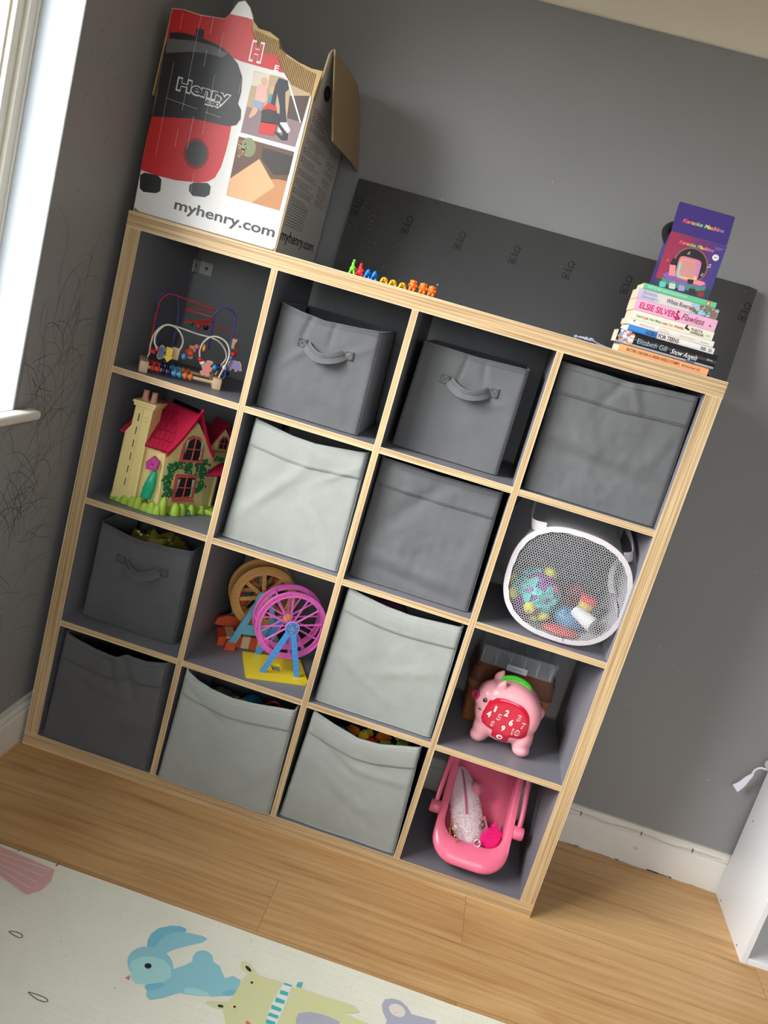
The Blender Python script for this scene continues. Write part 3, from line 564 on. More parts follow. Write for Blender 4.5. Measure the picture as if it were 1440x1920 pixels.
# unseen window frame added behind the viewer, around the fill light opening
w2 = bpy.data.objects.new('added_window_2', None); COL.objects.link(w2); w2.location = (1.5, YF - 0.1, 1.0); structure(w2)
mb = MB()
for x in (0.5, 1.47, 2.44): mb.b2((x, YF - 0.13, 1.0), (x + 0.06, YF - 0.07, 2.2), m_upvc)
for z in (1.0, 2.14): mb.b2((0.5, YF - 0.13, z), (2.5, YF - 0.07, z + 0.06), m_upvc)
structure(mb.build('window_frame', w2))
# skirting boards: ogee-topped profile
PR = [(0, 0), (0.018, 0), (0.018, 0.092), (0.0165, 0.096), (0.0125, 0.098), (0.0125, 0.101), (0.016, 0.104), (0.016, 0.108), (0.0115, 0.114), (0.008, 0.117), (0.008, 0.121), (0.0105, 0.1235), (0.0095, 0.128), (0.0, 0.129)]
mb = MB(); mb.loft([[(x, YB - a, b) for a, b in PR] for x in (XL, XR)], m_white)
random.seed(5)
m_dirt = mat('skirting_dirt', (168, 158, 142), 0.9)
for i in range(22):
    x = random.uniform(1.5, 2.05); mb.b2((x, YB - 0.0188, 0.0), (x + random.uniform(.006, .05), YB - 0.0178, random.uniform(.001, .004)), random.choice([m_dirt, m_white, m_cream]))
mb.art([(1.79 + .008 * math.cos(a), 0.058 + .005 * math.sin(a)) for a in range(6)], mat('grey_smudge', (200, 196, 190), 0.6), lambda a, b, l: Vector((a, YB - 0.018 - l, b)), 0.0004)
structure(mb.build('baseboard_back', ang=60))
mb = MB(); mb.loft([[(XL + a, y, b) for a, b in PR] for y in (YF, YB)], m_white); structure(mb.build('baseboard_left', ang=60))
mb = MB(); CZ = 2.266
prof = [(0, CZ), (0.006, CZ - 0.001), (0.012, CZ + 0.004), (0.016, CZ + 0.02), (0.03, CZ + 0.05), (0.055, CZ + 0.08), (0.085, CZ + 0.105), (0.118, CZ + 0.12), (0.122, CZ + 0.13), (0.14, CZ + 0.133), (0.14, H), (0, H)]
mb.loft([[(x, YB - a, b) for a, b in prof] for x in (XL, XR)], m_cream); structure(mb.build('trim_1', ang=50))
# wire pinned along the skirting
t = thing('wire', 'thin pale wire clipped along the top edge of the white skirting board', 'wire', (1.5, YB - 0.018, 0.1))
m_wire = mat('pale_wire', (186, 182, 170), 0.5)
pth = [(1.47 + i * 0.03, YB - 0.0165 - 0.0012 + 0.001 * math.sin(i * 1.7), 0.1135 + 0.0028 * math.sin(i * 0.8) - (0.004 if i > 6 else 0.0)) for i in range(20)]
mb = MB(); mb.tube(smooth_path(pth, 3), 0.0012, m_wire, 6); mb.build('cable', t)
for x in (1.60, 1.79, 1.95):
    mb = MB(); mb.b2((x, YB - 0.0215, 0.104), (x + 0.0022, YB - 0.012, 0.116), mat('rusty_clip', (110, 96, 80), 0.6), 0.001, 1); mb.build('clip', t)
# ================================================================ cube shelving
T, CW, DV = 0.039, 0.335, 0.016
SW = 4 * CW + 3 * DV + 2 * T; SD = 0.39
m_lam = mat('grey_laminate', (122, 121, 128), 0.42, spec=0.45)
m_pz = ply_mat('ply_edge_level', 2); m_px = ply_mat('ply_edge_upright', 0)
m_lite = mat('pale_edge_line', (226, 208, 176), 0.5)
shelf = thing('cube_shelf', 'large sixteen-cube grey shelving unit with striped plywood edges against the grey wall', 'shelf', (SW / 2, SD / 2, 0))
def board(name, lo, hi, axis, edge):
    mb = MB(); mb.b2((lo[0], lo[1] + 0.0012, lo[2]), hi, m_lam)
    y = lo[1]
    e = 0.0012
    mb.b2((lo[0], y, lo[2]), (hi[0], y + 0.0012, hi[2]), edge)
    if axis == 2:
        for z in (lo[2], hi[2] - e): mb.b2((lo[0], y - 0.0002, z), (hi[0], y + 0.0003, z + e), m_lite)
    else:
        for x in (lo[0], hi[0] - e): mb.b2((x, y - 0.0002, lo[2]), (x + e, y + 0.0003, hi[2]), m_lite)
    return mb.build(name, shelf)
board('top_board', (0, 0, SW - T), (SW, SD, SW), 2, m_pz); board('bottom_board', (0, 0, 0), (SW, SD, T), 2, m_pz)
board('side_panel', (0.0012, 0, T), (T, SD, SW - T), 0, m_px); board('side_panel', (SW - T, 0, T), (SW - 0.0012, SD, SW - T), 0, m_px)
CX = [T + i * (CW + DV) for i in range(4)]; CZZ = {3: T, 2: T + CW + DV, 1: T + 2 * (CW + DV), 0: T + 3 * (CW + DV)}
for i in range(3): board('divider', (CX[i] + CW, 0, T), (CX[i] + CW + DV, SD, SW - T), 0, m_px)
for i in range(4):
    for r in (0, 1, 2): board('shelf_board', (CX[i], 0.0008, CZZ[r] - DV), (CX[i] + CW, SD, CZZ[r]), 2, m_pz)
# bracket that ties the unit to the wall
t = thing('wall_bracket', 'small white angle bracket in the back corner of the top left cube', 'bracket', (0.041, 0.44, 1.37))
m_br = mat('white_plastic', (196, 193, 188), 0.4); m_scr = mat('steel_screw', (96, 92, 88), 0.35, metal=0.8)
mb = MB(); mb.b2((T, 0.388, 1.353), (T + 0.0035, 0.444, 1.389), m_br, 0.0015); mb.build('bracket_plate', t)
mb = MB(); mb.b2((T, 0.4385, 1.352), (T + 0.042, 0.4445, 1.39), m_br, 0.0025); mb.build('bracket_plate', t)
for p, a in (((T + 0.0035, 0.408, 1.371), (1, 0, 0)), ((T + 0.024, 0.4385, 1.371), (0, -1, 0))):
    mb = MB(); mb.lathe([(0.0045, 0), (0.004, 0.0012), (0.001, 0.0008)], m_scr, p, 12, a); mb.build('screw', t)
# ================================================================ black board leaning on the wall
t = thing('chipboard_panel', 'long black chipboard panel leaning on the wall on top of the shelving unit', 'board', (0.98, 0.4, SW))
m_board = mat('black_chalky_board', (60, 60, 61), 0.34, bump=0.10, bscale=60, mottle=0.22, mscale=2.2)
m_dust = mat('chalk_dust', (140, 140, 138), 0.9); m_ink = mat('stamp_ink', (14, 14, 15), 0.7)
def fb(u, w, l=0.0):
    k = (w - SW) / 0.26; return Vector((u, 0.385 + k * 0.035 - l, w))
mb = MB(); x0, x1, zt = 0.434, 1.549, 1.7215
mb.slab([(x0, SW), (x1, SW), (x1, zt - 0.002), (x1 - 0.02, zt + 0.001), (x0 + .004, zt), (x0 + .001, zt - .006)], fb, 0, -0.012, m_board)
random.seed(9)
for i in range(150):
    u = x0 + abs(random.gauss(0, 0.07)) if random.random() < .7 else random.uniform(x0, x1); w = random.uniform(SW + .02, zt - 0.004); r = random.uniform(0.0003, 0.0011)
    if u < x1 - .01: mb.art([(u + r * math.cos(a), w + r * 1.8 * math.sin(a)) for a in (0, 1.5, 3, 4.5)], m_dust, fb, 0.0004)
def seg(m, pts, wd=0.0009):
    for (a, b), (c, d) in zip(pts, pts[1:]):
        L = math.hypot(c - a, d - b) or 1; nx, nz = -(d - b) / L * wd, (c - a) / L * wd
        mb.art([(a + nx, b + nz), (c + nx, d + nz), (c - nx, d - nz), (a - nx, b - nz)], m, fb, 0.0005)
for i in range(7):
    (cx, cz), = D('stamp%d' % i)
    arc = lambda x, z, r, a0, a1: [(x + r * math.cos(math.radians(a0 + (a1 - a0) * k / 9)), z + r * math.sin(math.radians(a0 + (a1 - a0) * k / 9))) for k in range(10)]
    seg(m_ink, arc(cx + .004, cz + .016, .008, 60, 330), 0.0011); mb.art([(cx + .007, cz + .022), (cx + .014, cz + .02), (cx + .010, cz + .012)], m_ink, fb, .0005); seg(m_ink, [(cx + .011, cz + .011), (cx + .012, cz + .007)], .0012)
    for a in (-9, -5, -1, 3, 7): seg(m_ink, [(cx + a * .001, cz - .005 + abs(a) * .0003), (cx + a * .001, cz + .004 - abs(a) * .0003)], 0.0007)
    seg(m_ink, [(cx - .011, cz), (cx + .010, cz)], .0006); seg(m_ink, arc(cx, cz, .0095, -40, 40), .0008)
    c2 = cz - .017
    seg(m_ink, [(cx - .005, c2 + .008), (cx - .009, c2 + .007), (cx - .01, c2 - .006), (cx - .005, c2 - .008)], .0011); seg(m_ink, [(cx + .003, c2 + .008), (cx + .008, c2 + .006), (cx + .009, c2 - .007), (cx + .004, c2 - .008)], .0011)
    seg(m_ink, arc(cx, c2, .004, 0, 360), .001); seg(m_ink, [(cx - .003, c2), (cx + .003, c2)], .001); seg(m_ink, [(cx - .004, c2 - .006), (cx + .003, c2 - .006)], .0008)
mb.build('panel', t)
(sx, sz), = D('screw')
mb = MB(); p = fb(sx, sz, 0.0); mb.lathe([(0.0028, 0), (0.0026, 0.001), (0.0014, 0.0012), (0.0012, 0.0004)], mat('pale_eyelet', (190, 186, 180), .4), p, 12, (0, -1, 0)); mb.build('screw', t)
# ================================================================ play mat
t = thing('play_mat', 'cream foam play mat printed with a blue rabbit and a green bear on the floor', 'mat', (1.0, -1.1, 0))
m_mat = mat('cream_foam', (238, 237, 220), 0.38, mottle=0.035, mscale=9)
nt = m_mat.node_tree; v = obj_coords(nt, (1, 1, 1))
br = N(nt, 'ShaderNodeTexBrick'); br.offset = 0.5; br.inputs['Scale'].default_value = 1.0; br.inputs['Brick Width'].default_value = 0.028; br.inputs['Row Height'].default_value = 0.021; br.inputs['Mortar Size'].default_value = 0.0022; br.inputs['Mortar Smooth'].default_value = 0.6
nt.links.new(v, br.inputs['Vector'])
bp = N(nt, 'ShaderNodeBump'); bp.inputs['Strength'].default_value = 0.22; bp.inputs['Distance'].default_value = 0.001; bp.invert = True
nt.links.new(br.outputs['Fac'], bp.inputs['Height']); nt.links.new(bp.outputs['Normal'], nt.nodes['Principled BSDF'].inputs['Normal'])
fm = lambda u, w, l=0.0: Vector((u, w, 0.012 + l))
mb = MB(); yb = -0.413
edge = [(-0.02, yb)]
random.seed(2); x = 0.0
while x < 2.6: edge.append((x, yb + random.uniform(-.0012, .0008))); x += random.uniform(.03, .09)
mb.slab([(-0.005, -1.9)] + [(2.6, -1.9)] + edge[::-1], lambda u, w, l: Vector((u, w, 0.0005 + l)), 0, 0.0115, m_mat)
def pm(nm, rgb): return mat('mat_print_' + nm, rgb, 0.4)
blue1, blue2, blue3 = pm('blue', (146, 204, 216)), pm('pale_blue', (170, 222, 222)), pm('deep_blue', (122, 192, 212))
L = 0.0003
def A(k, m, l): mb.art(D(k), m, fm, l * L)
A('m_cloud', pm('pink', (226, 176, 172)), 1)
for i in range(5): A('m_cl%d' % i, pm('pale_pink', (236, 208, 200)), 2)
A('m_ear1', blue3, 1); A('m_ear2', blue1, 2); A('m_tail', blue1, 1); A('m_body', blue1, 2); A('m_head', blue1, 3); A('m_face', blue2, 4); A('m_eye', pm('black', (34, 34, 36)), 5); A('m_nose', pm('nose', (222, 120, 130)), 5)
A('m_paw', blue3, 3); A('m_foot', blue3, 3); A('m_belly', blue2, 3)
green = pm('green', (220, 221, 168)); A('m_bear', green, 4); A('m_bearpurple', pm('lilac', (178, 180, 196)), 5)
for k in ('m_beareye1', 'm_beareye2', 'm_earin1', 'm_earin2'): A(k, pm('black', 0), 5)
A('m_muz', pm('nose', 0), 5); A('m_scarf', pm('scarf_white', (236, 240, 232)), 6)
for i in range(7): A('m_sc%d' % i, pm('teal', (78, 188, 190)), 7)
A('m_eleph', pm('lilac', 0), 4); A('m_elephin', pm('inner', (232, 226, 214)), 5)
for k in ('m_drop1', 'm_drop2'):
    P = smooth_path([fm(a, b, L) for a, b in D(k)], 3, True); mb.ribbon([p + Vector((0, 0, 0.0002)) for p in P], 0.0001, 0.0022, (0, 0, 1), pm('grey', (96, 98, 100)), True)
for c in ((0.3295, -0.409, .0035, .012), (0.232, -0.412, .002, .006)): mb.art([(c[0] - c[2] / 2, c[1] - c[3]), (c[0] + c[2] / 2, c[1] - c[3]), (c[0] + c[2], c[1]), (c[0], c[1])], pm('red_mark', (160, 44, 44)), fm, L)
for i in range(60):
    u, w = random.uniform(0.1, 1.5), random.uniform(-0.9, -0.43); r = random.uniform(.0006, .0018)
    mb.art([(u + r * 1.6 * math.cos(a), w + r * math.sin(a)) for a in (0, 1.2, 2.4, 3.6, 5)], pm('scuff', (188, 186, 172)), fm, 8 * L)
mb.build('foam_sheet', t)
# ================================================================ white cabinet, right
t = thing('white_cabinet', 'white open cabinet standing on the floor by the skirting board at the right', 'cabinet', (2.4, 0.28, 0))
m_cab = mat('white_melamine', (228, 230, 233), 0.35); cx0, cx1, cy0, cy1, ch = 2.062, 2.86, 0.12, 0.425, 0.43
m_pin = mat('dowel_hole', (120, 118, 116), 0.7)
mb = MB(); mb.b2((cx0, cy0, 0), (cx0 + 0.016, cy1, ch), m_cab, 0.0008, 1)
for y, z in ((0.385, 0.284), (0.374, 0.012), (0.175, 0.012), (0.175, 0.284)): mb.lathe([(0.003, 0), (0.0028, 0.0006)], m_pin, (cx0, y, z), 10, (-1, 0, 0))
mb.build('side_panel', t)
mb = MB(); mb.b2((cx1 - 0.016, cy0, 0), (cx1, cy1, ch), m_cab, 0.0008, 1); mb.build('side_panel', t)
mb = MB(); mb.b2((cx0 + 0.0162, cy0 + .001, 0.0), (cx1 - 0.0162, cy1, 0.018), m_cab, 0.0008, 1); mb.build('bottom_panel', t)
mb = MB(); mb.b2((cx0 - 0.001, cy0 - .001, ch), (cx1 + 0.001, cy1, ch + 0.016), m_cab, 0.0008, 1); mb.build('top_panel', t)
mb = MB(); mb.b2((cx0 + 0.0162, cy1 - 0.006, 0.018), (cx1 - 0.0162, cy1 - .001, ch), m_cab); mb.build('back_panel', t)
# white cloth with a care label hanging over its rear edge
t = thing('folded_cloth', 'folded white cloth lying on the white cabinet with its care label hanging out', 'cloth', (2.2, 0.39, ch + 0.016))
m_cl = mat('white_cotton', (226, 220, 226), 0.9); m_tag = mat('satin_label', (226, 222, 236), 0.4)
mb = MB(); mb.box((2.19, 0.385, ch + 0.0275), (0.3, 0.07, 0.022), m_cl, 0.008, 3); mb.build('cloth', t)
pth = smooth_path([(2.045, 0.395, 0.447), (2.03, 0.402, 0.444), (2.018, 0.405, 0.43), (2.016, 0.405, 0.413), (2.008, 0.405, 0.398), (1.998, 0.404, 0.375), (1.985, 0.402, 0.358)], 5)
mb = MB(); rings = []
for i, p in enumerate(pth):
    k = i / (len(pth) - 1); w = 0.0028 + 0.011 * max(0, (k - 0.45) / 0.55) ** 0.8
    tt = (pth[min(i + 1, len(pth) - 1)] - pth[max(i - 1, 0)]).normalized(); b = tt.cross(Vector((0, 1, 0))).normalized()
    rings.append([p + b * w + Vector((0, .0003, 0)), p - b * w + Vector((0, .0003, 0)), p - b * w - Vector((0, .0003, 0)), p + b * w - Vector((0, .0003, 0))])
mb.loft(rings, m_tag); mb.build('care_label', t)
# ================================================================ fabric storage bins
F_DARK = fabric_mat('charcoal_fabric', (89, 89, 91)); F_MID = fabric_mat('mid_grey_fabric', (99, 100, 102)); F_LIGHT = fabric_mat('light_grey_fabric', (153, 157, 152))
S_DARK = mat('charcoal_thread', (60, 60, 63), .9); S_MID = mat('grey_thread', (76, 77, 80), .9); S_LIGHT = mat('white_thread', (194, 198, 194), .9); S_LD = mat('darker_grey_thread', (136, 141, 137), .9)  # last one: darker thread for the lower band seam of pale bins
def make_bin(label, cell, xb, xt, y0, zt, fab, thr, sag=None, band=0.0, handle=False, depth=0.33, seed=1, lean=0.0, folds=(), wob=0.0016, name='storage_bin', group=None, bandsag=None, bulge=0.0, zlow=0.0, stitch=None):
    c, r = cell; z0 = CZZ[r] + 0.0022; stitch = stitch or thr
    t = thing(name, label, 'storage bin', ((xb[0] + xb[1]) / 2, y0 + depth / 2, z0), group)
    sag = sag or [(0, 0), (1, 0)]; xmin, xmax = CX[c] + 0.0025, CX[c] + CW - 0.0025
    def S(u, v, off=0.0):
        xl = xb[0] + (xt[0] - xb[0]) * v; xr = xb[1] + (xt[1] - xb[1]) * v
        x = xl + (xr - xl) * u
        zz = z0 + (zt[0] + (zt[1] - zt[0]) * u - z0 - interp(sag, u) * 1.0) * v
        edge = math.sin(math.pi * u) ** 0.7
        y = y0 + lean * v - bulge * edge * math.sin(math.pi * min(v, 1)) 
        if off is not None:
            n = noise.noise(Vector((x * 14 + seed * 7.1, zz * 14, seed * 3.3))) * wob * 1.6 + noise.noise(Vector((x * 45 + seed, zz * 45, seed))) * wob * 0.5
            for (u0, v0, ang, ln, wd, amp) in folds:
                du, dv = u - u0, v - v0; a = du * math.cos(ang) + dv * math.sin(ang); b = -du * math.sin(ang) + dv * math.cos(ang)
                n += amp * math.exp(-(b / wd) ** 2) * math.exp(-(a / ln) ** 4)
            y -= n * (0.25 + 0.75 * edge)
        cr = 0.012; du = min(u, 1 - u) * (xr - xl)                       # soft corner
        if du < cr: y += (cr - math.sqrt(max(0, cr * cr - (cr - du) ** 2))) * 0.5
        return Vector((min(max(x, xmin), xmax), y - (off or 0), zz))
    yb = y0 + depth
    def side(u, v, right):
        a = S(1.0 if right else 0.0, v); zbk = z0 + (zt[1 if right else 0] - z0) * v
        x = a.x + (0.001 if right else -0.001) * math.sin(math.pi * u) * 0 + noise.noise(Vector((u * 5, v * 5, seed + right * 9))) * 0.0015 * math.sin(math.pi * u)
        return Vector((min(max(x, xmin), xmax), a.y + (yb - a.y) * u, a.z + (zbk - a.z) * u))
    mb = MB(); mb.grid(lambda u, v: S(u, v), 60, 56, fab)
    mb.grid(lambda u, v: side(u, v, True), 16, 24, fab); mb.grid(lambda u, v: side(u, v, False), 16, 24, fab)
    mb.grid(lambda u, v: side(1, v, False).lerp(side(1, v, True), u), 8, 8, fab)
    mb.grid(lambda u, v: S(u, 0).lerp(Vector((S(u, 0).x, yb, z0)), v), 60, 2, fab)
    mb.build('bin_body', t, solid=0.0022, ang=60)
    # hem at the rim and piping at the foot
    mb = MB(); rim = [S(i / 40, 0.998, 0.0006) for i in range(41)] + [side(i / 8, .998, True) for i in range(1, 9)] + [side(1 - i / 8, .998, False) for i in range(0, 8)]
    mb.tube(rim, 0.0021, fab, 6, closed=True, ry=0.0028); mb.build('hem', t)
    mb = MB(); pts = [S(i / 40, 0.0, 0.0015) + Vector((0, 0, 0.0012)) for i in range(41)]
    mb.tube(pts, 0.0019, fab, 6); mb.tube([S(1, i / 20, 0.001) for i in range(21)], 0.0014, fab, 6); mb.build('piping', t)
    def stitches(mb, fn, n, m, ln=0.0034, wd=0.0005):
        for i in range(n):
            p = fn(i / n); q = fn((i + 0.55) / n)
            mb.ribbon([p, q], 0.0011, 0.0006, (0, 0, 1), m)
    if band:
        H0 = (zt[0] + zt[1]) / 2 - z0
        bs = bandsag or sag
        def vb(u): return 1 - (band - interp(bs, u) * 0.0) / H0
        mb = MB(); mb.grid(lambda u, w: S(u, vb(u) + (0.999 - vb(u)) * w, 0.0024 + 0.0016 * math.sin(math.pi * min(1, (1 - w) * 1.2))), 60, 10, fab)
        tb = mb.build('top_band', t, solid=0.0018, ang=60); mb = MB()
        stitches(mb, lambda u: S(u, 1 - 0.012 / H0, 0.0050), 62, stitch); mb.build('stitching', tb); mb = MB()
        stitches(mb, lambda u: S(u, vb(u) + 0.006 / H0, 0.0046), 62, S_LD if fab is F_LIGHT else thr)
        mb.build('stitching', tb)
    else:
        mb = MB(); stitches(mb, lambda u: S(u, 1 - 0.011 / 0.27, 0.0018), 54, thr); stitches(mb, lambda u: S(u, 1 - 0.006 / 0.27, 0.0018), 54, thr); mb.build('stitching', t)
    if handle:
        vv = 0.725; pat = []
        for ua, ub in ((0.235, 0.335), (0.71, 0.80)):
            mb = MB()
            mb.grid(lambda u, w: S(ua + (ub - ua) * u, vv - 0.045 + 0.09 * w, 0.0022), 5, 4, fab)
            a, b, c2, d = [S(p, q, 0.0036) for p, q in ((ua + .01, vv - .036), (ub - .008, vv - .036), (ub - .008, vv + .036), (ua + .01, vv + .036))]
            for p, q in ((a, b), (b, c2), (c2, d), (d, a), (a, c2), (b, d)):
                for k in range(5): mb.ribbon([p.lerp(q, k / 5), p.lerp(q, (k + .6) / 5)], .0008, .0005, (0, 0.2, 1) if abs((q - p).z) < abs((q - p).x) else (1, 0, 0), thr)
            pat.append(mb)
        pts = []
        for i in range(21):
            k = i / 20; u = 0.335 + (0.71 - 0.335) * k; p = S(u, vv, 0.003); o = math.sin(math.pi * k) ** 0.75
            pts.append(p + Vector((0, -0.024 * o, -0.020 * o)))
        mb = MB(); mb.ribbon(pts, 0.025, 0.0022, (0, 0.35, 1), fab)
        for dz in (-0.008, -0.003, 0.003, 0.008): mb.ribbon([p + Vector((0, -0.0014, dz)) for p in pts], 0.0007, 0.0006, (0, 0.35, 1), thr)
        hd = mb.build('handle', t)
        for q in pat: q.build('handle_patch', hd, solid=0.0012)
    return t
PI = math.pi
make_bin('dark grey bin with a strap handle holding a yellow plastic bag', (0, 2), (.0628, .3323), (.0645, .3265), .070, (.6655, .6625), F_DARK, S_DARK,
         sag=[(0, 0), (.15, .006), (.3, .013), (.5, .0155), (.75, .009), (1, 0)], handle=True, depth=0.27, seed=1, folds=[(.75, .35, .6, .3, .05, .002)])
make_bin('grey bin with a strap handle beside the bead maze', (1, 0), (.4015, .6705), (.406, .662), .050, (1.355, 1.3535), F_MID, S_MID,
         sag=[(0, 0), (.2, .008), (.45, .0135), (.6, .01), (.8, .006), (1, 0)], handle=True, depth=0.27, seed=2,
         folds=[(.3, .9, 1.35, .22, .03, -.005), (.55, .9, 1.5, .14, .03, -.004), (.22, .55, .8, .25, .035, .004), (.5, .28, -.2, .5, .08, .004), (.85, .78, .5, .16, .04, .004)], wob=.0022)
make_bin('grey bin with a strap handle, left of the crumpled-band bin in the top row', (2, 0), (.758, 1.032), (.765, 1.030), .085, (1.361, 1.364), F_MID, S_MID,
         sag=[(0, 0), (.5, .004), (1, 0)], handle=True, depth=0.27, seed=3, folds=[(.42, .88, 1.45, .14, .02, -.004), (.62, .88, 1.7, .12, .03, -.003), (.8, .62, .3, .2, .04, .003)])
make_bin('pale grey fabric bin with a stitched band, directly above the ferris wheels', (1, 1), (.402, .7165), (.415, .710), .036, (1.0625, 1.0605), F_LIGHT, S_LIGHT,
         sag=[(0, 0), (.15, .006), (.35, .0145), (.55, .0165), (.8, .008), (1, 0)], band=.068, seed=4, folds=[(.3, .5, .9, .4, .05, .004), (.8, .3, 2.2, .35, .05, .003), (.85, .8, .5, .2, .03, .004)])
make_bin('pale grey bin with sagging rim and blue toy peeking out, below the ferris wheels', (1, 3), (.399, .7205), (.4075, .7155), -.008, (.3725, .358), F_LIGHT, S_LIGHT,
         sag=[(0, 0), (.12, .018), (.25, .026), (.45, .030), (.65, .022), (.85, .008), (1, 0)], band=.062, seed=5, folds=[(.22, .82, -.45, .25, .03, -.006), (.85, .35, .9, .4, .05, .003)], bulge=.006)
make_bin('pale grey bin with deeply dipped rim over toy bricks, beside the doll carrier', (2, 3), (.747, 1.0735), (.761, 1.057), .012, (.3665, .362), F_LIGHT, S_LIGHT,
         sag=[(0, 0), (.2, .018), (.45, .034), (.65, .030), (.85, .013), (1, 0)], band=.064, seed=6, folds=[(.25, .75, -.4, .3, .04, -.005), (.75, .68, -.15, .3, .04, .005), (.45, .45, -.5, .4, .06, .004)], bulge=.006)
make_bin('pale grey fabric bin directly above the bin of toy bricks', (2, 2), (.752, 1.072), (.759, 1.065), .022, (.7175, .707), F_LIGHT, S_LIGHT,
         sag=[(0, 0), (.15, .008), (.35, .015), (.55, .0165), (.8, .008), (1, 0)], band=.062, seed=7, folds=[(.7, .5, .3, .35, .06, .004), (.3, .35, -.5, .4, .06, .004)])
make_bin('dark grey fabric bin with a stitched band, left of the mesh hamper', (2, 1), (.748, 1.0645), (.7495, 1.058), .044, (1.062, 1.0625), F_MID, S_MID,
         sag=[(0, 0), (.5, .004), (1, 0)], band=.07, seed=8, folds=[(.35, .72, .85, .4, .06, -.005), (.5, .2, -.12, .6, .05, .006), (.5, .09, -.12, .6, .04, -.005), (.9, .5, 1.4, .3, .05, .003)], wob=.003)
make_bin('dark grey bin with a crumpled band in the top right cube', (3, 0), (1.1035, 1.4255), (1.0975, 1.4195), .026, (1.4065, 1.4155), F_MID, S_MID,
         sag=[(0, 0), (.3, .003), (.5, .007), (.7, .003), (1, 0)], band=.073, seed=9, folds=[(.42, .9, 1.1, .14, .04, -.005), (.58, .9, 2.1, .12, .03, .005), (.4, .45, -.15, .5, .07, .007), (.3, .35, -.15, .5, .05, -.006), (.85, .55, 1.2, .25, .06, .004)], wob=.003)
make_bin('charcoal fabric bin with a rumpled folded band in the bottom left cube', (0, 3), (.0505, .3595), (.0585, .349), .004, (.3595, .3690), F_DARK, S_DARK,
         sag=[(0, 0), (.15, .012), (.3, .022), (.45, .028), (.55, .024), (.62, .012), (.8, .016), (1, .004)], band=.074, seed=10,
         folds=[(.55, .9, 1.9, .2, .03, .010), (.66, .82, 2.1, .2, .035, -.008), (.3, .68, -.2, .4, .05, .006), (.5, .5, -.3, .5, .07, .005), (.5, .2, .1, .6, .08, -.005)], wob=.0035)
# ---------------------------------------------------------------- what peeks out of the bins
def prod(name, label, cat, mb, group=None, **kw):
    o = mb.build(name, None, **kw)
    V0 = [v.co.copy() for v in o.data.vertices]; c = sum(V0, Vector()) / len(V0); c.z = min(v.z for v in V0)
    for v in o.data.vertices: v.co -= c
    o.location = c
    return tag(o, label, cat, group)
m_yb = mat('yellow_cellophane', (150, 138, 62), 0.25, alpha=0.75)
mb = MB(); random.seed(4)
def crumple(c, r, m, a=.35, f=30, sd=0):
    return lambda v: Vector((v.x, v.y, v.z)) * (1 + a * noise.noise(Vector((v.x * f + sd, v.y * f, v.z * f))))
mb.ell((.19, .16, .60), (.072, .07, .054), m_yb, 28, 20, f=crumple(0, 0, 0, .6, 32)); mb.b2((.13, .1, .40), (.25, .22, .56), m_yb, .02)
for i in range(16):
    p = Vector((.19 + random.uniform(-.05, .05), .13 + random.uniform(-.02, .04), .632 + random.uniform(-.02, .02))); mb.box(p, (.009, .004, .006), mat('pale_print', (196, 190, 140), .5), .001, 1, Matrix.Rotation(random.uniform(0, 3), 3, 'X'))
prod('plastic_bag', 'crumpled yellow see-through plastic bag inside the strap-handled bin of the left column', 'bag', mb)
m_bg = mat('soft_grey_plastic', (150, 152, 154), .6); m_tb = mat('toy_blue', (40, 150, 196), .35); m_ty = mat('toy_yellow', (238, 196, 52), .35); m_tr = mat('toy_red', (206, 42, 46), .35); m_tg = mat('toy_green', (110, 160, 70), .4)
def bulk(mb, x0, x1, y0, y1, z0, z1, m): mb.b2((x0, y0, z0), (x1, y1, z1), m, .012)
mb = MB()
for i, (x, z, r) in enumerate([(.475, .258, .021), (.495, .256, .021), (.513, .25, .018)]): mb.ell((x, .14, z), (r * .8, .03, r), m_bg, 14, 10)
bulk(mb, .46, .53, .1, .2, .05, .25, m_bg)
prod('rattle', 'knobbly grey toy left of the blue toy in the bin below the ferris wheels', 'toy', mb)
t = thing('activity_toy', 'rounded blue and yellow baby toy in the bin below the ferris wheels', 'toy', (.57, .11, .05))
mb = MB(); mb.ell((.575, .12, .25), (.036, .05, .044), m_tb, 22, 14); bulk(mb, .55, .6, .09, .16, .045, .25, m_tb); mb.tube([(.605, .1, .27), (.612, .09, .278), (.62, .095, .268)], .005, m_tb, 8); mb.build('toy_body', t)
mb = MB(); mb.ell((.556, .088, .263), (.026, .028, .028), m_ty, 16, 10); mb.ell((.535, .1, .258), (.014, .03, .03), mat('toy_pale', (214, 206, 190), .5), 12, 8); mb.build('yellow_panel', t)
mb = MB(); mb.ell((.578, .077, .272), (.014, .012, .012), m_tg, 12, 8); mb.ell((.586, .074, .276), (.005, .005, .005), mat('toy_white', (236, 236, 236), .4), 8, 6); mb.build('green_button', t)
mb = MB(); mb.tube([(.638 + .022 * math.cos(a * PI / 8), .13, .268 + .026 * math.sin(a * PI / 8)) for a in range(16)], .0042, m_tr, 8, closed=True); mb.tube([(.638, .13, .243), (.638, .14, .15), (.636, .15, .045)], .006, m_tr, 8)
prod('ring_toy', 'red ringed toy standing beside the blue baby toy in the bottom row bin', 'toy', mb)
mb = MB(); mb.ell((.672, .12, .24), (.024, .03, .03), mat('dark_teal_toy', (62, 84, 80), .5), 14, 10); bulk(mb, .655, .69, .09, .16, .045, .23, MC['dark_teal_toy'])
prod('toy_ball', 'dark green toy right of the red ringed toy in the bottom row bin', 'toy', mb)
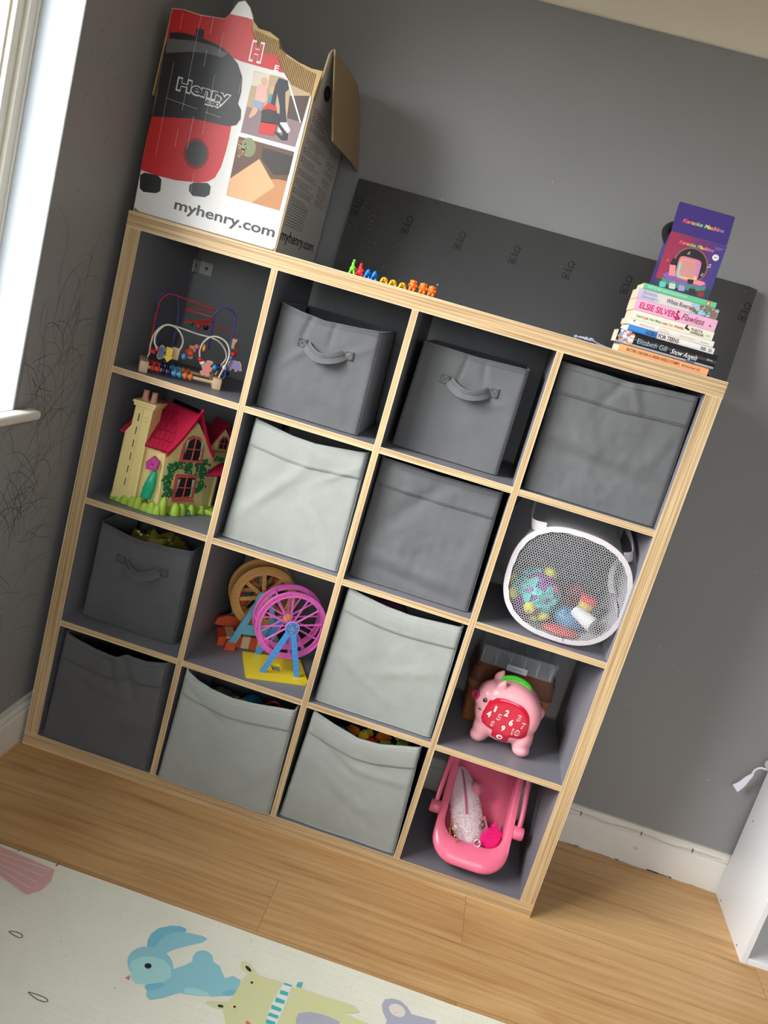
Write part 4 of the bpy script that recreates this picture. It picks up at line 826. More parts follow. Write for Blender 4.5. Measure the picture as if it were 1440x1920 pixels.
# bricks heaped in the next bin
random.seed(21)
bc = [('red', (196, 40, 36)), ('blue', (34, 84, 168)), ('green', (44, 140, 84)), ('yellow', (232, 204, 60)), ('orange', (226, 120, 46)), ('light green', (150, 180, 70))]
def brick(x, y, z, w, h, d, rot, m):
    R = Matrix.Rotation(rot[0], 3, 'X') @ Matrix.Rotation(rot[1], 3, 'Y') @ Matrix.Rotation(rot[2], 3, 'Z')
    mb = MB(); mb.box((x, y, z), (w, d, h), m, .0012, 1, R)
    n = max(1, int(w / .016))
    for i in range(n):
        for j in range(2):
            p = R @ Vector(((i - (n - 1) / 2) * .015, (j - .5) * .015, h / 2)); a = R @ Vector((0, 0, 1)); mb.cyl(Vector((x, y, z)) + p, Vector((x, y, z)) + p + a * .0035, .0045, m, 10)
    return mb
spots = [(.845, .10, .292, 1), (.865, .13, .288, 4), (.885, .09, .276, 1), (.905, .14, .286, 3), (.925, .11, .280, 0), (.945, .08, .266, 2), (.955, .15, .290, 4), (.972, .07, .268, 0), (.965, .11, .285, 5), (.99, .10, .288, 5), (1.005, .08, .285, 3), (1.012, .12, .302, 5), (1.028, .09, .296, 3), (1.0, .15, .305, 3), (.985, .05, .275, 0), (.94, .17, .30, 1)]
desc = ['leftmost brick', 'small brick left of the middle', 'brick lowest on the left', 'short brick at the centre back', 'brick at the centre', 'brick just behind the dipped rim', 'brick behind the red ones', 'brick nearest the rim on the right', 'brick near the right middle', 'brick in the right group', 'brick low in the right group', 'brick high in the right group', 'rightmost brick', 'brick at the back on the right', 'brick touching the rim', 'brick furthest back']
for i, (x, y, z, k) in enumerate(spots):
    m = mat('brick_' + bc[k][0].replace(' ', '_'), bc[k][1], .3)
    z -= .004
    mb = brick(x, y, z, .034, .019, .032, (random.uniform(-.6, .6), random.uniform(-.6, .6), random.uniform(0, 3)), m)
    prod('toy_brick', '%s studded %s in the dipped bin' % (bc[k][0], desc[i]), 'toy brick', mb, 'toy bricks heaped in the bottom row bin')
mb = MB(); mb.grid(lambda u, v: Vector((.765 + .295 * u, .035 + .28 * v, .25 + .02 * u + .015 * noise.noise(Vector((u * 6, v * 6, 1))))), 20, 14, mat('mixed_bricks', (70, 70, 60), .6)); mb.b2((.77, .035, .045), (1.05, .31, .235), MC['mixed_bricks'], .01)
o = prod('toy_brick_heap', 'dark heap of mixed toy bricks filling the dipped pale bin', 'toy bricks', mb); o['kind'] = 'stuff'
mb = MB(); mb.ell((.87, .13, .655), (.05, .06, .03), mat('purple_plush', (92, 46, 84), .9), 18, 12); bulk(mb, .83, .92, .08, .19, .40, .65, MC['purple_plush'])
prod('soft_toy', 'dark purple soft toy glimpsed inside the pale bin above the brick bin', 'soft toy', mb)
# ================================================================ torn vacuum cleaner carton
t = thing('cardboard_box', 'large torn vacuum cleaner carton on top of the shelving unit at the left', 'box', (.188, .2, SW))
m_card = mat('corrugated_cardboard', (186, 158, 116), .85, bump=.1, bscale=300); m_cardin = mat('cardboard_inside', (158, 136, 102), .9)
m_prw = mat('print_white', (214, 212, 210), .38, mottle=.02); m_prr = mat('print_red', (190, 34, 36), .38); m_prk = mat('print_black', (34, 33, 35), .38); m_sheen = mat('print_warm_grey', (96, 92, 92), .38)
m_prd = mat('print_darkred', (128, 26, 28), .38); m_crease = mat('crease_white', (226, 224, 222), .7); m_flute = mat('flute_shadow', (132, 106, 74), .9)
Y0 = .008
def fbx(u, w, l=0.0): return Vector((u, Y0 - l, w))
mb = MB(); mb.slab(D('box_outline'), fbx, 0, -.004, m_card)
A2 = lambda k, m, l: mb.art(D(k), m, fbx, .0004 + l * .00015)
u = .205
while u < .40:        # corrugation flutes where the outer paper is torn away
    zz = [1.835, 1.93] if u < .28 else [1.80, 1.89]
    mb.b2((u, Y0 - .0012, 1.815), (u + .0014, Y0 + .001, interp([(.20, 1.925), (.265, 1.915), (.29, 1.888), (.345, 1.872), (.372, 1.868)], u)), m_flute) if u < .366 else None
    u += .0042
A2('box_print', m_prw, 7); A2('box_red', m_prr, 8); A2('box_body', m_prr, 9); A2('box_dome', m_prk, 10); A2('box_sheen', m_sheen, 11); A2('box_rim', m_prk, 12); A2('box_knob', m_prk, 12)
A2('box_ring', m_prd, 12); A2('box_inlet', mat('print_dark_grey', (58, 54, 54), .4), 13); A2('box_wheel1', m_prk, 11); A2('box_wheel2', m_prk, 11)
A2('box_ph1', mat('photo_tan', (176, 152, 118), .4), 10); A2('box_ph1win', mat('photo_bright', (206, 196, 176), .4), 11); A2('box_ph1floor', mat('photo_floor', (128, 108, 112), .4), 11); A2('box_ph1dark', mat('photo_furniture', (72, 56, 50), .4), 12)
A2('box_child', mat('photo_pink_shirt', (214, 166, 158), .4), 13); A2('box_childshort', mat('photo_denim', (140, 152, 178), .4), 14); A2('box_childlegs', mat('photo_skin', (204, 160, 134), .4), 14); A2('box_childhead', MC['photo_skin'], 14); A2('box_childhead2', mat('photo_hair', (196, 160, 112), .4), 14)
A2('box_child2', mat('photo_teal_shirt', (62, 138, 136), .4), 14); A2('box_woman', mat('photo_navy', (40, 40, 56), .4), 15); A2('box_shoe', mat('photo_white', (222, 220, 220), .4), 16)
A2('box_hose', MC['photo_white'], 16); A2('box_vacred', m_prr, 17); A2('box_vacblk', m_prk, 17); A2('box_vacrim', m_prr, 18); A2('box_vachose', m_prk, 18)
A2('box_ph2', mat('photo_brown', (92, 62, 44), .4), 10); A2('box_ph2floor', mat('photo_wood', (176, 122, 80), .4), 11); A2('box_ph2dark', mat('photo_shadow', (46, 38, 36), .4), 11); A2('box_ph2box', mat('photo_carton', (206, 160, 116), .4), 12)
A2('box_ph2pot', mat('photo_pot', (150, 84, 52), .4), 12); A2('box_ph2plant', mat('photo_leaf', (120, 128, 92), .4), 13)
random.seed(8)
for i in range(40):
    a, r = random.uniform(0, 6.3), random.uniform(0, 1); cx, cz = .2385 + .014 * r * math.cos(a), 1.668 + .018 * r * math.sin(a)
    mb.art([(cx + .002 * math.cos(b), cz + .0018 * math.sin(b)) for b in (0, 1.6, 3.2, 4.8)], mat('photo_leaf_pale', (176, 180, 140), .4) if i % 2 else mat('photo_leaf_dark', (64, 72, 48), .4), fbx, .0004 + 14 * .00015)
tx = lambda s, u0, w0, wd, h, m, l, off=0, sh=0: mb.text(s, fbx, u0, w0, wd, h, m, .0004 + l * .00015, off, sh)
tx('Henry', .0505, 1.7575, .1345, .0275, m_prw, 14, .07); tx('Henry', .0535, 1.7593, .1285, .0240, m_prk, 15, .028)
tx('200', .126, 1.7425, .038, .0135, m_prw, 16, .07); tx('200', .128, 1.7445, .034, .0095, m_prk, 17, .02)
tx('myhenry.com', .1055, 1.4975, .2545, .0245, mat('print_text_grey', (62, 60, 62), .4), 9, .02)
tx('H', .2055, 1.862, .030, .040, m_prw, 12, .08); tx('H', .2085, 1.865, .024, .034, m_prr, 13, .05); tx('E', .2695, 1.8525, .0105, .0125, m_prw, 12, .03)
for (x0, z0, x1, z1, w) in [(.075, 1.925, .078, 1.55, .0005), (.105, 1.93, .108, 1.6, .0006), (.032, 1.92, .036, 1.6, .0004), (.135, 1.9, .138, 1.5, .0005), (.0, 1.757, .0, 1.7571, .0004), (.012, 1.735, .19, 1.722, .0005), (.20, 1.85, .204, 1.55, .0004)]:
    pts = [(x0 + (x1 - x0) * k / 9 + random.uniform(-.0006, .0006), z0 + (z1 - z0) * k / 9) for k in range(10)]
    for (a, b), (c, d) in zip(pts, pts[1:]):
        if random.random() < .6: mb.art([(a - w * .5, b - w * .5), (c - w * .5, d - w * .5), (c + w * .5, d + w * .5), (a + w * .5, b + w * .5)], m_crease, fbx, .0004 + 19 * .00015)
mb.build('front_panel', t, ang=30)
fsd = lambda u, w, l=0.0: Vector((.3705 + l, u, w))
mb = MB(); side = [(.0085, 1.4665), (.0085, 1.822), (.03, 1.812), (.045, 1.835), (.0535, 1.868), (.0591, 1.8878), (.07, 1.93), (.0876, 1.9441), (.12, 1.947), (.40, 1.945), (.418, 1.94), (.418, 1.4665)]
mb.slab(side, fsd, 0, -.004, m_card); pale = [(a + (.001 if a < .1 else -.001), min(b, 1.943)) for a, b in side]
mb.art(pale, m_prw, fsd, .0004)
tc = mat('small_print', (120, 117, 118), .5); ic = mat('icon_red', (176, 60, 60), .5)
random.seed(6)
for i in range(17):
    (y, z), = D('icon%d' % i)
    mb.art([(y - .005, z - .006), (y + .005, z - .006), (y + .005, z + .006), (y - .005, z + .006)], ic, fsd, .0006); mb.art([(y - .0028, z - .003), (y + .0028, z - .003), (y + .0028, z + .003), (y - .0028, z + .003)], m_prw, fsd, .0007)
    w = .19 if i < 10 else .10
    for k in range(4 if i % 2 else 3):
        y2 = y + .012; zz = z + .004 - k * .0048; L = w * random.uniform(.55, 1)
        while L > .005:
            wd = min(L, random.uniform(.006, .018)); 
            if y2 + wd < .412: mb.art([(y2, zz - .0009), (y2 + wd, zz - .0009), (y2 + wd, zz + .0009), (y2, zz + .0009)], tc, fsd, .0006)
            y2 += wd + .003; L -= wd + .003
for k in range(9):
    y2 = .03
    while y2 < .20: wd = random.uniform(.008, .02); mb.art([(y2, 1.583 - k * .0062), (y2 + wd, 1.583 - k * .0062), (y2 + wd, 1.585 - k * .0062), (y2, 1.585 - k * .0062)], tc, fsd, .0006); y2 += wd + .003
mb.text('myhenry.com', fsd, .022, 1.4975, .345, .026, m_prk, .0007, .02)
mb.art([(.125 + .033 * math.cos(a * PI / 8), 1.855 + .017 * math.sin(a * PI / 8)) for a in range(16)], m_prk, fsd, .0008)
mb.art([(.125 + .019 * math.cos(a * PI / 8), 1.855 + .008 * math.sin(a * PI / 8)) for a in range(16)], m_sheen, fsd, .0009)
mb.build('side_panel', t, ang=30)
mb = MB(); mb.b2((.004, .0125, SW), (.008, .418, 1.925), m_card); mb.build('side_panel', t)
mb = MB(); mb.b2((.0085, .414, SW), (.366, .418, 1.935), m_card); mb.build('back_panel', t)
mb = MB(); mb.b2((.0085, .0125, SW + .0005), (.366, .4135, SW + .004), m_card); mb.build('bottom_panel', t)
mb = MB(); mb.slab([(.012, 1.922), (.36, 1.922), (.34, 1.80), (.20, 1.74), (.10, 1.732), (.03, 1.735)], lambda u, w, l: Vector((.003 - (1.922 - w) * .075 - l, u, w)), 0, .003, m_card); mb.build('flap', t)
def ffl(u, w, l=0.0): return Vector((.373 + (1.945 - w) * .24 + l, u, w))
mb = MB(); mb.slab([(.082, 1.9455), (.24, 1.949), (.385, 1.945), (.418, 1.915), (.428, 1.885), (.43, 1.80), (.425, 1.736), (.33, 1.745), (.082, 1.749), (.079, 1.80)], ffl, 0, .0035, m_cardin); mb.build('flap', t)
# scrap of folded board at the torn corner
mb = MB(); mb.slab([(0, 0), (.028, .004), (.03, .05), (.012, .062), (-.002, .05)], lambda u, w, l: Vector((.352 + u * .7, .014 + u * .6 + l, 1.818 + w)), 0, .003, m_card)
mb.slab([(0, 0), (.012, .01), (.014, .05), (.002, .05)], lambda u, w, l: Vector((.372 + l, .012 + u * 1.2, 1.82 + w)), 0, .003, m_card); mb.build('torn_corner', t)
# ================================================================ little rubber animals
m_g = mat('rubber_green', (120, 205, 60), .45); m_r = mat('rubber_red', (222, 44, 44), .45); m_b = mat('rubber_blue', (30, 122, 208), .45); m_y = mat('rubber_yellow', (250, 190, 40), .45); m_o = mat('rubber_orange', (250, 120, 34), .45)
def toy(i, kind, m, label, dy=.03):
    (x, z), (x2, z2) = D('toy%d' % i); h = z2 - SW; mb = MB(); z = SW; y = dy
    E = lambda dx, dyy, dz, a, b, c: mb.ell((x + dx, y + dyy, z + dz), (a, b, c), m, 12, 8)
    if kind == 'long':
        for a in (-.006, .006):
            for b in (-.006, .006): mb.cyl((x + a, y + b, z), (x + a * .6, y + b * .8, z + .010), .0028, m, 8)
        E(0, 0, .013, .0085, .010, .0072); mb.tube(smooth_path([(x - .001, y, z + .014), (x - .002, y - .002, z + .024), (x - .001, y - .002, z + h * .8), (x - .001, y - .004, z + h - .003)], 4), .0034, m, 8, taper=lambda k: 1.25 - .35 * k); E(-.0005, -.005, h - .004, .0038, .0055, .0042); mb.tube([(x + .003, y + .008, z + .013), (x + .008, y + .016, z + .003)], .0024, m, 6, taper=lambda k: 1 - .7 * k)
    elif kind == 'sit':
        E(0, 0, .010, .0088, .009, .0095); E(-.001, -.001, .019, .005, .005, .007); E(-.001, -.002, h - .005, .0042, .0048, .005)
        for a in (-.007, .007): E(a, -.005, .004, .0035, .005, .004)
        for a in (-.006, .006): mb.tube([(x + a * .6, y - .003, z + .018), (x + a * 1.3, y - .009, z + .012)], .002, m, 6)
    elif kind == 'walk':
        for a in (-.0055, .0055):
            for b in (-.006, .006): mb.cyl((x + a, y + b, z), (x + a * .7, y + b * .8, z + .010), .0029, m, 8)
        E(0, 0, .012, .008, .0105, .0068); E(0, -.003, .016, .005, .006, .006)
        for k in range(3): mb.lathe([(.0028, 0), (.0004, .006)], m, (x, y - .006 + .006 * k, z + h - .008 + (.001 if k == 1 else -.001)), 6)
        E(0, -.012, .010, .0042, .0055, .0042); mb.tube([(x, y + .008, z + .011), (x + .004, y + .017, z + .004)], .002, m, 6)
    elif kind == 'low':
        E(0, 0, .0072, .0085, .0095, h * .52); E(-.004, -.008, .0065, .0042, .0055, .0045); mb.lathe([(.0022, 0), (.0004, .004)], m, (x - .004, y - .012, z + .009), 6)
        for a in (-.007, .007):
            for b in (-.005, .005): E(a, b, .0025, .0028, .0028, .0028)
    else:
        for a in (-.0052, .0052): mb.cyl((x + a, y, z), (x + a * .8, y, z + .012), .0034, m, 8, r1=.0042); E(a, -.003, .002, .0038, .0055, .0022)
        E(0, 0, .0155, .0088, .0078, .0088); E(0, -.002, h - .0055, .0072, .0068, .0056)
        for a in (-.0078, .0078): E(a * .8, -.002, h - .0045, .0026, .003, .0036); mb.tube([(x + a, y - .001, z + .017), (x + a * 1.15, y - .006, z + .012)], .0022, m, 6)
    o = mb.build('rubber_animal', None, smooth=True)
    for v in o.data.vertices: v.co -= Vector((x, y, z))
    o.location = (x, y, z); tag(o, label, 'toy animal', 'rubber animals lined up on the shelf unit')
toy(0, 'long', m_g, 'green long-necked rubber animal at the left end of the little row')
toy(1, 'sit', m_r, 'red rubber animal between the green one and the blue ones')
toy(2, 'walk', m_b, 'blue rubber animal next to the red one')
toy(3, 'walk', m_b, 'blue rubber animal next to the yellow ones')
toy(4, 'low', m_y, 'low yellow rubber animal, nearest the blue ones'); toy(5, 'low', m_y, 'low yellow rubber animal in the middle of the three yellow ones'); toy(6, 'low', m_y, 'low yellow rubber animal, nearest the orange ones')
toy(7, 'stand', m_o, 'orange rubber animal, nearest the yellow ones'); toy(8, 'stand', m_o, 'orange rubber animal in the middle of the three orange ones'); toy(9, 'stand', m_o, 'orange rubber animal at the right end of the little row')
# ================================================================ book stack
m_page = mat('book_pages', (226, 208, 176), .85, bump=.2, bscale=400); m_pagew = mat('white_pages', (222, 220, 212), .85)
def book(label, z0, z1, xl, xr, ang, cover, depth=.13, y=.02, pages=m_page, hard=False, deco=None, name='book'):
    """spine faces the viewer; lies flat; xl..xr along the spine"""
    cx = (xl + xr) / 2; L = xr - xl; th = z1 - z0
    t = thing(name, label, 'book', (cx, y + depth / 2, z0), 'books stacked on the shelving unit')
    R = Matrix.Translation((cx, y, z0)) @ Matrix.Rotation(ang, 4, 'Z')
    ct = .0016 if hard else .0006; over = .003 if hard else 0
    mb = MB(R); pts = []
    bul = .004 if hard else .0012
    for i in range(9):
        a = i / 8; pts.append((-bul * math.sin(PI * a), th * a))
    mb.loft([[(x, py, pz) for py, pz in pts] + [(x, depth, th), (x, depth, th - ct), (x, ct * 1.5, th - ct)] + [(x, ct * 1.5, ct), (x, depth, ct), (x, depth, 0)] for x in (-L / 2, L / 2)], cover)
    f = lambda u, w, l=0.0: R @ Vector((u, -bul * math.sin(PI * min(max(w / th, 0), 1)) - l, w))
    mb2 = MB(); mb2.X = Matrix.Identity(4)
    if deco: deco(mb2, f, L, th)
    mb.X = Matrix.Identity(4); n = len(mb.V)
    for m in mb2.mats:
        if m not in mb.mats: mb.mats.append(m)
    mb.V += mb2.V; mb.F += [tuple(n + i for i in fc) for fc in mb2.F]; mb.MI += [mb.mats.index(mb2.mats[i]) for i in mb2.MI]
    mb.build('cover', t, ang=35, fix=False)
    mb = MB(R); mb.b2((-L / 2 + over, ct * 1.5 + .0004, ct + .0001), (L / 2 - over, depth - over - .0006, th - ct - .0001), pages); mb.build('page_block', t)
    return t
def bt(s, u, w, wd, h, m, off=0, sh=0): return lambda mb, f, L, th: mb.text(s, f, u - L / 2, w, wd, h, m, .0012 if th > .03 else .0006, off, sh)
def many(*fs):
    def g(mb, f, L, th):
        for q in fs: q(mb, f, L, th)
    return g
def patch(u0, u1, w0, w1, m, l=.0002):
    def g(mb, f, L, th):
        n = 6; pts = [(u0 - L / 2, w0 * th + (w1 - w0) * th * i / n) for i in range(n + 1)] + [(u1 - L / 2, w1 * th - (w1 - w0) * th * i / n) for i in range(n + 1)]
        for i in range(n): mb.add([f(*p, l) for p in (pts[i], pts[i + 1], pts[-i - 2], pts[-i - 1])], [(0, 1, 2, 3)], m)
    return g
def blobs(cols, u0, u1, n, sd, r=.003):
    def g(mb, f, L, th):
        rd = random.Random(sd)
        for i in range(n):
            u, w, k = rd.uniform(u0, u1) - L / 2, rd.uniform(.12, .88) * th, rd.uniform(.4, 1) * r
            mb.art([(u + k * 1.4 * math.cos(a), min(max(w + k * math.sin(a), .0005), th - .0005)) for a in (0, 1, 2, 3, 4, 5)], cols[i % len(cols)], f, .0003 + i * .00002)
    return g
ink = mat('ink_black', (30, 28, 30), .5); inkb = mat('ink_brown', (112, 62, 34), .5); wht = mat('ink_white', (232, 232, 230), .5); pk = mat('ink_pink', (204, 42, 102), .5); mar = mat('ink_maroon', (128, 24, 44), .5)
book('orange paperback at the very bottom of the book stack', SW + .0006, 1.4838, 1.2095, 1.4190, 0, mat('cover_orange', (240, 166, 112), .5), depth=.14,
     deco=many(bt('BUTTER CHICKEN & GREEN SHIELD STAMPS', .018, .0055, .124, .0068, inkb, .01), bt('Belinda Kaur Gill', .148, .0058, .042, .0062, inkb)))
ph = [mat('ph_red', (190, 90, 80), .5), mat('ph_white', (224, 220, 216), .5), mat('ph_blue', (130, 160, 190), .5), mat('ph_skin', (214, 170, 146), .5)]
book('thick black hardback with silver lettering, second from the bottom of the book stack', 1.4842, 1.5160, 1.1965, 1.4265, -.01, mat('cover_black', (30, 29, 31), .3), depth=.15, hard=True, y=.016,
     deco=many(patch(0, .229, .02, .16, mat('cover_greyband', (170, 172, 180), .5)), patch(.006, .030, .02, .98, mat('cover_whitish', (206, 204, 206), .4)), blobs(ph, .006, .036, 34, 5, .0042), patch(.165, .185, .03, .15, mat('cover_bluemark', (60, 106, 160), .5), .0004),
     bt('Elizabeth Gill', .048, .0095, .068, .0120, mat('ink_silver', (150, 172, 190), .35)), bt('Snow Angels', .126, .0085, .062, .0120, wht, 0, .45), bt('Quercus', .2085, .0165, .0125, .0038, wht)))
book('white cookery paperback with a blue spine end, third from bottom of the stack', 1.5164, 1.5300, 1.2150, 1.4160, .01, mat('cover_white', (226, 224, 222), .4), depth=.14, pages=m_pagew, y=.021,
     deco=many(patch(0, .068, 0, 1, mat('cover_blue', (54, 128, 204), .4)), bt('NOSH', .041, .0028, .025, .0085, ink, .02), bt('FOR TEENS', .0705, .0026, .048, .0092, mat('ink_wine', (92, 26, 48), .5), .02), bt('BB', .170, .0035, .012, .0070, mat('ink_grey', (120, 120, 120), .5), .03), bt('D', .188, .0035, .007, .0070, MC['ink_grey'], .03)))
book('thin white paperback with faint pink titles in the middle of the book stack', 1.5304, 1.5440, 1.2085, 1.4095, -.012, mat('cover_offwhite', (224, 222, 214), .4), depth=.14, y=.02,
     deco=many(bt('*', .012, .002, .006, .010, ink, .03), bt('ultimate tarts', .028, .004, .036, .0052, mat('ink_rose', (222, 150, 158), .5)), bt('Fruit Tarts', .074, .006, .022, .004, MC['ink_rose']), bt('Coffee & Dessert', .070, .001, .030, .0036, MC['ink_rose']), bt('Home Delicious', .122, .004, .036, .0048, mat('ink_peach', (224, 160, 130), .5)), bt('reprinted', .170, .004, .018, .003, MC['ink_grey'])))
def multi(parts):
    return many(*[bt(s, u, .0058, w, .0062, m, .015) for s, u, w, m in parts])
gr = mat('ink_green', (70, 150, 90), .5); rd_ = mat('ink_red', (200, 50, 60), .5)
book('cream paperback with small coloured words on its spine, above the thin white paperback', 1.5444, 1.5638, 1.2140, 1.4025, 0, mat('cover_cream', (230, 224, 204), .45), depth=.135, y=.02,
     deco=many(multi([("Don't", .010, .014, gr), ('Lose', .026, .012, rd_), ('Your', .040, .012, gr), ('Mind,', .054, .014, gr), ('Lose', .070, .012, rd_), ('Your', .084, .012, mat('ink_orange', (230, 130, 60), .5)), ('Weight', .098, .022, rd_)]),
     blobs([mar, ink], .124, .132, 6, 3, .003), bt('RUJUTA', .137, .0100, .026, .0058, ink, .01), bt('DIWEKAR', .137, .0028, .030, .0058, ink, .01), bt('CSC', .172, .006, .010, .004, MC['ink_grey'])))
book('pink paperback with bold magenta author name in the book stack', 1.5642, 1.5905, 1.2125, 1.4010, .008, mat('cover_pink', (228, 172, 204), .45), depth=.13, y=.02,
     deco=many(bt('ELSIE SILVER', .011, .0065, .083, .0140, pk, .02), blobs([mar, pk], .096, .103, 10, 8, .0035), bt('Flawless', .109, .0070, .052, .0150, mar, 0, .35), bt('x', .172, .009, .006, .005, mar, .05)))
book('pastel paperback with a misty landscape spine, under the green paperback', 1.5909, 1.6138, 1.2110, 1.3955, -.008, mat('cover_pastel', (214, 206, 206), .45), depth=.13, y=.021,
     deco=many(patch(0, .045, 0, 1, mat('cover_lilac', (198, 186, 208), .45)), blobs([mat('sky_blue', (160, 192, 222), .5), MC['cover_lilac'], MC['cover_pastel']], .004, .05, 12, 4, .004), patch(.122, .152, 0, 1, mat('cover_lake', (150, 196, 214), .45)), patch(.152, .184, 0, 1, mat('cover_hill', (132, 120, 116), .45)), blobs([mat('scene_red', (176, 90, 84), .5), mat('scene_green', (96, 120, 92), .5), MC['cover_lake']], .124, .182, 30, 6, .0042),
     bt('Rowena', .012, .0125, .032, .0072, mat('ink_bluegrey', (130, 148, 172), .5)), bt('Summers', .010, .0035, .038, .0072, MC['ink_bluegrey']), bt('White Rivers', .067, .0065, .054, .0105, ink)))
book('thin green paperback on top of the book stack under the karaoke box', 1.6142, 1.6265, 1.2180, 1.3850, .004, mat('cover_green', (104, 196, 146), .45), depth=.12, y=.019,
     deco=many(bt('HOW TO KEEP HOUSE WHILE DROWNING', .010, .0038, .090, .0055, mat('ink_mint', (190, 232, 208), .5), .01), patch(.145, .153, .1, .85, mat('penguin_orange', (214, 112, 62), .5), .0004), patch(.1475, .1505, .25, .7, wht, .0005)))
# loose papers under and behind the stack
m_paper = mat('lilac_paper', (196, 198, 224), .7)
t = thing('crumpled_papers', 'crumpled lilac white papers sticking out from under the book stack', 'paper', (1.2, .12, SW))
for k, (x0, y0_, w, d, cz, sd) in enumerate([(1.115, .10, .09, .12, .012, 1), (1.135, .07, .07, .10, .007, 4), (1.145, .16, .06, .1, .016, 7)]):
    mb = MB(); mb.grid(lambda u, v: Vector((x0 + w * u, y0_ + d * v, SW + .0008 + .0004 * k + max(0, cz * (1 - u) ** 1.3 * (.55 + .8 * noise.noise(Vector((u * 5, v * 5, sd)))) + .0015 * math.sin(v * 20 + u * 9) * (1 - u)))), 18, 18, m_paper); mb.build('paper_sheet', t, solid=.0003)
mb = MB(); mb.grid(lambda u, v: Vector((1.425 + .022 * u, .10 + .05 * v, SW + .001 + .016 * (1 - u) + .002 * math.sin(v * 9))), 8, 8, m_paper); mb.build('paper_sheet', t, solid=.0003)
# ================================================================ karaoke box
t = thing('karaoke_machine_box', 'purple and red karaoke machine carton with raised lid standing on the book stack', 'box', (1.30, .07, 1.627))
kf = lambda u, w, l=0.0: Vector((u, .035 - l, w))
m_kp = mat('carton_purple', (64, 46, 124), .35); m_kg = mat('carton_gradient', (120, 30, 90), .35)
nt = m_kg.node_tree; sp = N(nt, 'ShaderNodeSeparateXYZ'); tcn = N(nt, 'ShaderNodeTexCoord'); nt.links.new(tcn.outputs['Object'], sp.inputs[0])
ma = N(nt, 'ShaderNodeMapRange'); ma.inputs['From Min'].default_value = -.065; ma.inputs['From Max'].default_value = .065; nt.links.new(sp.outputs[0], ma.inputs['Value'])
nt.links.new(ramp(nt, ma.outputs[0], [(0, (160, 26, 62)), (.35, (142, 28, 84)), (.65, (98, 34, 110)), (1, (52, 44, 132))]), nt.nodes['Principled BSDF'].inputs['Base Color'])
x0, x1, zb, zt_ = 1.2385, 1.3665, 1.6272, 1.7500
mb = MB(); mb.b2((x0, .035, zb), (x1, .0362, zt_), m_kg)
mb.art([(x0, zb), (x1, zb), (x1, 1.648), (x0, 1.645)], mat('carton_navy', (40, 30, 84), .35), kf, .0002)
m_kt = mat('carton_teal', (62, 140, 122), .4)
K = lambda k, m, l: mb.art(D(k), m, kf, .0002 + l * .00012)
K('k_halo', mat('carton_rim', (150, 90, 90), .4), 2); K('k_halo2', mat('carton_black', (26, 20, 24), .4), 3); K('k_teal', mat('carton_darkteal', (26, 66, 66), .4), 3); K('k_pod', m_kt, 4); K('k_podtop', mat('carton_violet', (142, 86, 168), .4), 5)
K('k_spk', mat('carton_rainbow1', (214, 120, 150), .3), 6)
rb = [(240, 200, 90), (120, 220, 190), (240, 150, 90), (200, 120, 220)]
P = D('k_spk2'); cxk = sum(p[0] for p in P) / 20; czk = sum(p[1] for p in P) / 20
for i in range(20): mb.art([(cxk, czk), P[i], P[(i + 1) % 20]], mat('carton_hue%d' % (i // 5), rb[i // 5], .3), kf, .0002 + 7 * .00012)
K('k_spk3', mat('carton_rosegold', (206, 140, 136), .3), 8); K('k_mic', mat('carton_micpink', (226, 140, 140), .3), 8); K('k_michead', MC['carton_black'], 9); K('k_mic2', MC['carton_micpink'], 9); K('k_mic2head', MC['carton_black'], 10)
for i, c in enumerate([(96, 196, 186), (206, 206, 206), (170, 150, 206), (50, 30, 40), (150, 40, 46)]):
    mm = mat('carton_bag%d' % i, c, .4); K('k_bag%d' % i, mm, 9); P = D('k_bag%d' % i); cx = sum(p[0] for p in P) / 20; cz = sum(p[1] for p in P) / 20
    pt = [kf(cx + .0042 * math.cos(a * PI / 7), cz + .005 + .0045 * math.sin(a * PI / 7), .0012) for a in range(8)]; mb.tube(pt, .0004, mm, 4)
K('k_badge', wht, 5); (bx, bz) = D('k_badge')[0]; cx = sum(p[0] for p in D('k_badge')) / 16; cz = sum(p[1] for p in D('k_badge')) / 16
mb.text('3+', kf, cx - .0035, cz - .0022, .007, .0046, MC['carton_purple'], .0011, .02)
for i in range(4):
    (u, w), = D('k_note%d' % i); mm = wht if i != 2 else MC['carton_micpink']; s = .8 if i else 1.1
    mb.art([(u - .0028 * s, w - .003 * s), (u - .0006 * s, w - .003 * s), (u - .0006 * s, w - .001 * s), (u - .0028 * s, w - .001 * s)], mm, kf, .001); mb.art([(u - .0012 * s, w - .003 * s), (u - .0006 * s, w - .003 * s), (u - .0006 * s, w + .004 * s), (u - .0012 * s, w + .004 * s)], mm, kf, .0011)
    mb.art([(u - .0012 * s, w + .003 * s), (u + .003 * s, w + .004 * s), (u + .003 * s, w + .0052 * s), (u - .0012 * s, w + .0042 * s)], mm, kf, .001); mb.art([(u + .0024 * s, w - .002 * s), (u + .003 * s, w - .002 * s), (u + .003 * s, w + .004 * s), (u + .0024 * s, w + .004 * s)], mm, kf, .0011); mb.art([(u + .0008 * s, w - .002 * s), (u + .003 * s, w - .002 * s), (u + .003 * s, w), (u + .0008 * s, w)], mm, kf, .001)
hues = [(236, 92, 96), (240, 130, 80), (226, 176, 90), (150, 200, 120), (110, 206, 170), (236, 214, 90), (240, 160, 110), (234, 120, 130), (170, 130, 190)]
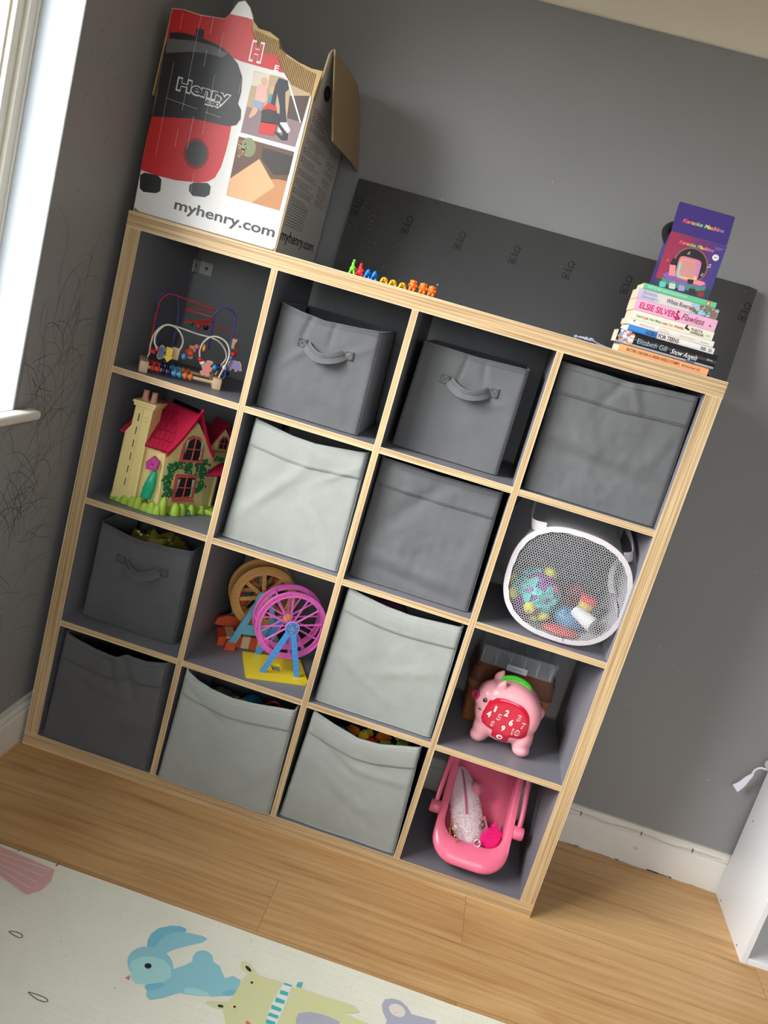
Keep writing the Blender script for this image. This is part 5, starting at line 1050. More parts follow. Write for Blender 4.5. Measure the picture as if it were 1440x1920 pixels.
def rainbow(s, u, w, wd, h, l, off=.03):
    vs, fs = text_geo(s, off, .2); xs = [v[0] for v in vs]; a, b = min(xs), max(xs); sx = wd / (b - a); sy = h / .73
    for k in range(9):
        ff = [q for q in fs if k / 9 <= (sum(vs[i][0] for i in q) / len(q) - a) / (b - a + 1e-6) < (k + 1) / 9]
        if ff:
            idx = sorted({i for q in ff for i in q}); mp = {i: j for j, i in enumerate(idx)}
            mb.add([kf(u + (vs[i][0] - a) * sx, w + vs[i][1] * sy, l) for i in idx], [tuple(mp[i] for i in q) for q in ff], mat('rainbow%d' % k, hues[k], .4))
rainbow('Karaoke Machine', 1.2636, 1.7300, .079, .0075, .0006)
for r in range(3): mb.art([(1.343, 1.7415 - r * .0022), (1.363 - r * .004, 1.7415 - r * .0022), (1.363 - r * .004, 1.7423 - r * .0022), (1.343, 1.7423 - r * .0022)], mat('carton_smallprint', (150, 130, 180), .5), kf, .0006)
mb.build('front_panel', t, fix=False)
mb = MB(); mb.b2((x0, .0362, zb), (x0 + .001, .105, zt_ - .004), m_kp); mb.text('KARAOKE  MACHINE  WITH 2 MICS', lambda u, w, l: Vector((x0 - .0003, .08 - w, 1.635 + u)), 0, 0, .10, .012, mat('side_print', (140, 130, 190), .5)); mb.build('side_panel', t)
mb = MB(); mb.b2((x1 - .001, .0362, zb), (x1, .105, zt_ - .002), m_kp); mb.build('side_panel', t)
mb = MB(); mb.b2((x0 + .001, .104, zb), (x1 - .001, .105, zt_), m_kp); mb.b2((x0 + .001, .0363, zb), (x1 - .001, .1039, zb + .001), m_kp); mb.build('back_panel', t)
mb = MB(); mb.slab([(x0, 1.7505), (x1 - .002, 1.7505), (x1 - .001, 1.756), (x1 - .004, 1.813), (x1 - .007, 1.815), (1.238, 1.816), (1.2355, 1.812), (1.2365, 1.78)], lambda u, w, l: Vector((u, .0355 + (w - 1.75) * .06 + l, w)), 0, .0008, m_kp)
kf0 = kf; kf = lambda u, w, l=0.0: Vector((u, .0355 + (w - 1.75) * .06 - l, w)); rainbow('Karaoke Machine', 1.2560, 1.7755, .0935, .0085, .0004); kf = kf0
mb.build('lid', t, fix=False)
mb = MB(); mb.tube(smooth_path([(1.246, .075, 1.730), (1.236, .075, 1.745), (1.234, .075, 1.757), (1.244, .08, 1.768), (1.258, .085, 1.772)], 5), .0105, mat('black_foam', (22, 21, 23), .9), 10); prod('microphone', 'black foam-covered end poking out of the open karaoke carton at its left', 'microphone', mb)
# ================================================================ bead maze
A24 = math.radians(24); UX = Vector((math.cos(A24), math.sin(A24), 0)); VY = Vector((-math.sin(A24), math.cos(A24), 0))
ZM = CZZ[0]; OM = Vector((.095, .03, 0))
def fmz(v): return lambda u, w, l=0.0: OM + UX * u + VY * (v - l) + Vector((0, 0, w))
t = thing('bead_maze', 'wooden bead maze with red, white and blue wire loops', 'toy', OM + UX * .1 + VY * .05 + Vector((0, 0, ZM)))
m_w = mat('pale_beech', (206, 176, 138), .5, mottle=.06, mscale=30); m_wr = mat('wire_red', (190, 34, 36), .3); m_ww = mat('wire_white', (224, 218, 200), .3); m_wb = mat('wire_blue', (34, 44, 128), .3)
RU = Matrix.Rotation(A24, 3, 'Z')
for u in (.009, .196):
    mb = MB(); mb.box(OM + UX * u + VY * .052 + Vector((0, 0, ZM + .0145)), (.022, .115, .029), m_w, .003, 2, RU)
    mb.lathe([(.003, 0), (.0028, .0004)], mat('hole_dark', (50, 40, 32), .9), OM + UX * u + VY * .012 + Vector((0, 0, ZM + .029)), 10); mb.build('end_block', t)
for v in (.010, .094):
    f = fmz(v); mb = MB(); mb.cyl(f(.01, ZM + .015), f(.196, ZM + .015), .0048, m_w, 12); mb.build('rail', t)
Cc = {'r': (206, 44, 34), 'n': (24, 30, 84), 'l': (58, 150, 200), 'o': (226, 112, 58), 'w': (220, 218, 214), 'p': (196, 96, 110), 'g': (30, 96, 62), 'y': (216, 140, 60), 'b': (40, 90, 160), 'k': (24, 24, 44)}
def bead(p, ax, c, r=.0085, l=.0075, nm='bead'):
    mb = MB(); R = Vector(ax).normalized().to_track_quat('Z', 'Y').to_matrix(); mb.ell(p, (r, r, l), mat('bead_' + c, Cc[c], .25), 14, 10, R); mb.build(nm, t)
for i, c in enumerate('rrnnlloo'): bead(fmz(.010)(.032 + i * .0137, ZM + .015), UX, c, .0095, .0066)
for i, c in enumerate('rrnnlloo'): bead(fmz(.094)(.03 + i * .0137, ZM + .015), UX, c, .0095, .0066)
def wire(key, v, m, v1=None, r=.0016, extra=None):
    P = D(key); n = len(P) - 1; v1 = v if v1 is None else v1
    pts = [fmz(v + (v1 - v) * i / n)(a, max(b, ZM + .024)) for i, (a, b) in enumerate(P)]
    if extra: pts = extra(pts)
    mb = MB(); mb.tube(smooth_path(pts, 6), r, m, 8); return mb
def down(pts, first=None, last=None):
    if first is not None: pts = [fmz(first[1])(first[0], ZM + .02)] + pts
    if last is not None: pts = pts + [fmz(last[1])(last[0], ZM + .02)]
    return pts
wire('mz_red', .055, m_wr, .055, extra=lambda p: down(p, (.008, .03))).build('red_wire', t)
P = D('mz_spiral'); f55 = [fmz(.055 + dv)(a, b) for (a, b), dv in zip(P, (0, .03, 0, -.025, 0, .02, 0, 0, 0, 0, 0))]
mb = MB(); mb.tube(smooth_path(f55 + [fmz(.06)(.2, ZM + .02)], 8), .0016, m_wr, 8); mb.build('red_wire', t)
mb = wire('mz_white', .012, m_ww, .03, .0022); mb.build('white_wire', t)
wire('mz_white1', .055, m_ww, .055, .0022, extra=lambda p: down(p, (.009, .06), (.19, .06))).build('white_wire', t)
wire('mz_white2', .02, m_ww, .012, .0022, extra=lambda p: down(p, None, (.196, .02))).build('white_wire', t)
wire('mz_blue', .012, m_wb, .03, .0018, extra=lambda p: down(p, (.196, .012))).build('blue_wire', t)
mb = wire('mz_blue2', .1, m_wb, .1, .0018, extra=lambda p: down(p, (.008, .09), (.06, .1))); mb.build('blue_wire', t)
mb = MB(); mb.tube(smooth_path([fmz(.03)(.05, ZM + .058), fmz(.035)(.085, ZM + .058), fmz(.04)(.112, ZM + .064)], 5), .0016, m_wb, 8); mb.build('blue_wire', t)
TH = D('mz_things'); F2 = fmz(.02)
def at(i, v=.02): return fmz(v)(TH[i][0], TH[i][1])
for i, c, r, l in [(0, 'r', .008, .006), (1, 'p', .007, .006), (5, 'l', .0085, .007), (7, 'p', .0075, .008), (8, 'r', .0088, .006), (9, 'w', .0085, .007), (11, 'l', .0085, .007), (12, 'n', .0095, .006), (13, 'w', .008, .007), (14, 'n', .0092, .006), (17, 'r', .0088, .006), (18, 'l', .008, .007), (19, 'y', .010, .005)]:
    bead(at(i), UX if i in (5, 7, 11, 12, 19) else (0.2, 0, 1), c, r, l)
for (a, b), c in zip(D('mz_back'), 'grk'): bead(fmz(.07)(a, b), UX, c, .008, .007)
mb = MB(); p = at(6, .03); R = Vector((.2, -1, .2)).normalized().to_track_quat('Z', 'Y').to_matrix(); mb.tube([p + R @ Vector((.0075 * math.cos(a), .0075 * math.sin(a), 0)) for a in [k * PI / 8 for k in range(16)]], .0035, mat('bead_r', 0), 8, closed=True); mb.build('bead', t)
def plaque(nm, pts, c, v, th, body, art=None, acol=None):
    f = fmz(v); q = [(c[0] + a, c[1] + b) for a, b in pts]; mb = MB(); mb.slab(q, f, .0, -th, m_w if body is None else body)
    if acol: mb.art([(c[0] + a * .86, c[1] + b * .86) for a, b in (art or pts)], acol, f, .0004)
    mb.build(nm, t)
blob_ = lambda rx, rz, k, amp, ph=0: [((rx * (1 + amp * math.sin(k * a + ph))) * math.cos(a), (rz * (1 + amp * math.sin(k * a + ph))) * math.sin(a)) for a in [i * 2 * PI / 30 for i in range(30)]]
plaque('rocking_shape', [(-.004, .020), (.004, .022), (.012, .021), (.013, .014), (.007, .012), (.009, .006), (.015, .004), (.013, -.004), (.009, -.008), (.012, -.015), (.004, -.021), (-.001, -.016), (-.006, -.020), (-.012, -.017), (-.016, -.010), (-.010, -.008), (-.011, -.001), (-.015, .003), (-.009, .006), (-.005, .010)], TH[10], .012, .008, None, None, mat('paint_pink', (232, 138, 138), .5))
plaque('elephant_shape', [(-.017, .002), (-.012, .010), (-.004, .014), (.004, .012), (.012, .013), (.017, .007), (.019, -.002), (.022, -.009), (.017, -.012), (.012, -.007), (.010, -.014), (.004, -.015), (.002, -.009), (-.004, -.009), (-.006, -.016), (-.012, -.015), (-.013, -.007), (-.018, -.005)], TH[15], .02, .008, None, None, mat('paint_lilac', (150, 130, 184), .5))
plaque('arrow_shape', [(-.009, .018), (.008, .018), (.008, -.004), (.013, -.004), (0, -.02), (-.012, -.006), (-.006, -.005), (-.007, .006)], TH[3], .012, .008, mat('paint_yellow', (234, 196, 64), .5))
plaque('whale_shape', blob_(.013, .017, 3, .2, 2), TH[2], .03, .008, None, None, mat('paint_bluegrey', (96, 112, 150), .5))
plaque('wood_shape', [(-.010, -.014), (.008, -.014), (.009, .016), (-.009, .017)], (TH[4][0] - .004, TH[4][1]), .024, .01, None)
plaque('wood_shape', [(-.008, -.022), (.006, -.022), (.006, -.006), (.009, .0), (.009, .012), (-.008, .012)], (TH[6][0] + .006, TH[6][1] + .004), .05, .009, None)
plaque('wood_shape', [(-.007, -.014), (.005, -.014), (.004, -.004), (.009, .012), (-.006, .012)], TH[16], .05, .009, None)
# ================================================================ toy house
ZH = CZZ[1]
t = thing('toy_house', 'yellow plastic toy cottage with a red tiled roof and green hedge base', 'toy house', (.22, .17, ZH))
m_hw = mat('cottage_yellow', (226, 206, 140), .45, mottle=.02); m_hr = mat('cottage_roof', (186, 32, 66), .35); m_hrd = mat('roof_groove', (140, 20, 48), .5); m_hg = mat('hedge_green', (160, 192, 66), .45)
m_hpk = mat('window_coral', (206, 92, 88), .4); m_hdk = mat('dark_opening', (34, 22, 24), .8); m_ivy = mat('ivy_green', (32, 112, 62), .45); m_curt = mat('curtain_mint', (176, 206, 176), .5)
f1 = lambda u, w, l=0.0: Vector((u, .058 - l, w))
U2 = Vector((.565, .825, 0)).normalized(); N2 = Vector((.825, -.565, 0)).normalized(); O2 = Vector((.2097, .0564, 0))
f2 = lambda u, w, l=0.0: O2 + U2 * u + Vector((0, 0, w)) + N2 * l
foot = [(.092, .060), (.208, .058), (.287, .172), (.325, .30), (.10, .32)]
mb = MB(); mb.loft([[Vector((x, y, z)) for x, y in foot] for z in (ZH + .006, .912)], m_hw)
g = D('h_gable'); mb.slab([(a, b) for a, b in g], f2, 0.0, -.10, m_hw)
random.seed(12)
def pebble(f, u, w, rx, rz): mb.slab([(u + rx * math.cos(a), w + rz * math.sin(a)) for a in [k * PI / 5 for k in range(10)]], f, .0, .0013, m_hw)
for (u, w) in [(.105, .83), (.176, .845), (.172, .80), (.168, .88), (.19, .79), (.186, .893), (.178, .86)]: pebble(f1, u, w, .008, .005)
for (u, w) in [(.012, .80), (.010, .87), (.03, .90), (.062, .93), (.058, .95), (.085, .955), (.11, .915), (.125, .88), (.12, .85), (.128, .80), (.072, .965)]: pebble(f2, u, w, .0065, .005)
mb.build('wall', t, ang=30)
# chimney with slots and two pots
mb = MB()
mb.loft([[Vector((x0, y0, z)), Vector((x1, y0, z)), Vector((x1, .11, z)), Vector((x0, .11, z))] for x0, x1, y0, z in [(.084, .150, .046, ZH + .01), (.086, .146, .046, .93), (.098, .146, .047, .95), (.099, .147, .047, 1.008)]], m_hw)
mb.b2((.094, .042, 1.004), (.152, .114, 1.012), m_hw, .0015); mb.b2((.091, .039, 1.012), (.155, .117, 1.019), m_hw, .0015)
mb.b2((.1205, .0445, .78), (.123, .047, 1.0), m_hw, .0008)
for z in (.79, .825, .86, .895, .93, .965): mb.b2((.1125, .0452, z), (.1145, .048, z + .02), m_hdk)
for x in (.088, .103, .137): mb.b2((x, .0448, ZH + .03), (x + .003, .047, .93), m_hw, .001)
mb.lathe([(.007, 0), (.006, .0012), (.003, .0016)], m_hw, (.136, .0462, .975), 14, (0, -1, 0)); chim = mb.build('chimney', t, ang=30)
for x, y in ((.111, .07), (.136, .066)):
    mb = MB(); mb.lathe([(.0095, 0), (.0085, .004), (.0072, .022), (.0082, .023), (.0082, .026), (.0052, .026), (.005, .018)], mat('pot_pink', (196, 140, 122), .5), (x, y, 1.019), 18); mb.build('chimney_pot', chim)
# roofs
def roofquad(name, a, b, c, d, th=.005, rows=0, cols=0):
    a, b, c, d = map(Vector, (a, b, c, d)); n = (b - a).cross(d - a).normalized()
    if n.z < 0: n = -n
    mb = MB(); mb.loft([[a, b, c, d], [p + n * th for p in (a, b, c, d)]], m_hrd if rows else m_hr)
    P = lambda u, v, l: a.lerp(b, u).lerp(d.lerp(c, u), v) + n * (th + l)
    for r in range(rows):
        v0 = r / rows; v1 = (r + 1) / rows
        for k in range(cols):
            o = .5 * (r % 2); u0, u1 = max(0, (k - o) / cols), min(1, (k + 1 - o) / cols)
            if u1 - u0 < .02: continue
            q = [P(u0 + .006, v0, .0026), P(u1 - .006, v0, .0026), P(u1 - .006, v1 - .012, .0010), P(u0 + .006, v1 - .012, .0010)]
            mb.loft([[p - n * .002 for p in q], q], m_hr)
    return mb.build(name, t, ang=25)
roofquad('roof', (.146, .046, .9065), (.214, .046, .9065), (.214, .17, 1.010), (.100, .17, 1.010), rows=5, cols=6)
roofquad('roof', (.070, .052, .925), (.10, .052, .922), (.12, .17, 1.003), (.085, .17, .99))
roofquad('roof', (.085, .172, 1.0), (.22, .172, 1.01), (.24, .33, .91), (.08, .33, .91))
ap = Vector((.249, .1135, 1.0215)) + N2 * .006; el = Vector((.2035, .046, .9035)) + N2 * .009; er = Vector((.2885, .1725, .905)) + N2 * .007; bk = -N2 * .13
cu = lambda p, q, k, s: p.lerp(q, k) + Vector((0, 0, -s * math.sin(PI * k)))
mb = MB()
for e in (el, er):
    L_, R_ = [], []
    rings = []
    for i in range(9):
        k = i / 8; p = cu(ap, e, k, .010); n = Vector((0, 0, .006))
        rings.append([p, p + bk + Vector((0, 0, -.004)), p + bk + n + Vector((0, 0, -.004)), p + n])
    mb.loft(rings, m_hr)
    rings = []
    for i in range(9):
        k = i / 8; p = cu(ap, e, k, .010) + N2 * .001; rings.append([p + Vector((0, 0, -.006)), p + Vector((0, 0, .007)), p + Vector((0, 0, .007)) - N2 * .007, p + Vector((0, 0, -.006)) - N2 * .007])
    mb.loft(rings, m_hr)
mb.ell(ap + Vector((0, 0, .006)), (.0055, .0055, .007), m_hr, 10, 8); mb.build('gable_roof', t, ang=35)
def window_part(k, kin, f, bars, sill):
    mb = MB(); mb.slab(D(k), f, 0, .005, m_hpk); mb.art(D(kin), m_hdk, f, .0053)
    P = D(kin); xa, xb = min(p[0] for p in P), max(p[0] for p in P); za, zb = min(p[1] for p in P), max(p[1] for p in P); xm = (xa + xb) / 2
    B = lambda x0, z0, x1, z1: mb.slab([(x0, z0), (x1, z0), (x1, z1), (x0, z1)], f, .005, .0075, m_hpk)
    mb.art([(xb - .0005, zb - .006), (xb - .009, zb - .004), (xb - .004, za + .012), (xb - .007, za + .003), (xb, za + .002)], m_curt, f, .0056); mb.art([(xa, zb - .006), (xa + .008, zb - .004), (xa + .003, za + .014)], m_curt, f, .0056)
    B(xm - .0012, za, xm + .0012, zb); B(xa, (za + zb) / 2 - .001, xb, (za + zb) / 2 + .0012)
    B(sill[0] - .002, sill[1] - .003, sill[2] + .002, sill[1] + .0025); mb.build('window', t, ang=30)
P = D('h_win1'); window_part('h_win1', 'h_win1in', f2, 0, (P[0][0], P[0][1], P[-1][0])); P = D('h_win2'); window_part('h_win2', 'h_win2in', f2, 0, (P[0][0], P[0][1], P[3][0]))
mb = MB(); random.seed(31)
f2p = lambda u, w, l: f2(u, w, l)
for (u, w) in D('h_ivy'):
    for k in range(15):
        a, b = u + random.gauss(0, .0055), w + random.gauss(0, .005); th = random.uniform(0, 6.3); s = random.uniform(.005, .009); l = random.uniform(.002, .006)
        q = [(a + s * math.cos(th), b + s * math.sin(th)), (a + s * .5 * math.cos(th + 1.2), b + s * .5 * math.sin(th + 1.2)), (a - s * .6 * math.cos(th), b - s * .6 * math.sin(th)), (a + s * .5 * math.cos(th - 1.2), b + s * .5 * math.sin(th - 1.2))]
        mb.slab(q, f2, l, l + .002, m_ivy)
    if random.random() < .75: mb.ell(f2(u + random.gauss(0, .003), w + random.gauss(0, .003), .0085), .0022, mat('ivy_flower', (190, 110, 110), .5), 8, 6)
mb.build('ivy', t, ang=25)
tr = D('h_tree'); mb = MB(); zs = sorted({p[1] for p in tr}); cx = lambda z: .180 + (.852 - z) * -.12
prof = [(.770, .007), (.773, .0145), (.785, .0155), (.7855, .0142), (.80, .0162), (.8005, .0148), (.815, .0150), (.8155, .0138), (.83, .0122), (.8305, .0112), (.842, .0085), (.849, .006), (.851, .001)]
mb.loft([[Vector((.176 + (z - .78) * .12 + r * math.cos(a), .0505 - .0 + r * .7 * math.sin(a), z)) for a in [k * PI / 9 for k in range(18)]] for z, r in prof], mat('tree_teal', (20, 160, 118), .4)); mb.b2((.172, .046, .755), (.18, .055, .772), mat('trunk_brown', (110, 80, 60), .6)); mb.build('tree_panel', t, ang=50)
mb = MB(); mb.slab(D('h_bird'), f1, .004, .018, mat('birdhouse_magenta', (176, 60, 140), .4)); b = D('h_bird'); cxb, czb = sum(p[0] for p in b) / 5, sum(p[1] for p in b) / 5; mb.lathe([(.0022, 0), (.002, .0005)], m_hdk, f1(cxb + .002, czb, .0181), 10, (0, -1, 0)); mb.lathe([(.001, 0), (.0009, .0006)], wht, f1(cxb + .001, czb - .007, .0181), 8, (0, -1, 0)); mb.build('bird_house', t, ang=30)
# hedge base
mb = MB(); mb.loft([[Vector((x * 1.0 + dx, y + dy, z)) for (x, y), (dx, dy) in zip(foot, [(-.012, -.01), (.002, -.012), (.012, -.006), (.012, .006), (-.012, .004)])] for z in (ZH + .0005, ZH + .018)], m_hg)
for (x, y, rx, ry, h) in [(.088, .07, .012, .014, .038), (.102, .055, .014, .012, .024), (.122, .048, .014, .012, .022), (.143, .046, .013, .012, .026), (.160, .045, .014, .013, .030), (.182, .040, .012, .011, .022), (.200, .040, .014, .013, .030), (.214, .045, .013, .013, .026), (.224, .056, .013, .014, .048), (.248, .086, .017, .018, .032), (.258, .104, .016, .016, .03), (.276, .136, .014, .018, .026), (.292, .17, .014, .016, .022)]:
    mb.ell((x, y, ZH + .001), (rx, ry, h), m_hg, 14, 12, f=lambda v: Vector((v.x, v.y, max(v.z, 0))))
mb.b2((.285, .168, ZH + .0005), (.336, .29, ZH + .014), m_hg, .003)
hb_ = mb.build('hedge_base', t, ang=45)
mb = MB(); cxl, czl = .0775, .7530
fl = lambda u, w, l=0.0: f2(u, w, .0315 + l)
mb.slab([(cxl - .0085, czl - .007), (cxl + .0085, czl - .007), (cxl + .001, czl + .0085), (cxl - .001, czl + .0085)], fl, 0, .0015, mat('badge_teal', (34, 120, 110), .4)); mb.text('i', fl, cxl - .0012, czl - .0045, .0024, .0075, wht, .0017, .04); mb.art([(cxl - .004, czl - .005), (cxl + .004, czl - .005), (cxl + .003, czl - .0035), (cxl - .003, czl - .0035)], wht, fl, .0016); mb.build('badge', hb_, ang=30)
# rear dormer, porch and its ivy
f3 = lambda u, w, l=0.0: Vector((.282, .235, 0)) + Vector((.75, .66, 0)).normalized() * u + Vector((0, 0, w)) + Vector((.66, -.75, 0)).normalized() * l
mb = MB(); mb.slab([(-.028, .90), (.042, .90), (.036, .935), (.008, .972), (-.02, .935)], f3, .0, -.06, m_hw); mb.build('dormer', t, ang=30)
for s in (0, 1):
    a, b = ((-.034, .905), (.008, .984)) if not s else ((.050, .905), (.008, .984))
    mb = MB(); mb.slab([a, b, (b[0], b[1] + .007), (a[0] + (-.004 if not s else .004), a[1] + .004)], f3, .006, -.075, m_hr); mb.build('dormer_roof', t, ang=30)
mb = MB(); mb.slab([(-.004, .915), (.022, .915), (.023, .94), (.016, .952), (.004, .952), (-.004, .94)], f3, 0, .004, m_hpk); mb.art([(-.001, .918), (.019, .918), (.020, .938), (.014, .948), (.005, .948), (-.001, .938)], m_hdk, f3, .0043)
for q in ([(.0085, .917), (.0105, .917), (.0105, .949), (.0085, .949)], [(-.001, .932), (.02, .932), (.02, .934), (-.001, .934)]): mb.slab(q, f3, .0043, .006, m_hpk)
mb.build('window', t, ang=30)
roofquad('porch_roof', (.278, .150, .848), (.33, .205, .852), (.305, .245, .892), (.262, .20, .888))
mb = MB(); mb.b2((.298, .20, ZH + .012), (.306, .208, .855), m_hw, .001); mb.b2((.286, .225, ZH + .014), (.318, .23, .85), m_hdk); mb.b2((.310, .228, ZH + .014), (.335, .236, .86), m_hw, .001); mb.build('porch', t, ang=30)
mb = MB()
for k in range(46):
    p = Vector((.275, .175, .893)).lerp(Vector((.33, .225, .900)), random.random()) + Vector((random.gauss(0, .003), random.gauss(0, .003), random.gauss(0, .0045)))
    mb.ell(p, (.0042, .0042, .0026), m_ivy, 6, 4, Matrix.Rotation(random.uniform(0, 3), 3, 'X'))
mb.build('ivy', t, ang=25)
# ================================================================ ferris wheels
ZF = CZZ[2]
def fw(O, v): return lambda u, w, l=0.0: O + UX * u + VY * (v - l) + Vector((0, 0, w))
OF = Vector((.559, .037, 0))
t = thing('ferris_wheel', 'pink and blue plastic ferris wheel on a yellow base', 'toy', OF + UX * .085 + VY * .07 + Vector((0, 0, ZF)))
m_fp = mat('wheel_pink', (226, 104, 188), .35); m_fb = mat('wheel_blue', (74, 152, 222), .35); m_fy = mat('base_yellow', (242, 214, 46), .35)
mb = MB(); f = fw(OF, 0)
out = [(-.004, -.017), (.160, -.017), (.166, -.008), (.168, .124), (.0, .126), (-.006, -.008)]; hole = [(.072, .033), (.099, .033), (.101, .078), (.072, .076)]
P3 = lambda u, v, z: OF + UX * u + VY * v + Vector((0, 0, z))
ti = tessellate_polygon([[Vector((a, b, 0)) for a, b in out], [Vector((a, b, 0)) for a, b in hole]]); allp = out + hole
for z in (ZF, ZF + .009): mb.add([P3(a, b, z) for a, b in allp], [tuple(q) for q in ti], m_fy)
for L in (out, hole):
    n = len(L); mb.add([P3(a, b, ZF) for a, b in L] + [P3(a, b, ZF + .009) for a, b in L], [(i, (i + 1) % n, n + (i + 1) % n, n + i) for i in range(n)], m_fy)
mb.b2((0, 0, 0), (0, 0, 0), m_fy) if 0 else None
mb.build('base', t, ang=30)
CU, CZ_, RW = .0905, .536, .0965
for k, (vv_, th) in enumerate(((.034, .004), (.092, .004))):
    f = fw(OF, vv_); mb = MB(); nn = 48
    for (r0, r1, d0, d1) in ((RW - .0125, RW, 0, .003), (RW - .002, RW + .0008, -.003, .006), (RW - .0135, RW - .0115, -.002, .005)):
        ring = lambda r, d: [f(CU + r * math.cos(2 * PI * i / nn), CZ_ + r * math.sin(2 * PI * i / nn), d) for i in range(nn)]
        mb.loft([ring(r0, d0), ring(r1, d0), ring(r1, d1), ring(r0, d1), ring(r0, d0)], m_fp, (False, False))
    rr_ = mb.build('wheel_rim', t, ang=30)
    rim0 = rr_ if k == 0 else rim0
    for i in range(12):
        a = 2 * PI * (i + .35) / 12; mb = MB(); c, s = math.cos(a), math.sin(a)
        for o in (-.0016, .0016): mb.tube([f(CU + .010 * c - o * s, CZ_ + .010 * s + o * c, .001), f(CU + (RW - .012) * c - o * s, CZ_ + (RW - .012) * s + o * c, .001)], .0009, m_fp, 6)
        mb.art([(CU + r * c - o * s, CZ_ + r * s + o * c) for r, o in ((.01, -.0016), (RW - .012, -.0016), (RW - .012, .0016), (.01, .0016))], m_fp, f, .0008); mb.build('spoke', t)
for i in range(6):
    a = 2 * PI * (i + .1) / 6; mb = MB(); c, s = math.cos(a), math.sin(a); mb.cyl(fw(OF, .032)(CU + (RW - .005) * c, CZ_ + (RW - .005) * s), fw(OF, .094)(CU + (RW - .005) * c, CZ_ + (RW - .005) * s), .0022, m_fp, 8)
    mb.build('crossbar', t)
mb = MB(); f = fw(OF, .034); dc = [mat('dot_orange', (244, 128, 112), .4), mat('dot_violet', (140, 100, 196), .4)]
for i in range(24):
    a = 2 * PI * i / 24; r = RW - .006
    for j in range(5 if i % 6 == 0 else 1):
        dx, dz = (0, 0) if j == 0 else (.0028 * math.cos(j * PI / 2), .0028 * math.sin(j * PI / 2)); mb.lathe([(.0019, 0), (.0017, .0004)], dc[i % 2], f(CU + r * math.cos(a) + dx, CZ_ + r * math.sin(a) + dz, .0031), 8, -VY)
mb.build('rim_dots', rim0)
f = fw(OF, .018); mb = MB(); mb.lathe([(.0195, 0), (.0195, .004), (.0185, .005)], m_fb, f(CU, CZ_, 0) , 28, -VY); mb.lathe([(.0199, 0), (.0199, .0015)], mat('hub_rim', (214, 150, 214), .4), f(CU, CZ_, .0038), 28, -VY); mb.lathe([(.0178, 0), (.0176, .0004)], mat('hub_face', (62, 124, 196), .4), f(CU, CZ_, .0052), 28, -VY)
for (a, b, r) in [(-.008, .010, .0014), (.010, .008, .0016), (-.002, .013, .0009), (.012, -.002, .001), (-.012, 0, .001), (0, -.011, .0018), (.006, -.009, .0008)]: mb.lathe([(r, 0), (r * .8, .0003)], mat('star_cream', (226, 226, 190), .4), f(CU + a, CZ_ + b, .0056), 6, -VY)
ffh = lambda u, w, l=0.0: f(u, w, .0058 + l)
mb.text('Big', ffh, CU, CZ_ + .001, None, .0048, mat('gold_letter', (196, 186, 110), .4), 0, .01, .2, center=True); mb.text('Wheel', ffh, CU, CZ_ - .0055, None, .0048, MC['gold_letter'], 0, .01, .2, center=True)
mb.cyl(fw(OF, .018)(CU, CZ_), fw(OF, .112)(CU, CZ_), .0045, m_fb, 12); mb.build('hub', t)
mb = MB(); mb.ell(fw(OF, .068)(CU - .004, CZ_ + .004), (.014, .014, .014), mat('hub_ball', (246, 176, 52), .4), 16, 10); mb.build('axle_ball', t)
for vv_, vb in ((.014, .012), (.116, .122)):
    for (ub) in (.040, .138):
        f = fw(OF, vv_); fb_ = fw(OF, vb); a = Vector(fb_(ub, ZF + .009)); b = Vector(f(CU + (.007 if ub > .09 else -.007), CZ_ - .014)); mb = MB(); mb.ribbon([a, b], .0155, .005, UX, m_fb)
        d = (b - a)
        for k in range(1, 7): p = a + d * (k / 9); mb.tube([p + UX * -.004 - VY * .003, p - VY * .003 - Vector((0, 0, .002)), p + UX * .004 - VY * .003], .0005, mat('rib_paleblue', (120, 186, 236), .4), 4)
        mb.build('leg', t, ang=30)
OB = Vector((.5148, .2066, 0)); CB = .5525; RB = .092
t = thing('ferris_wheel', 'caramel and blue toy ferris wheel with striped orange base behind the pink wheel', 'toy', OB + Vector((0, 0, ZF)))
m_ft = mat('wheel_caramel', (202, 150, 84), .45, mottle=.04); m_fo = mat('wheel_orange', (206, 84, 44), .45); m_fc = mat('stripe_cream', (222, 196, 150), .5); m_fbl = mat('frame_blue', (96, 164, 188), .45)
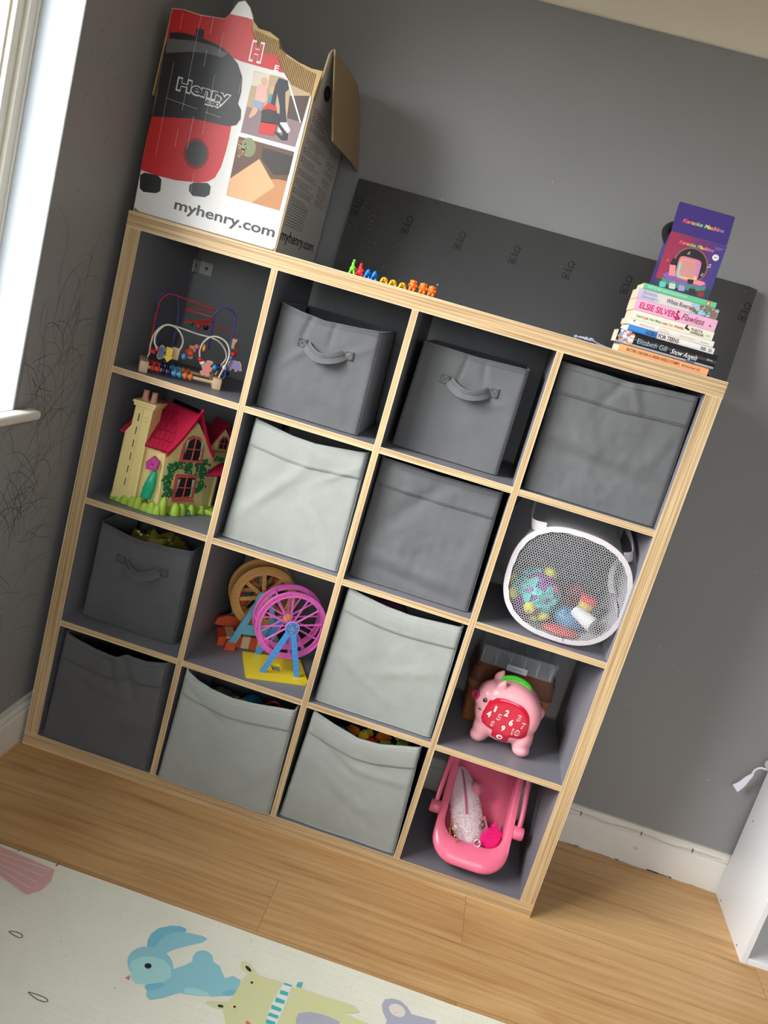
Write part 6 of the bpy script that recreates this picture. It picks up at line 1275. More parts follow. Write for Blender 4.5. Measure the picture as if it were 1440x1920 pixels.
for k, v0 in enumerate((0, .062)):
    f = fw(OB, v0); nn = 48; mb = MB(); ring = lambda r, d: [f(r * math.cos(2 * PI * i / nn), CB + r * math.sin(2 * PI * i / nn), d) for i in range(nn)]
    mb.loft([ring(RB - .022, 0), ring(RB - .003, .0), ring(RB + .002, .003), ring(RB + .002, .012), ring(RB - .004, .016), ring(RB - .012, .014), ring(RB - .022, .016), ring(RB - .024, .012), ring(RB - .022, 0)], m_ft, (False, False))
    for i in range(36):
        a = 2 * PI * i / 36; r = RB - .012; mb.lathe([(.0022, 0), (.0018, .0018), (.0006, .0024)], m_ft, f(r * math.cos(a), CB + r * math.sin(a), .014), 8, -VY)
    mb.build('wheel_rim', t, ang=35)
    for i in range(8):
        a = 2 * PI * (i + .28) / 8; c, s = math.cos(a), math.sin(a); mb = MB(); mb.slab([(r * c - o * s, CB + r * s + o * c) for r, o in ((.01, -.0055), (RB - .022, -.0055), (RB - .022, .0055), (.01, .0055))], f, .003, .011, m_ft)
        for r in (.024, .036, .048, .06): mb.lathe([(.0018, 0), (.0006, .0018)], m_ft, f(r * c, CB + r * s, .011), 8, -VY)
        mb.build('spoke', t, ang=30)
    if k == 0:
        for a in (0.9, 2.4, 3.7, 5.3):
            mb = MB(); p = fw(OB, .03)(.06 * math.cos(a), CB + .06 * math.sin(a)); mb.ell(p, (.019, .022, .018), m_fo, 14, 10, f=lambda v: Vector((v.x, v.y, v.z * (1 if v.z < 0 else .5)))); mb.ell(Vector(p) + Vector((0, 0, .012)), (.009, .010, .009), mat('seat_tan', (196, 122, 80), .5), 12, 8); mb.build('seat', t)
for v0, vf in ((-.03, -.045), (.095, .10)):
    f = fw(OB, v0); mb = MB()
    mb.lathe([(.0265, -.001), (.0265, .006), (.024, .009), (.019, .009), (.018, .006), (.003, .006)], m_fbl, f(0, CB, 0), 28, -VY)
    mb.lathe([(.0175, 0), (.0165, .003)], mat('hub_peach', (226, 148, 110), .5), f(0, CB, .006), 24, -VY)
    for s in (-1, 1): mb.slab([(s * .012, CB - .008), (s * .026, CB - .006), (s * .073, ZF + .025), (s * .052, ZF + .020)], f, 0, .007, m_fbl)
    mb.slab([(-.045, ZF + .055), (.045, ZF + .055), (.035, ZF + .085), (-.035, ZF + .085)], f, 0, .006, m_fbl)
    for s in (-1, 1):
        for k in range(10): p = Vector((s * .026, CB - .01, 0)).lerp(Vector((s * .073, ZF + .03, 0)), k / 9); mb.lathe([(.0022, 0), (.001, .002)], m_fbl, f(p.x, p.y, .007), 8, -VY)
    mb.build('support', t, ang=30)
    for s in (-1, 1): mb = MB(); q = [(s * .080, ZF + .001), (s * .050, ZF + .001), (s * .052, ZF + .026), (s * .077, ZF + .026)]; mb.slab(q, f, .009, -.012, m_fo); mb.build('foot', t, ang=30)
f = fw(OB, .0)
for i in range(9):
    mb_ = None
mb = MB()
for i in range(8):
    u0, u1 = -.098 + i * .0225, -.098 + (i + 1) * .0225; z = lambda u: ZF + .018 + .020 * max(0, 1 - ((u + .0) / .12) ** 2)
    q = [P_ for P_ in ((u0, ZF + .001), (u1, ZF + .001), (u1, z(u1)), (u0, z(u0)))]; mb.slab(q, fw(OB, -.012), 0, -.065, m_fo if i % 2 == 0 else m_fc)
mb.build('striped_base', t, ang=30)
mb = MB(); f = fw(OB, .06); mb.slab([(-.105, ZF + .03), (-.02, ZF + .03), (-.03, ZF + .06), (-.07, ZF + .064), (-.10, ZF + .052)], f, 0, -.012, m_fo); mb.build('step', t, ang=30)
# ================================================================ mesh hamper with toys
ZM1 = CZZ[1]
t = thing('mesh_hamper', 'white rimmed pop-up mesh hamper lying on its side with toys inside', 'hamper', (1.275, .18, ZM1))
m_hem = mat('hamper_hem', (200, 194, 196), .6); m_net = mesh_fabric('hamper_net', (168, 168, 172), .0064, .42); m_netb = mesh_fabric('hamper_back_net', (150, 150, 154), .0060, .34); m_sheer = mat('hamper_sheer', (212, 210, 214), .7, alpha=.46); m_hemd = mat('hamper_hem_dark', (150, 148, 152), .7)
def sup(a, cx, cz, rx, rz, e, y, sk=0.0):
    c, s = math.cos(a), math.sin(a); x = math.copysign(abs(c) ** e, c) * rx; z = math.copysign(abs(s) ** e, s) * rz
    return Vector((cx + x, y(z) if callable(y) else y, cz + z + sk * x))
FC = (1.279, .8895, .150, .137, .80); yf = lambda z: .022 + .012 * (z + .14) / .28
NA = 64; ang = [2 * PI * i / NA for i in range(NA)]
front = [sup(a, *FC, yf, -.03) for a in ang]; back = [sup(a, 1.268, .9005, .155, .152, .62, .355) for a in ang]
mid = [f_.lerp(b_, .5) + (Vector((1.273, .19, .895)) - f_.lerp(b_, .5)) * .03 for f_, b_ in zip(front, back)]
c0 = sum(front, Vector()) / NA
mb = MB(); mb.loft([[c0.lerp(p, k) + Vector((0, -.004 * (1 - k * k), 0)) for p in front] for k in (0.02, .35, .7, 1.0)], m_net, (True, False)); mb.build('net_front', t, fix=False)
mb = MB()
for p, q in ((front, 1),):
    rings = []
    for i in range(NA + 1):
        P0 = front[i % NA]; rad = (P0 - c0); rad.y = 0; rad.normalize(); w = .0085 * (1 + .12 * math.sin(i * 2.3))
        rings.append([P0 + rad * .0045 + Vector((0, .006, 0)), P0 + rad * .0045 + Vector((0, -.002, 0)), P0 - rad * w + Vector((0, -.0042, 0)), P0 - rad * w + Vector((0, -.003, 0)), P0 + Vector((0, .002, 0))])
    mb.loft(rings, m_hem, (False, False))
mb.tube([Vector(p) + Vector((0, .003, 0)) for p in front], .0042, m_hem, 8, closed=True)
mb.build('front_hem', t, ang=50)
mb = MB(); mb.b2((1.309, .0178, .7545), (1.3102, .0196, .768), mat('seam_dark', (70, 66, 68), .8)); mb.build('seam', t)
mb = MB(); mb.loft([front, [f_.lerp(m_, .6) for f_, m_ in zip(front, mid)], mid, [m_.lerp(b_, .5) for m_, b_ in zip(mid, back)], back], m_sheer, (False, False)); mb.build('net_side', t)
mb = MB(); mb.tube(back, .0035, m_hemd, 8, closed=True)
mb.build('back_hem', t)
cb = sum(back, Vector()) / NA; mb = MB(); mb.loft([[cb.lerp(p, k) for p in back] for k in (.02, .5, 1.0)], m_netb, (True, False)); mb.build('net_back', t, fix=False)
for pts, w in (([front[22] + Vector((0, .006, .002)), Vector((1.150, .06, 1.012)), Vector((1.152, .18, 1.038)), Vector((1.16, .30, 1.04))], .026), ([front[9] + Vector((.002, .006, .002)), Vector((1.41, .07, 1.005)), Vector((1.413, .18, 1.025)), Vector((1.408, .30, 1.03))], .024), ([front[61], Vector((1.421, .10, .86)), Vector((1.4235, .2, .85)), Vector((1.42, .3, .85))], .02)):
    mb = MB(); mb.ribbon(smooth_path(pts, 5), w, .0012, (-.3, 0, 1), m_hem); mb.build('side_tape', t)
mb = MB(); mb.ribbon(smooth_path([(1.404, .10, .985), (1.400, .16, .965), (1.398, .19, .93), (1.400, .17, .90), (1.405, .12, .885)], 5), .014, .0012, (1, 0, .2), m_hem); mb.build('carry_handle', t)
m_tc = mat('ball_turquoise', (84, 208, 202), .4); m_tp = mat('ball_purple', (138, 76, 160), .4); m_tye = mat('ball_yellow', (226, 222, 70), .4); m_tpk = mat('ball_pink', (220, 80, 130), .4)
t = thing('activity_ball', 'knobbly turquoise, purple and yellow baby activity ball inside the mesh hamper', 'toy ball', (1.222, .105, .81))
BC = Vector((1.218, .112, .828)); mb = MB(); mb.ell(BC, .060, m_tp, 24, 16); mb.build('ball_core', t)
gold = [Vector((math.sqrt(1 - (1 - 2 * (i + .5) / 22) ** 2) * math.cos(i * 2.399963), math.sqrt(1 - (1 - 2 * (i + .5) / 22) ** 2) * math.sin(i * 2.399963), 1 - 2 * (i + .5) / 22)) for i in range(22)]
for i, d in enumerate(gold):
    q = d.to_track_quat('Z', 'Y').to_matrix()
    if i % 3 == 0:
        mb = MB(); mb.lathe([(.0135, .055), (.0165, .066), (.0125, .075), (.004, .078)], m_tye, BC, 14, d); mb.lathe([(.002, .0782), (.001, .0788)], m_tpk, BC, 8, d); mb.build('knob', t)
    elif i % 3 == 1:
        mb = MB(); pts = [(.029 * (1 + .3 * math.cos(5 * a)) * math.cos(a), .029 * (1 + .3 * math.cos(5 * a)) * math.sin(a)) for a in [k * PI / 15 for k in range(30)]]
        mb.slab(pts, lambda u, w, l: BC + q @ Vector((u, w, .062 + l - (u * u + w * w) * 7)), -.006, .003, m_tc); mb.build('star', t)
    else:
        mb = MB(); mb.ell(BC + d * .06, (.012, .012, .007), m_tpk if i % 2 else m_tp, 12, 8, q); mb.build('bump', t)
t = thing('toy_cup', 'yellow toy tub with a red lid inside the mesh hamper', 'toy tub', (1.362, .12, .80))
ax = Vector((.16, -.1, .98)).normalized(); c = Vector((1.352, .13, .822))
mb = MB(); mb.lathe([(.016, -.018), (.0175, -.017), (.021, .022), (.020, .022)], mat('tub_yellow', (226, 196, 84), .4), c, 20, ax); mb.build('tub', t); mb = MB(); mb.lathe([(.0225, .020), (.0228, .032), (.020, .034)], mat('tub_red', (222, 62, 54), .4), c, 20, ax); mb.build('lid', t)
t = thing('toy_telescope', 'white plastic tube with a round grey end inside the mesh hamper', 'toy tube', (1.36, .06, .79))
c = Vector((1.372, .050, .808)); ax = Vector((-.85, .5, .25)).normalized(); mb = MB(); mb.lathe([(.019, 0), (.020, .002), (.019, .02), (.014, .06), (.010, .062)], mat('tube_white', (222, 222, 224), .4), c, 22, ax); mb.build('tube', t); mb = MB(); mb.lathe([(.016, 0), (.015, .0008)], mat('tube_grey', (170, 172, 176), .5), c - ax * .0004, 20, -ax); mb.build('tube_end', t)
mb = MB(); mb.ell((1.315, .11, .790), (.045, .04, .028), mat('toy_steelblue', (70, 130, 176), .4), 20, 12, Matrix.Rotation(.3, 3, 'Y')); mb.ell((1.30, .085, .806), (.012, .01, .012), MC['toy_steelblue'], 12, 8); prod('toy_boat', 'steel blue rounded toy low in the middle of the mesh hamper', 'toy', mb)
mb = MB(); mb.ell((1.305, .075, .762), (.050, .035, .011), mat('toy_brickred', (198, 70, 62), .4), 20, 10); prod('toy_disc', 'flat red toy lying on the hamper netting below the steel blue toy', 'toy', mb)
mb = MB(); mb.ell((1.325, .21, .832), (.03, .02, .026), mat('toy_dustyred', (180, 84, 88), .5), 16, 10); mb.b2((1.31, .2, .75), (1.34, .23, .82), MC['toy_dustyred'], .008); prod('toy_block', 'dusty red toy behind the yellow tub in the mesh hamper', 'toy', mb)
# ================================================================ piggy toy
ZP = CZZ[2]
t = thing('toy_pig', 'pink toy pig with a green back handle and red number panel', 'toy pig', (1.25, .115, ZP))
m_pk = mat('pig_pink', (232, 160, 168), .32); m_pd = mat('pig_panel_red', (196, 18, 52), .18, coat=.4); m_sn = mat('pig_snout', (206, 62, 104), .35); m_gl = mat('pig_handle_green', (84, 220, 66), .35)
PC = Vector((1.250, .122, .4925)); PR_ = Vector((.090, .057, .084)); PT = math.radians(-6)
def pbody(u, w, sgn=-1, sc=1.0):
    du, dw = u - PC.x, w - PC.z; c, s = math.cos(PT), math.sin(PT); a, b = (du * c + dw * s) / (PR_.x * sc), (-du * s + dw * c) / (PR_.z * sc)
    r = min(math.hypot(a, b), .999); return PC.y + sgn * PR_.y * sc * (1 - r ** 5.0) ** (1 / 3.0)
mb = MB()
def rings(sgn):
    out = []
    for i in range(15):
        r = 1 - (1 - i / 14) ** 1.7; ring = []
        for k in range(36):
            a = 2 * PI * k / 36; x0, z0 = PR_.x * r * math.cos(a), PR_.z * r * math.sin(a); c, s = math.cos(PT), math.sin(PT); u, w = PC.x + x0 * c - z0 * s, PC.z + x0 * s + z0 * c
            ring.append(Vector((u, pbody(u, w, sgn) if r < .999 else PC.y, w)))
        out.append(ring)
    return out
fr_, bk_ = rings(-1), rings(1); mb.loft(fr_[1:] + bk_[1:-1][::-1], m_pk)
for (x, y, z, a, b, c) in [(1.199, .104, ZP + .045, .027, .032, .045), (1.193, .100, ZP + .018, .0225, .026, .018), (1.308, .100, ZP + .045, .028, .032, .045), (1.312, .092, ZP + .018, .0245, .027, .018), (1.205, .155, ZP + .024, .024, .024, .026), (1.30, .155, ZP + .024, .024, .024, .026)]: mb.ell((x, y, z), (a, b, c), m_pk, 18, 14)
mb.ell((1.192, .110, .518), (.036, .042, .044), m_pk, 22, 16); mb.ell((1.176, .098, .508), (.022, .026, .022), m_pk, 16, 12)
for (x, y, z, rr) in [(1.204, .134, .571, .2), (1.213, .082, .566, .1)]:
    mb.ell((x, y, z), (.014, .009, .022), m_pk, 14, 12, Matrix.Rotation(rr + .15, 3, 'Y'), f=lambda v: Vector((v.x * (1 - .5 * max(v.z, 0) / .019), v.y, v.z)))
mb.ell((1.334, .125, .502), (.012, .014, .022), m_pk, 14, 10, Matrix.Rotation(.3, 3, 'Y')); mb.ell((1.335, .112, .512), (.006, .006, .011), m_pk, 10, 8, Matrix.Rotation(.6, 3, 'Y'))
mb.build('body', t, mods=[('REMESH', {'mode': 'VOXEL', 'voxel_size': .0022, 'use_smooth_shade': True}), ('SMOOTH', {'factor': .6, 'iterations': 22})])
fp = lambda u, w, l=0.0: Vector((u, pbody(u, w) - .0022 - l, w))
P = D('pig_panel'); P = [(p.x, p.y) for p in smooth_path([Vector((a, b, 0)) for a, b in P[:15]], 3)] + P[15:20] + [(p.x, p.y) for p in smooth_path([Vector((a, b, 0)) for a, b in P[20:]], 3)]
cen = (1.2385, .487); mb = MB()
K_ = [0.02, .2, .4, .55, .7, .82, .92, 1.0]; mb.loft([[fp(cen[0] + (a - cen[0]) * k, cen[1] + (b - cen[1]) * k, .0006 if k < 1 else -.0012) for a, b in P] for k in K_], m_pd, (True, False)); mb.build('number_panel', t, ang=50, fix=False)
for n in ('1', '2', '3', '4', '5', '6', '7', '8', '9'):
    (u, w), (_, w0), (_, w1) = D('pn_' + n); h = (w1 - w0) * 1.0; wd = h * .56 if n != '1' else h * .30
    mb = MB()
    solid = n in '12469'
    fr2 = lambda a, b, l, u=u, w=w: fp(u + (a - u) * math.cos(.06) + (b - w) * -math.sin(.06) * -1, w + (b - w) * math.cos(.06), l)
    mb.text(n, fr2, u - wd / 2, w - h / 2, wd, h * .95, wht, .0016, .035)
    if not solid: mb.text(n, fr2, u - wd * .42, w - h * .43, wd * .84, h * .81, m_pd, .0024, .0)
    mb.build('number', t, fix=False)
(u, w), (_, w0), (_, w1) = D('pn_10')
h = w1 - w0; mb = MB(); mb.text('10', fp, u - h * .58, w - h / 2, h * 1.16, h * .95, wht, .0016, .035); mb.text('10', fp, u - h * .53, w - h * .43, h * 1.06, h * .81, m_pd, .0024, .0); mb.build('number', t, fix=False)
mb = MB(); c0_, c1_ = 1.2455, .4350
mb.lathe([(.0085, 0), (.0082, .0012), (.006, .0018)], wht, fp(c0_, c1_, 0), 20, (0, -1, -.25), sx=1, sy=.8); mb.lathe([(.0052, 0), (.005, .0004)], m_pd, fp(c0_, c1_, 0) + Vector((0, -.0017, -.0004)), 16, (0, -1, -.25), sy=.6); mb.build('logo_button', t)
mb = MB(); mb.lathe([(.0135, -.010), (.0145, .003), (.0138, .006), (.011, .0068), (.010, .0055)], m_sn, (1.158, .094, .5165), 24, (-.72, -.62, .1), sy=.9)
for s in (-1, 1): mb.ell(Vector((1.1535, .0905, .518)) + Vector((-.62, .72, 0)) * .004 * s, (.002, .002, .003), mat('nostril', (150, 36, 70), .5), 8, 6)
mb.build('snout', t)
mb = MB(); e = Vector((1.1800, pbody(1.180, .520) - .004, .5200)); e = Vector((1.1795, .0665, .5205)); ed = Vector((-.25, -1, .1)); mb.lathe([(.0048, -.004), (.0048, .001), (.003, .002)], mat('eye_black', (16, 14, 16), .2), e, 14, ed, sx=1.0, sy=1.25); mb.ell(e + ed.normalized() * .0022 + Vector((.0012, 0, .0015)), .0015, wht, 8, 6); mb.build('eye', t)
mb = MB(); mb.tube(smooth_path([(1.170, .070, .4945), (1.1735, .068, .4905), (1.1775, .067, .4925)], 4), .0012, MC['eye_black'], 6); mb.build('mouth', t)
mb = MB(); pts = smooth_path([(1.212, .126, .560), (1.217, .126, .572), (1.240, .126, .580), (1.265, .126, .578), (1.286, .126, .568), (1.292, .126, .553)], 6); mb.tube(pts, .0068, m_gl, 10, ry=.0115, up=(0, 0, 1)); mb.ribbon([p + Vector((0, -.0112, .002)) for p in pts[5:-5]], .0022, .0008, (0, 0, 1), mat('green_groove', (60, 180, 50), .4)); mb.build('handle', t)
# ================================================================ cases behind the pig
t = thing('storage_case', 'brown plastic case with a see-through brown lid behind the toy pig', 'case', (1.255, .29, ZP))
m_cb = mat('case_brown', (158, 98, 56), .45); m_cl_ = mat('case_smoky_lid', (120, 76, 56), .25, alpha=.62); m_clear = mat('clear_plastic', (196, 200, 206), .18, alpha=.24); m_clr2 = mat('clear_edge', (214, 218, 222), .2, alpha=.55)
CR = Matrix.Translation((1.252, .21, 0)) @ Matrix.Rotation(math.radians(2), 4, 'Z')
def tub(mb, w0, w1, z0, z1, d, m, r=.018, dy=0.0):
    def ring(w, z, ins=0):
        pts = []
        for (cx, cy, a0) in ((w / 2 - r, d - r - ins, 0), (-w / 2 + r, d - r - ins, 90), (-w / 2 + r, r + dy + ins, 180), (w / 2 - r, r + dy + ins, 270)):
            for k in range(5): a = math.radians(a0 + 22.5 * k); pts.append(CR @ Vector((cx + (r - 0) * math.cos(a), cy + r * math.sin(a), z)))
        return pts
    mb.loft([ring(w0, z0), ring(w1, z1)], m)
mb = MB(); tub(mb, .212, .228, ZP + .0005, ZP + .112, .165, m_cb); tub(mb, .236, .238, ZP + .100, ZP + .116, .168, m_cb); tub(mb, .214, .216, ZP + .001, ZP + .014, .166, m_cb, dy=-.002); mb.build('case_body', t)
mb = MB(); tub(mb, .238, .232, ZP + .117, ZP + .160, .168, m_cl_); tub(mb, .226, .220, ZP + .160, ZP + .181, .160, m_cl_); ld = mb.build('lid', t)
for x in (-.045, .055): mb = MB(); mb.box(CR @ Vector((x, -.003, ZP + .122)), (.018, .005, .03), m_cl_, .0015); mb.build('latch', ld)
t = thing('organiser_case', 'clear compartment organiser case lying on top of the brown case', 'case', (1.25, .28, ZP + .181))
ZC = ZP + .1818; CR = Matrix.Translation((1.248, .196, 0)) @ Matrix.Rotation(math.radians(2), 4, 'Z')
mb = MB(); tub(mb, .208, .212, ZC, ZC + .040, .15, m_clear, .010); mb.build('case_body', t)
mb = MB(); tub(mb, .216, .216, ZC + .040, ZC + .052, .154, m_clear, .012, -.002); mb.build('lid', t)
for i in range(6): mb = MB(); mb.box(CR @ Vector((-.0975 + i * .039, .075, ZC + .021)), (.0014, .142, .036), m_clr2); mb.build('compartment_wall', t)
mb = MB(); mb.box(CR @ Vector((.0, -.004, ZC + .008)), (.058, .004, .018), m_clr2, .0018); mb.box(CR @ Vector((0, -.0065, ZC + .008)), (.03, .0012, .002), mat('latch_line', (120, 122, 126), .5)); mb.build('latch', t)
# ================================================================ pink doll carrier
ZB = CZZ[3]
t = thing('doll_carrier', 'pink plastic doll carrier tub tipped forward in the bottom right cube', 'doll carrier', (1.26, .15, ZB))
m_dp = mat('doll_pink', (236, 112, 142), .28, coat=.2)
OC = Vector((1.264, .035, .10)); AX = Vector((0, .733, .68)); NX = Vector((0, .68, -.733))
def fc(x, a, n=0.0): return OC + Vector((1, 0, 0)) * x + AX * a + NX * n
def upath(hw, a0, a1, r, sk=0.0):
    pts = [(-hw, a1)]; pts += [(-hw, a1 + (a0 + r - a1) * k / 6) for k in range(1, 6)]
    pts += [(-hw + r - r * math.cos(PI / 2 * k / 7), a0 + r - r * math.sin(PI / 2 * k / 7)) for k in range(8)]
    pts += [(-hw + r + (2 * hw - 2 * r) * k / 5, a0) for k in range(1, 5)]
    pts += [(hw - r + r * math.sin(PI / 2 * k / 7), a0 + r - r * math.cos(PI / 2 * k / 7)) for k in range(8)]
    pts += [(hw, a0 + r + (a1 - a0 - r) * k / 6) for k in range(1, 7)]
    return pts
AE = .38
inn = upath(.0845, .026, AE, .048); mid_ = upath(.094, -.002, AE, .060); out_ = upath(.1045, -.040, AE, .070)
k_ = lambda a: max(0, min(1, (a + .04) / .14))
def wid(p): # the lip narrows where the sides run up
    return p
mb = MB()
R0 = [fc(x, a, .006) for x, a in inn]; R1 = [fc(x, a, -.001) for x, a in inn]; R1b = [fc(x * 1.02, a - .003 * (1 - k_(a)), -.004) for x, a in inn]
R2 = [fc(x, a, -.005) for x, a in mid_]; R3 = [fc(x * .985, a + .004, -.003) for x, a in out_]; R4 = [fc(x, a, .003) for x, a in out_]; R5 = [fc(x * .985, a + .006, .028) for x, a in out_]; R6 = [fc(x * .93, a + .01, .028) for x, a in out_]
mb.loft([R0, R1, R1b, R2, R3, R4, R5, R6], m_dp, (False, False), closed=False)
mb.build('rim', t, ang=60, solid=.0018)
mb = MB(); B = []
for n_, sh_ in ((.004, 1.0), (.03, .985), (.06, .95), (.082, .86), (.094, .70), (.098, .4), (.099, .0)):
    B.append([fc(x * sh_, .16 + (a - .16) * (sh_ if a < .16 else 1), n_) for x, a in inn])
mb.loft(B, m_dp, (False, False), closed=False); mb.build('tub', t, ang=60, solid=.0025)
mb = MB(); mb.b2((1.20, .10, ZB + .0006), (1.33, .22, ZB + .03), m_dp, .01); mb.loft([[fc(x, a, .097) for x, a in ((-.05, .05), (.05, .05), (.05, .25), (-.05, .25))], [Vector((1.264 + s * .06, y, ZB + .02)) for s, y in ((-1, .10), (1, .10), (1, .24), (-1, .24))]], m_dp); mb.build('stand', t)
for s in (-1, 1):
    x = s * .1045; mb = MB(); p = OC + Vector((x, 0, 0)) + AX * .095 + NX * .004
    mb.lathe([(.017, 0), (.0185, .003), (.0185, .024), (.016, .028), (.004, .0285)], m_dp, p, 20, (s, 0, 0)); mb.build('pivot', t)
    q = p + Vector((s * .014, 0, 0)); mb = MB(); mb.tube(smooth_path([q, q + Vector((s * -.001, .02, .05)), q + Vector((-s * .006, .06, .11)), q + Vector((-s * .012, .10, .150))], 5), .0085, m_dp, 10, ry=.006); mb.build('handle_arm', t)
# fluffy pouch
t = thing('fluffy_pouch', 'fluffy pale pink pouch with a pink zip lying in the doll carrier', 'pouch', (1.215, .14, .15))
m_fur = mat('pale_fur', (226, 204, 208), .95, sheen=.4); m_zip = mat('zip_pink', (206, 108, 140), .6); m_gold = mat('gold_chain', (190, 150, 90), .3, metal=.8)
pa, pb = fc(-.012, .035, .028), fc(-.080, .222, .040); pc_ = (pa + pb) / 2; dl = (pb - pa); L_ = dl.length / 2; dl.normalize(); wv = Vector((1, 0, 0)) - dl * dl.x; wv.normalize(); nv = wv.cross(dl)
if nv.y > 0: nv = -nv
RP = Matrix((wv, nv, dl)).transposed()
def pf(v): k = v.z / (L_ + .012); return Vector((v.x * (1.0 + .22 * -k), v.y, v.z))
pcen = pc_ + Vector((.012, 0, 0))
mb = MB(); mb.ell(pcen, (.041, .028, L_ + .014), m_fur, 28, 24, RP, f=pf)
random.seed(14)
for i in range(5200):
    th, ph = math.acos(random.uniform(-1, 1)), random.uniform(0, 6.2832); n = Vector((math.sin(th) * math.cos(ph), math.sin(th) * math.sin(ph), math.cos(th)))
    if n.y < -.35 and False: continue
    base = pf(Vector((n.x * .041, n.y * .028, n.z * (L_ + .014))))
    if abs(base.x + .004) < .0035 and n.y > .3 and n.z > -.35: continue
    b = pcen + RP @ base; d = RP @ (Vector((n.x, n.y * 1.2, n.z * .4)).normalized() + Vector([random.gauss(0, .45) for _ in range(3)])); d.normalize(); s = d.orthogonal().normalized() * .0008; l = random.uniform(.003, .0065)
    mb.add([b - s, b + s, b + d * l], [(0, 1, 2)], m_fur)
mb.build('pouch_body', t, smooth=False, fix=False)
zp = [pcen + RP @ (pf(Vector((-.004 + .003 * math.sin(k * 2), .028 * math.sqrt(max(0, 1 - (k) ** 2)) + .0035, k * (L_ + .010))))) for k in [-.28 + i * .1 for i in range(13)]]
mb = MB(); mb.ribbon(smooth_path(zp, 3), .0065, .0012, RP @ Vector((1, 0, 0)), m_zip); mb.ribbon([p + RP @ Vector((0, .001, 0)) for p in smooth_path(zp, 3)], .0015, .0012, RP @ Vector((1, 0, 0)), mat('zip_teeth', (186, 90, 124), .5)); zz_ = mb.build('zip', t)
mb = MB(); mb.box(fc(-.052, .052, -.018), (.010, .004, .008), mat('zip_pull', (238, 214, 200), .4), .001, 1, Matrix.Rotation(.3, 3, 'Y')); mb.build('zip_pull', zz_)
t = thing('keychain', 'small gold-coloured chain with rings hanging on the fluffy pouch', 'chain', fc(-.05, .03, -.014))
ring_c = [fc(-.052 + .004 * i, .044 - .0085 * i, -.017) for i in range(4)]
for i, c in enumerate(ring_c):
    a = Vector((1, 0, 0)) if i % 2 else Vector((.3, -.7, .6)); q = a.normalized().to_track_quat('Z', 'Y').to_matrix(); mb = MB(); mb.tube([c + q @ Vector((.0052 * math.cos(k * PI / 8), .0064 * math.sin(k * PI / 8), 0)) for k in range(16)], .0009, m_gold, 6, closed=True); mb.build('link', t)
mb = MB()
for i in range(16): c = fc(-.066 + .0012 * (i % 5), .070 - .0028 * i, -.016 - .001 * (i % 3)); mb.tube([c + Vector((.0022 * math.cos(k * PI / 4), 0, .0022 * math.sin(k * PI / 4))) for k in range(8)], .0006, m_gold, 4, closed=True)
mb.build('fine_chain', t)
t = thing('toy_ring', 'shiny pale pink toy ring with a round setting beside the fluffy pouch tip', 'ring', fc(.017, .04, -.004))
m_rg = mat('ring_rose', (222, 160, 176), .15, metal=.5); c = fc(.016, .032, -.006); ax = Vector((-.05, -.85, .5)).normalized(); q = ax.to_track_quat('Z', 'Y').to_matrix()
mb = MB(); mb.tube([c + q @ Vector((.0088 * math.cos(k * PI / 12), .0088 * math.sin(k * PI / 12), 0)) for k in range(24)], .0024, m_rg, 8, closed=True); mb.lathe([(.0065, -.004), (.0065, -.003)], mat('ring_stone', (150, 90, 110), .1), c, 18, ax); mb.build('setting', t)
mb = MB(); q2 = Vector((1, .2, .2)).normalized().to_track_quat('Z', 'Y').to_matrix(); cc = c - ax * .008 + Vector((.004, 0, .003)); mb.tube([cc + q2 @ Vector((.0085 * math.cos(k * PI / 12), .0085 * math.sin(k * PI / 12), 0)) for k in range(24)], .0014, m_rg, 6, closed=True); mb.build('band', t)
def furball(name, label, c, r, nn, m, cat):
    mb = MB(); mb.ell(c, r * .85, m, 16, 12)
    for i in range(nn):
        n = Vector([random.gauss(0, 1) for _ in range(3)]).normalized(); b = Vector(c) + n * r * .8; d = (n + Vector([random.gauss(0, .4) for _ in range(3)])).normalized(); s = d.orthogonal().normalized() * .0007; mb.add([b - s, b + s, b + d * r * random.uniform(.2, .4)], [(0, 1, 2)], m)
    o = prod(name, label, cat, mb, smooth=False, fix=False); return o
m_pom = mat('pom_pink', (214, 130, 152), .95)
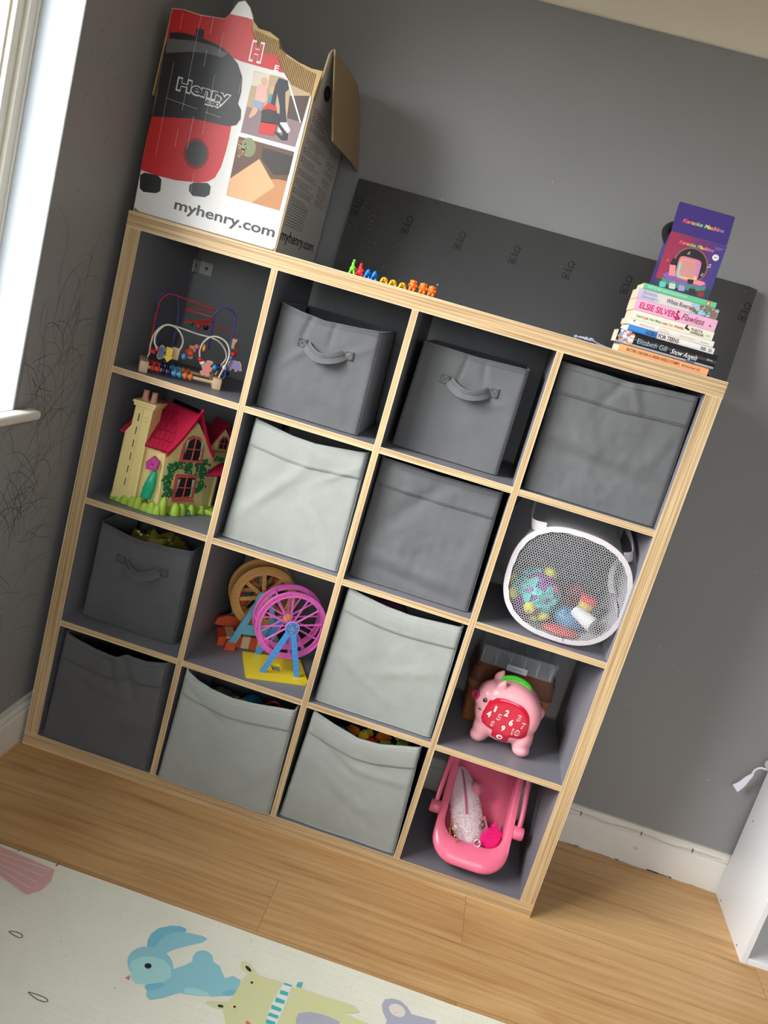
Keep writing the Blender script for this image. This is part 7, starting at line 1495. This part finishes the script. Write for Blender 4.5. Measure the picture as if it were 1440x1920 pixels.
furball('pompom', 'round fluffy pink pompom behind the fluffy pouch in the doll carrier', fc(-.018, .183, .022), .019, 700, m_pom, 'pompom')
furball('pompom', 'small lower fluffy pink pompom tucked beside the fluffy pouch, nearer the hairbrush', fc(-.008, .138, .032), .015, 500, m_pom, 'pompom')
t = thing('hairbrush', 'bright magenta toy hairbrush with pointed ears lying in the doll carrier', 'hairbrush', fc(.055, .06, .05))
m_hb = mat('brush_magenta', (236, 34, 128), .3); HB = fc(.052, .064, .016); bx_ = (AX * .86 + Vector((1, 0, 0)) * .5).normalized(); bw = NX.cross(bx_).normalized()
def fhb(u, w, l=0.0): return HB + bw * -u + bx_ * w - NX * l
sh = [(.025 * math.cos(a) * (1 - .12 * math.sin(a)), .034 * math.sin(a)) for a in [k * PI / 16 for k in range(32)]]
mb = MB(); mb.slab(sh, fhb, 0, -.010, m_hb); mb.slab([(x * .88, y * .88) for x, y in sh], fhb, .003, 0, m_hb)
for s in (-1, 1): mb.slab([(s * .010, .028), (s * .022, .020), (s * .022, .045)], fhb, .003, -.007, m_hb)
mb.build('brush_body', t, ang=40)
mb = MB()
for i in range(9):
    y = -.026 + i * .0065; hw = .020 * math.sqrt(max(.05, 1 - (y / .032) ** 2)); mb.slab([(-hw, y), (hw, y), (hw, y + .0022), (-hw, y + .0022)], fhb, .003, .010, m_hb)
mb.build('bristle_rows', t, ang=30)
mb = MB(); cf = lambda u, w, l=0.0: fc(.022, .092, .02) + Vector((.85, .15, -.35)).normalized() * u + AX * w + Vector((0, -1, .5)) * l
mb.slab([(-.012, -.016), (.014, -.02), (.020, .0), (.002, .026), (-.010, .016)], cf, 0, .0012, mat('card_pinkgrey', (196, 128, 132), .4)); mb.art([(-.006, -.010), (.004, -.012), (.009, .0), (.0, .014), (-.005, .008)], mat('card_navy', (60, 50, 100), .5), cf, .0016); mb.art([(-.004, -.004), (.0, -.008), (.004, .002), (-.001, .006)], mat('card_gold', (190, 150, 90), .5), cf, .002)
prod('plastic_card', 'small translucent pink printed card standing behind the magenta hairbrush', 'card', mb)
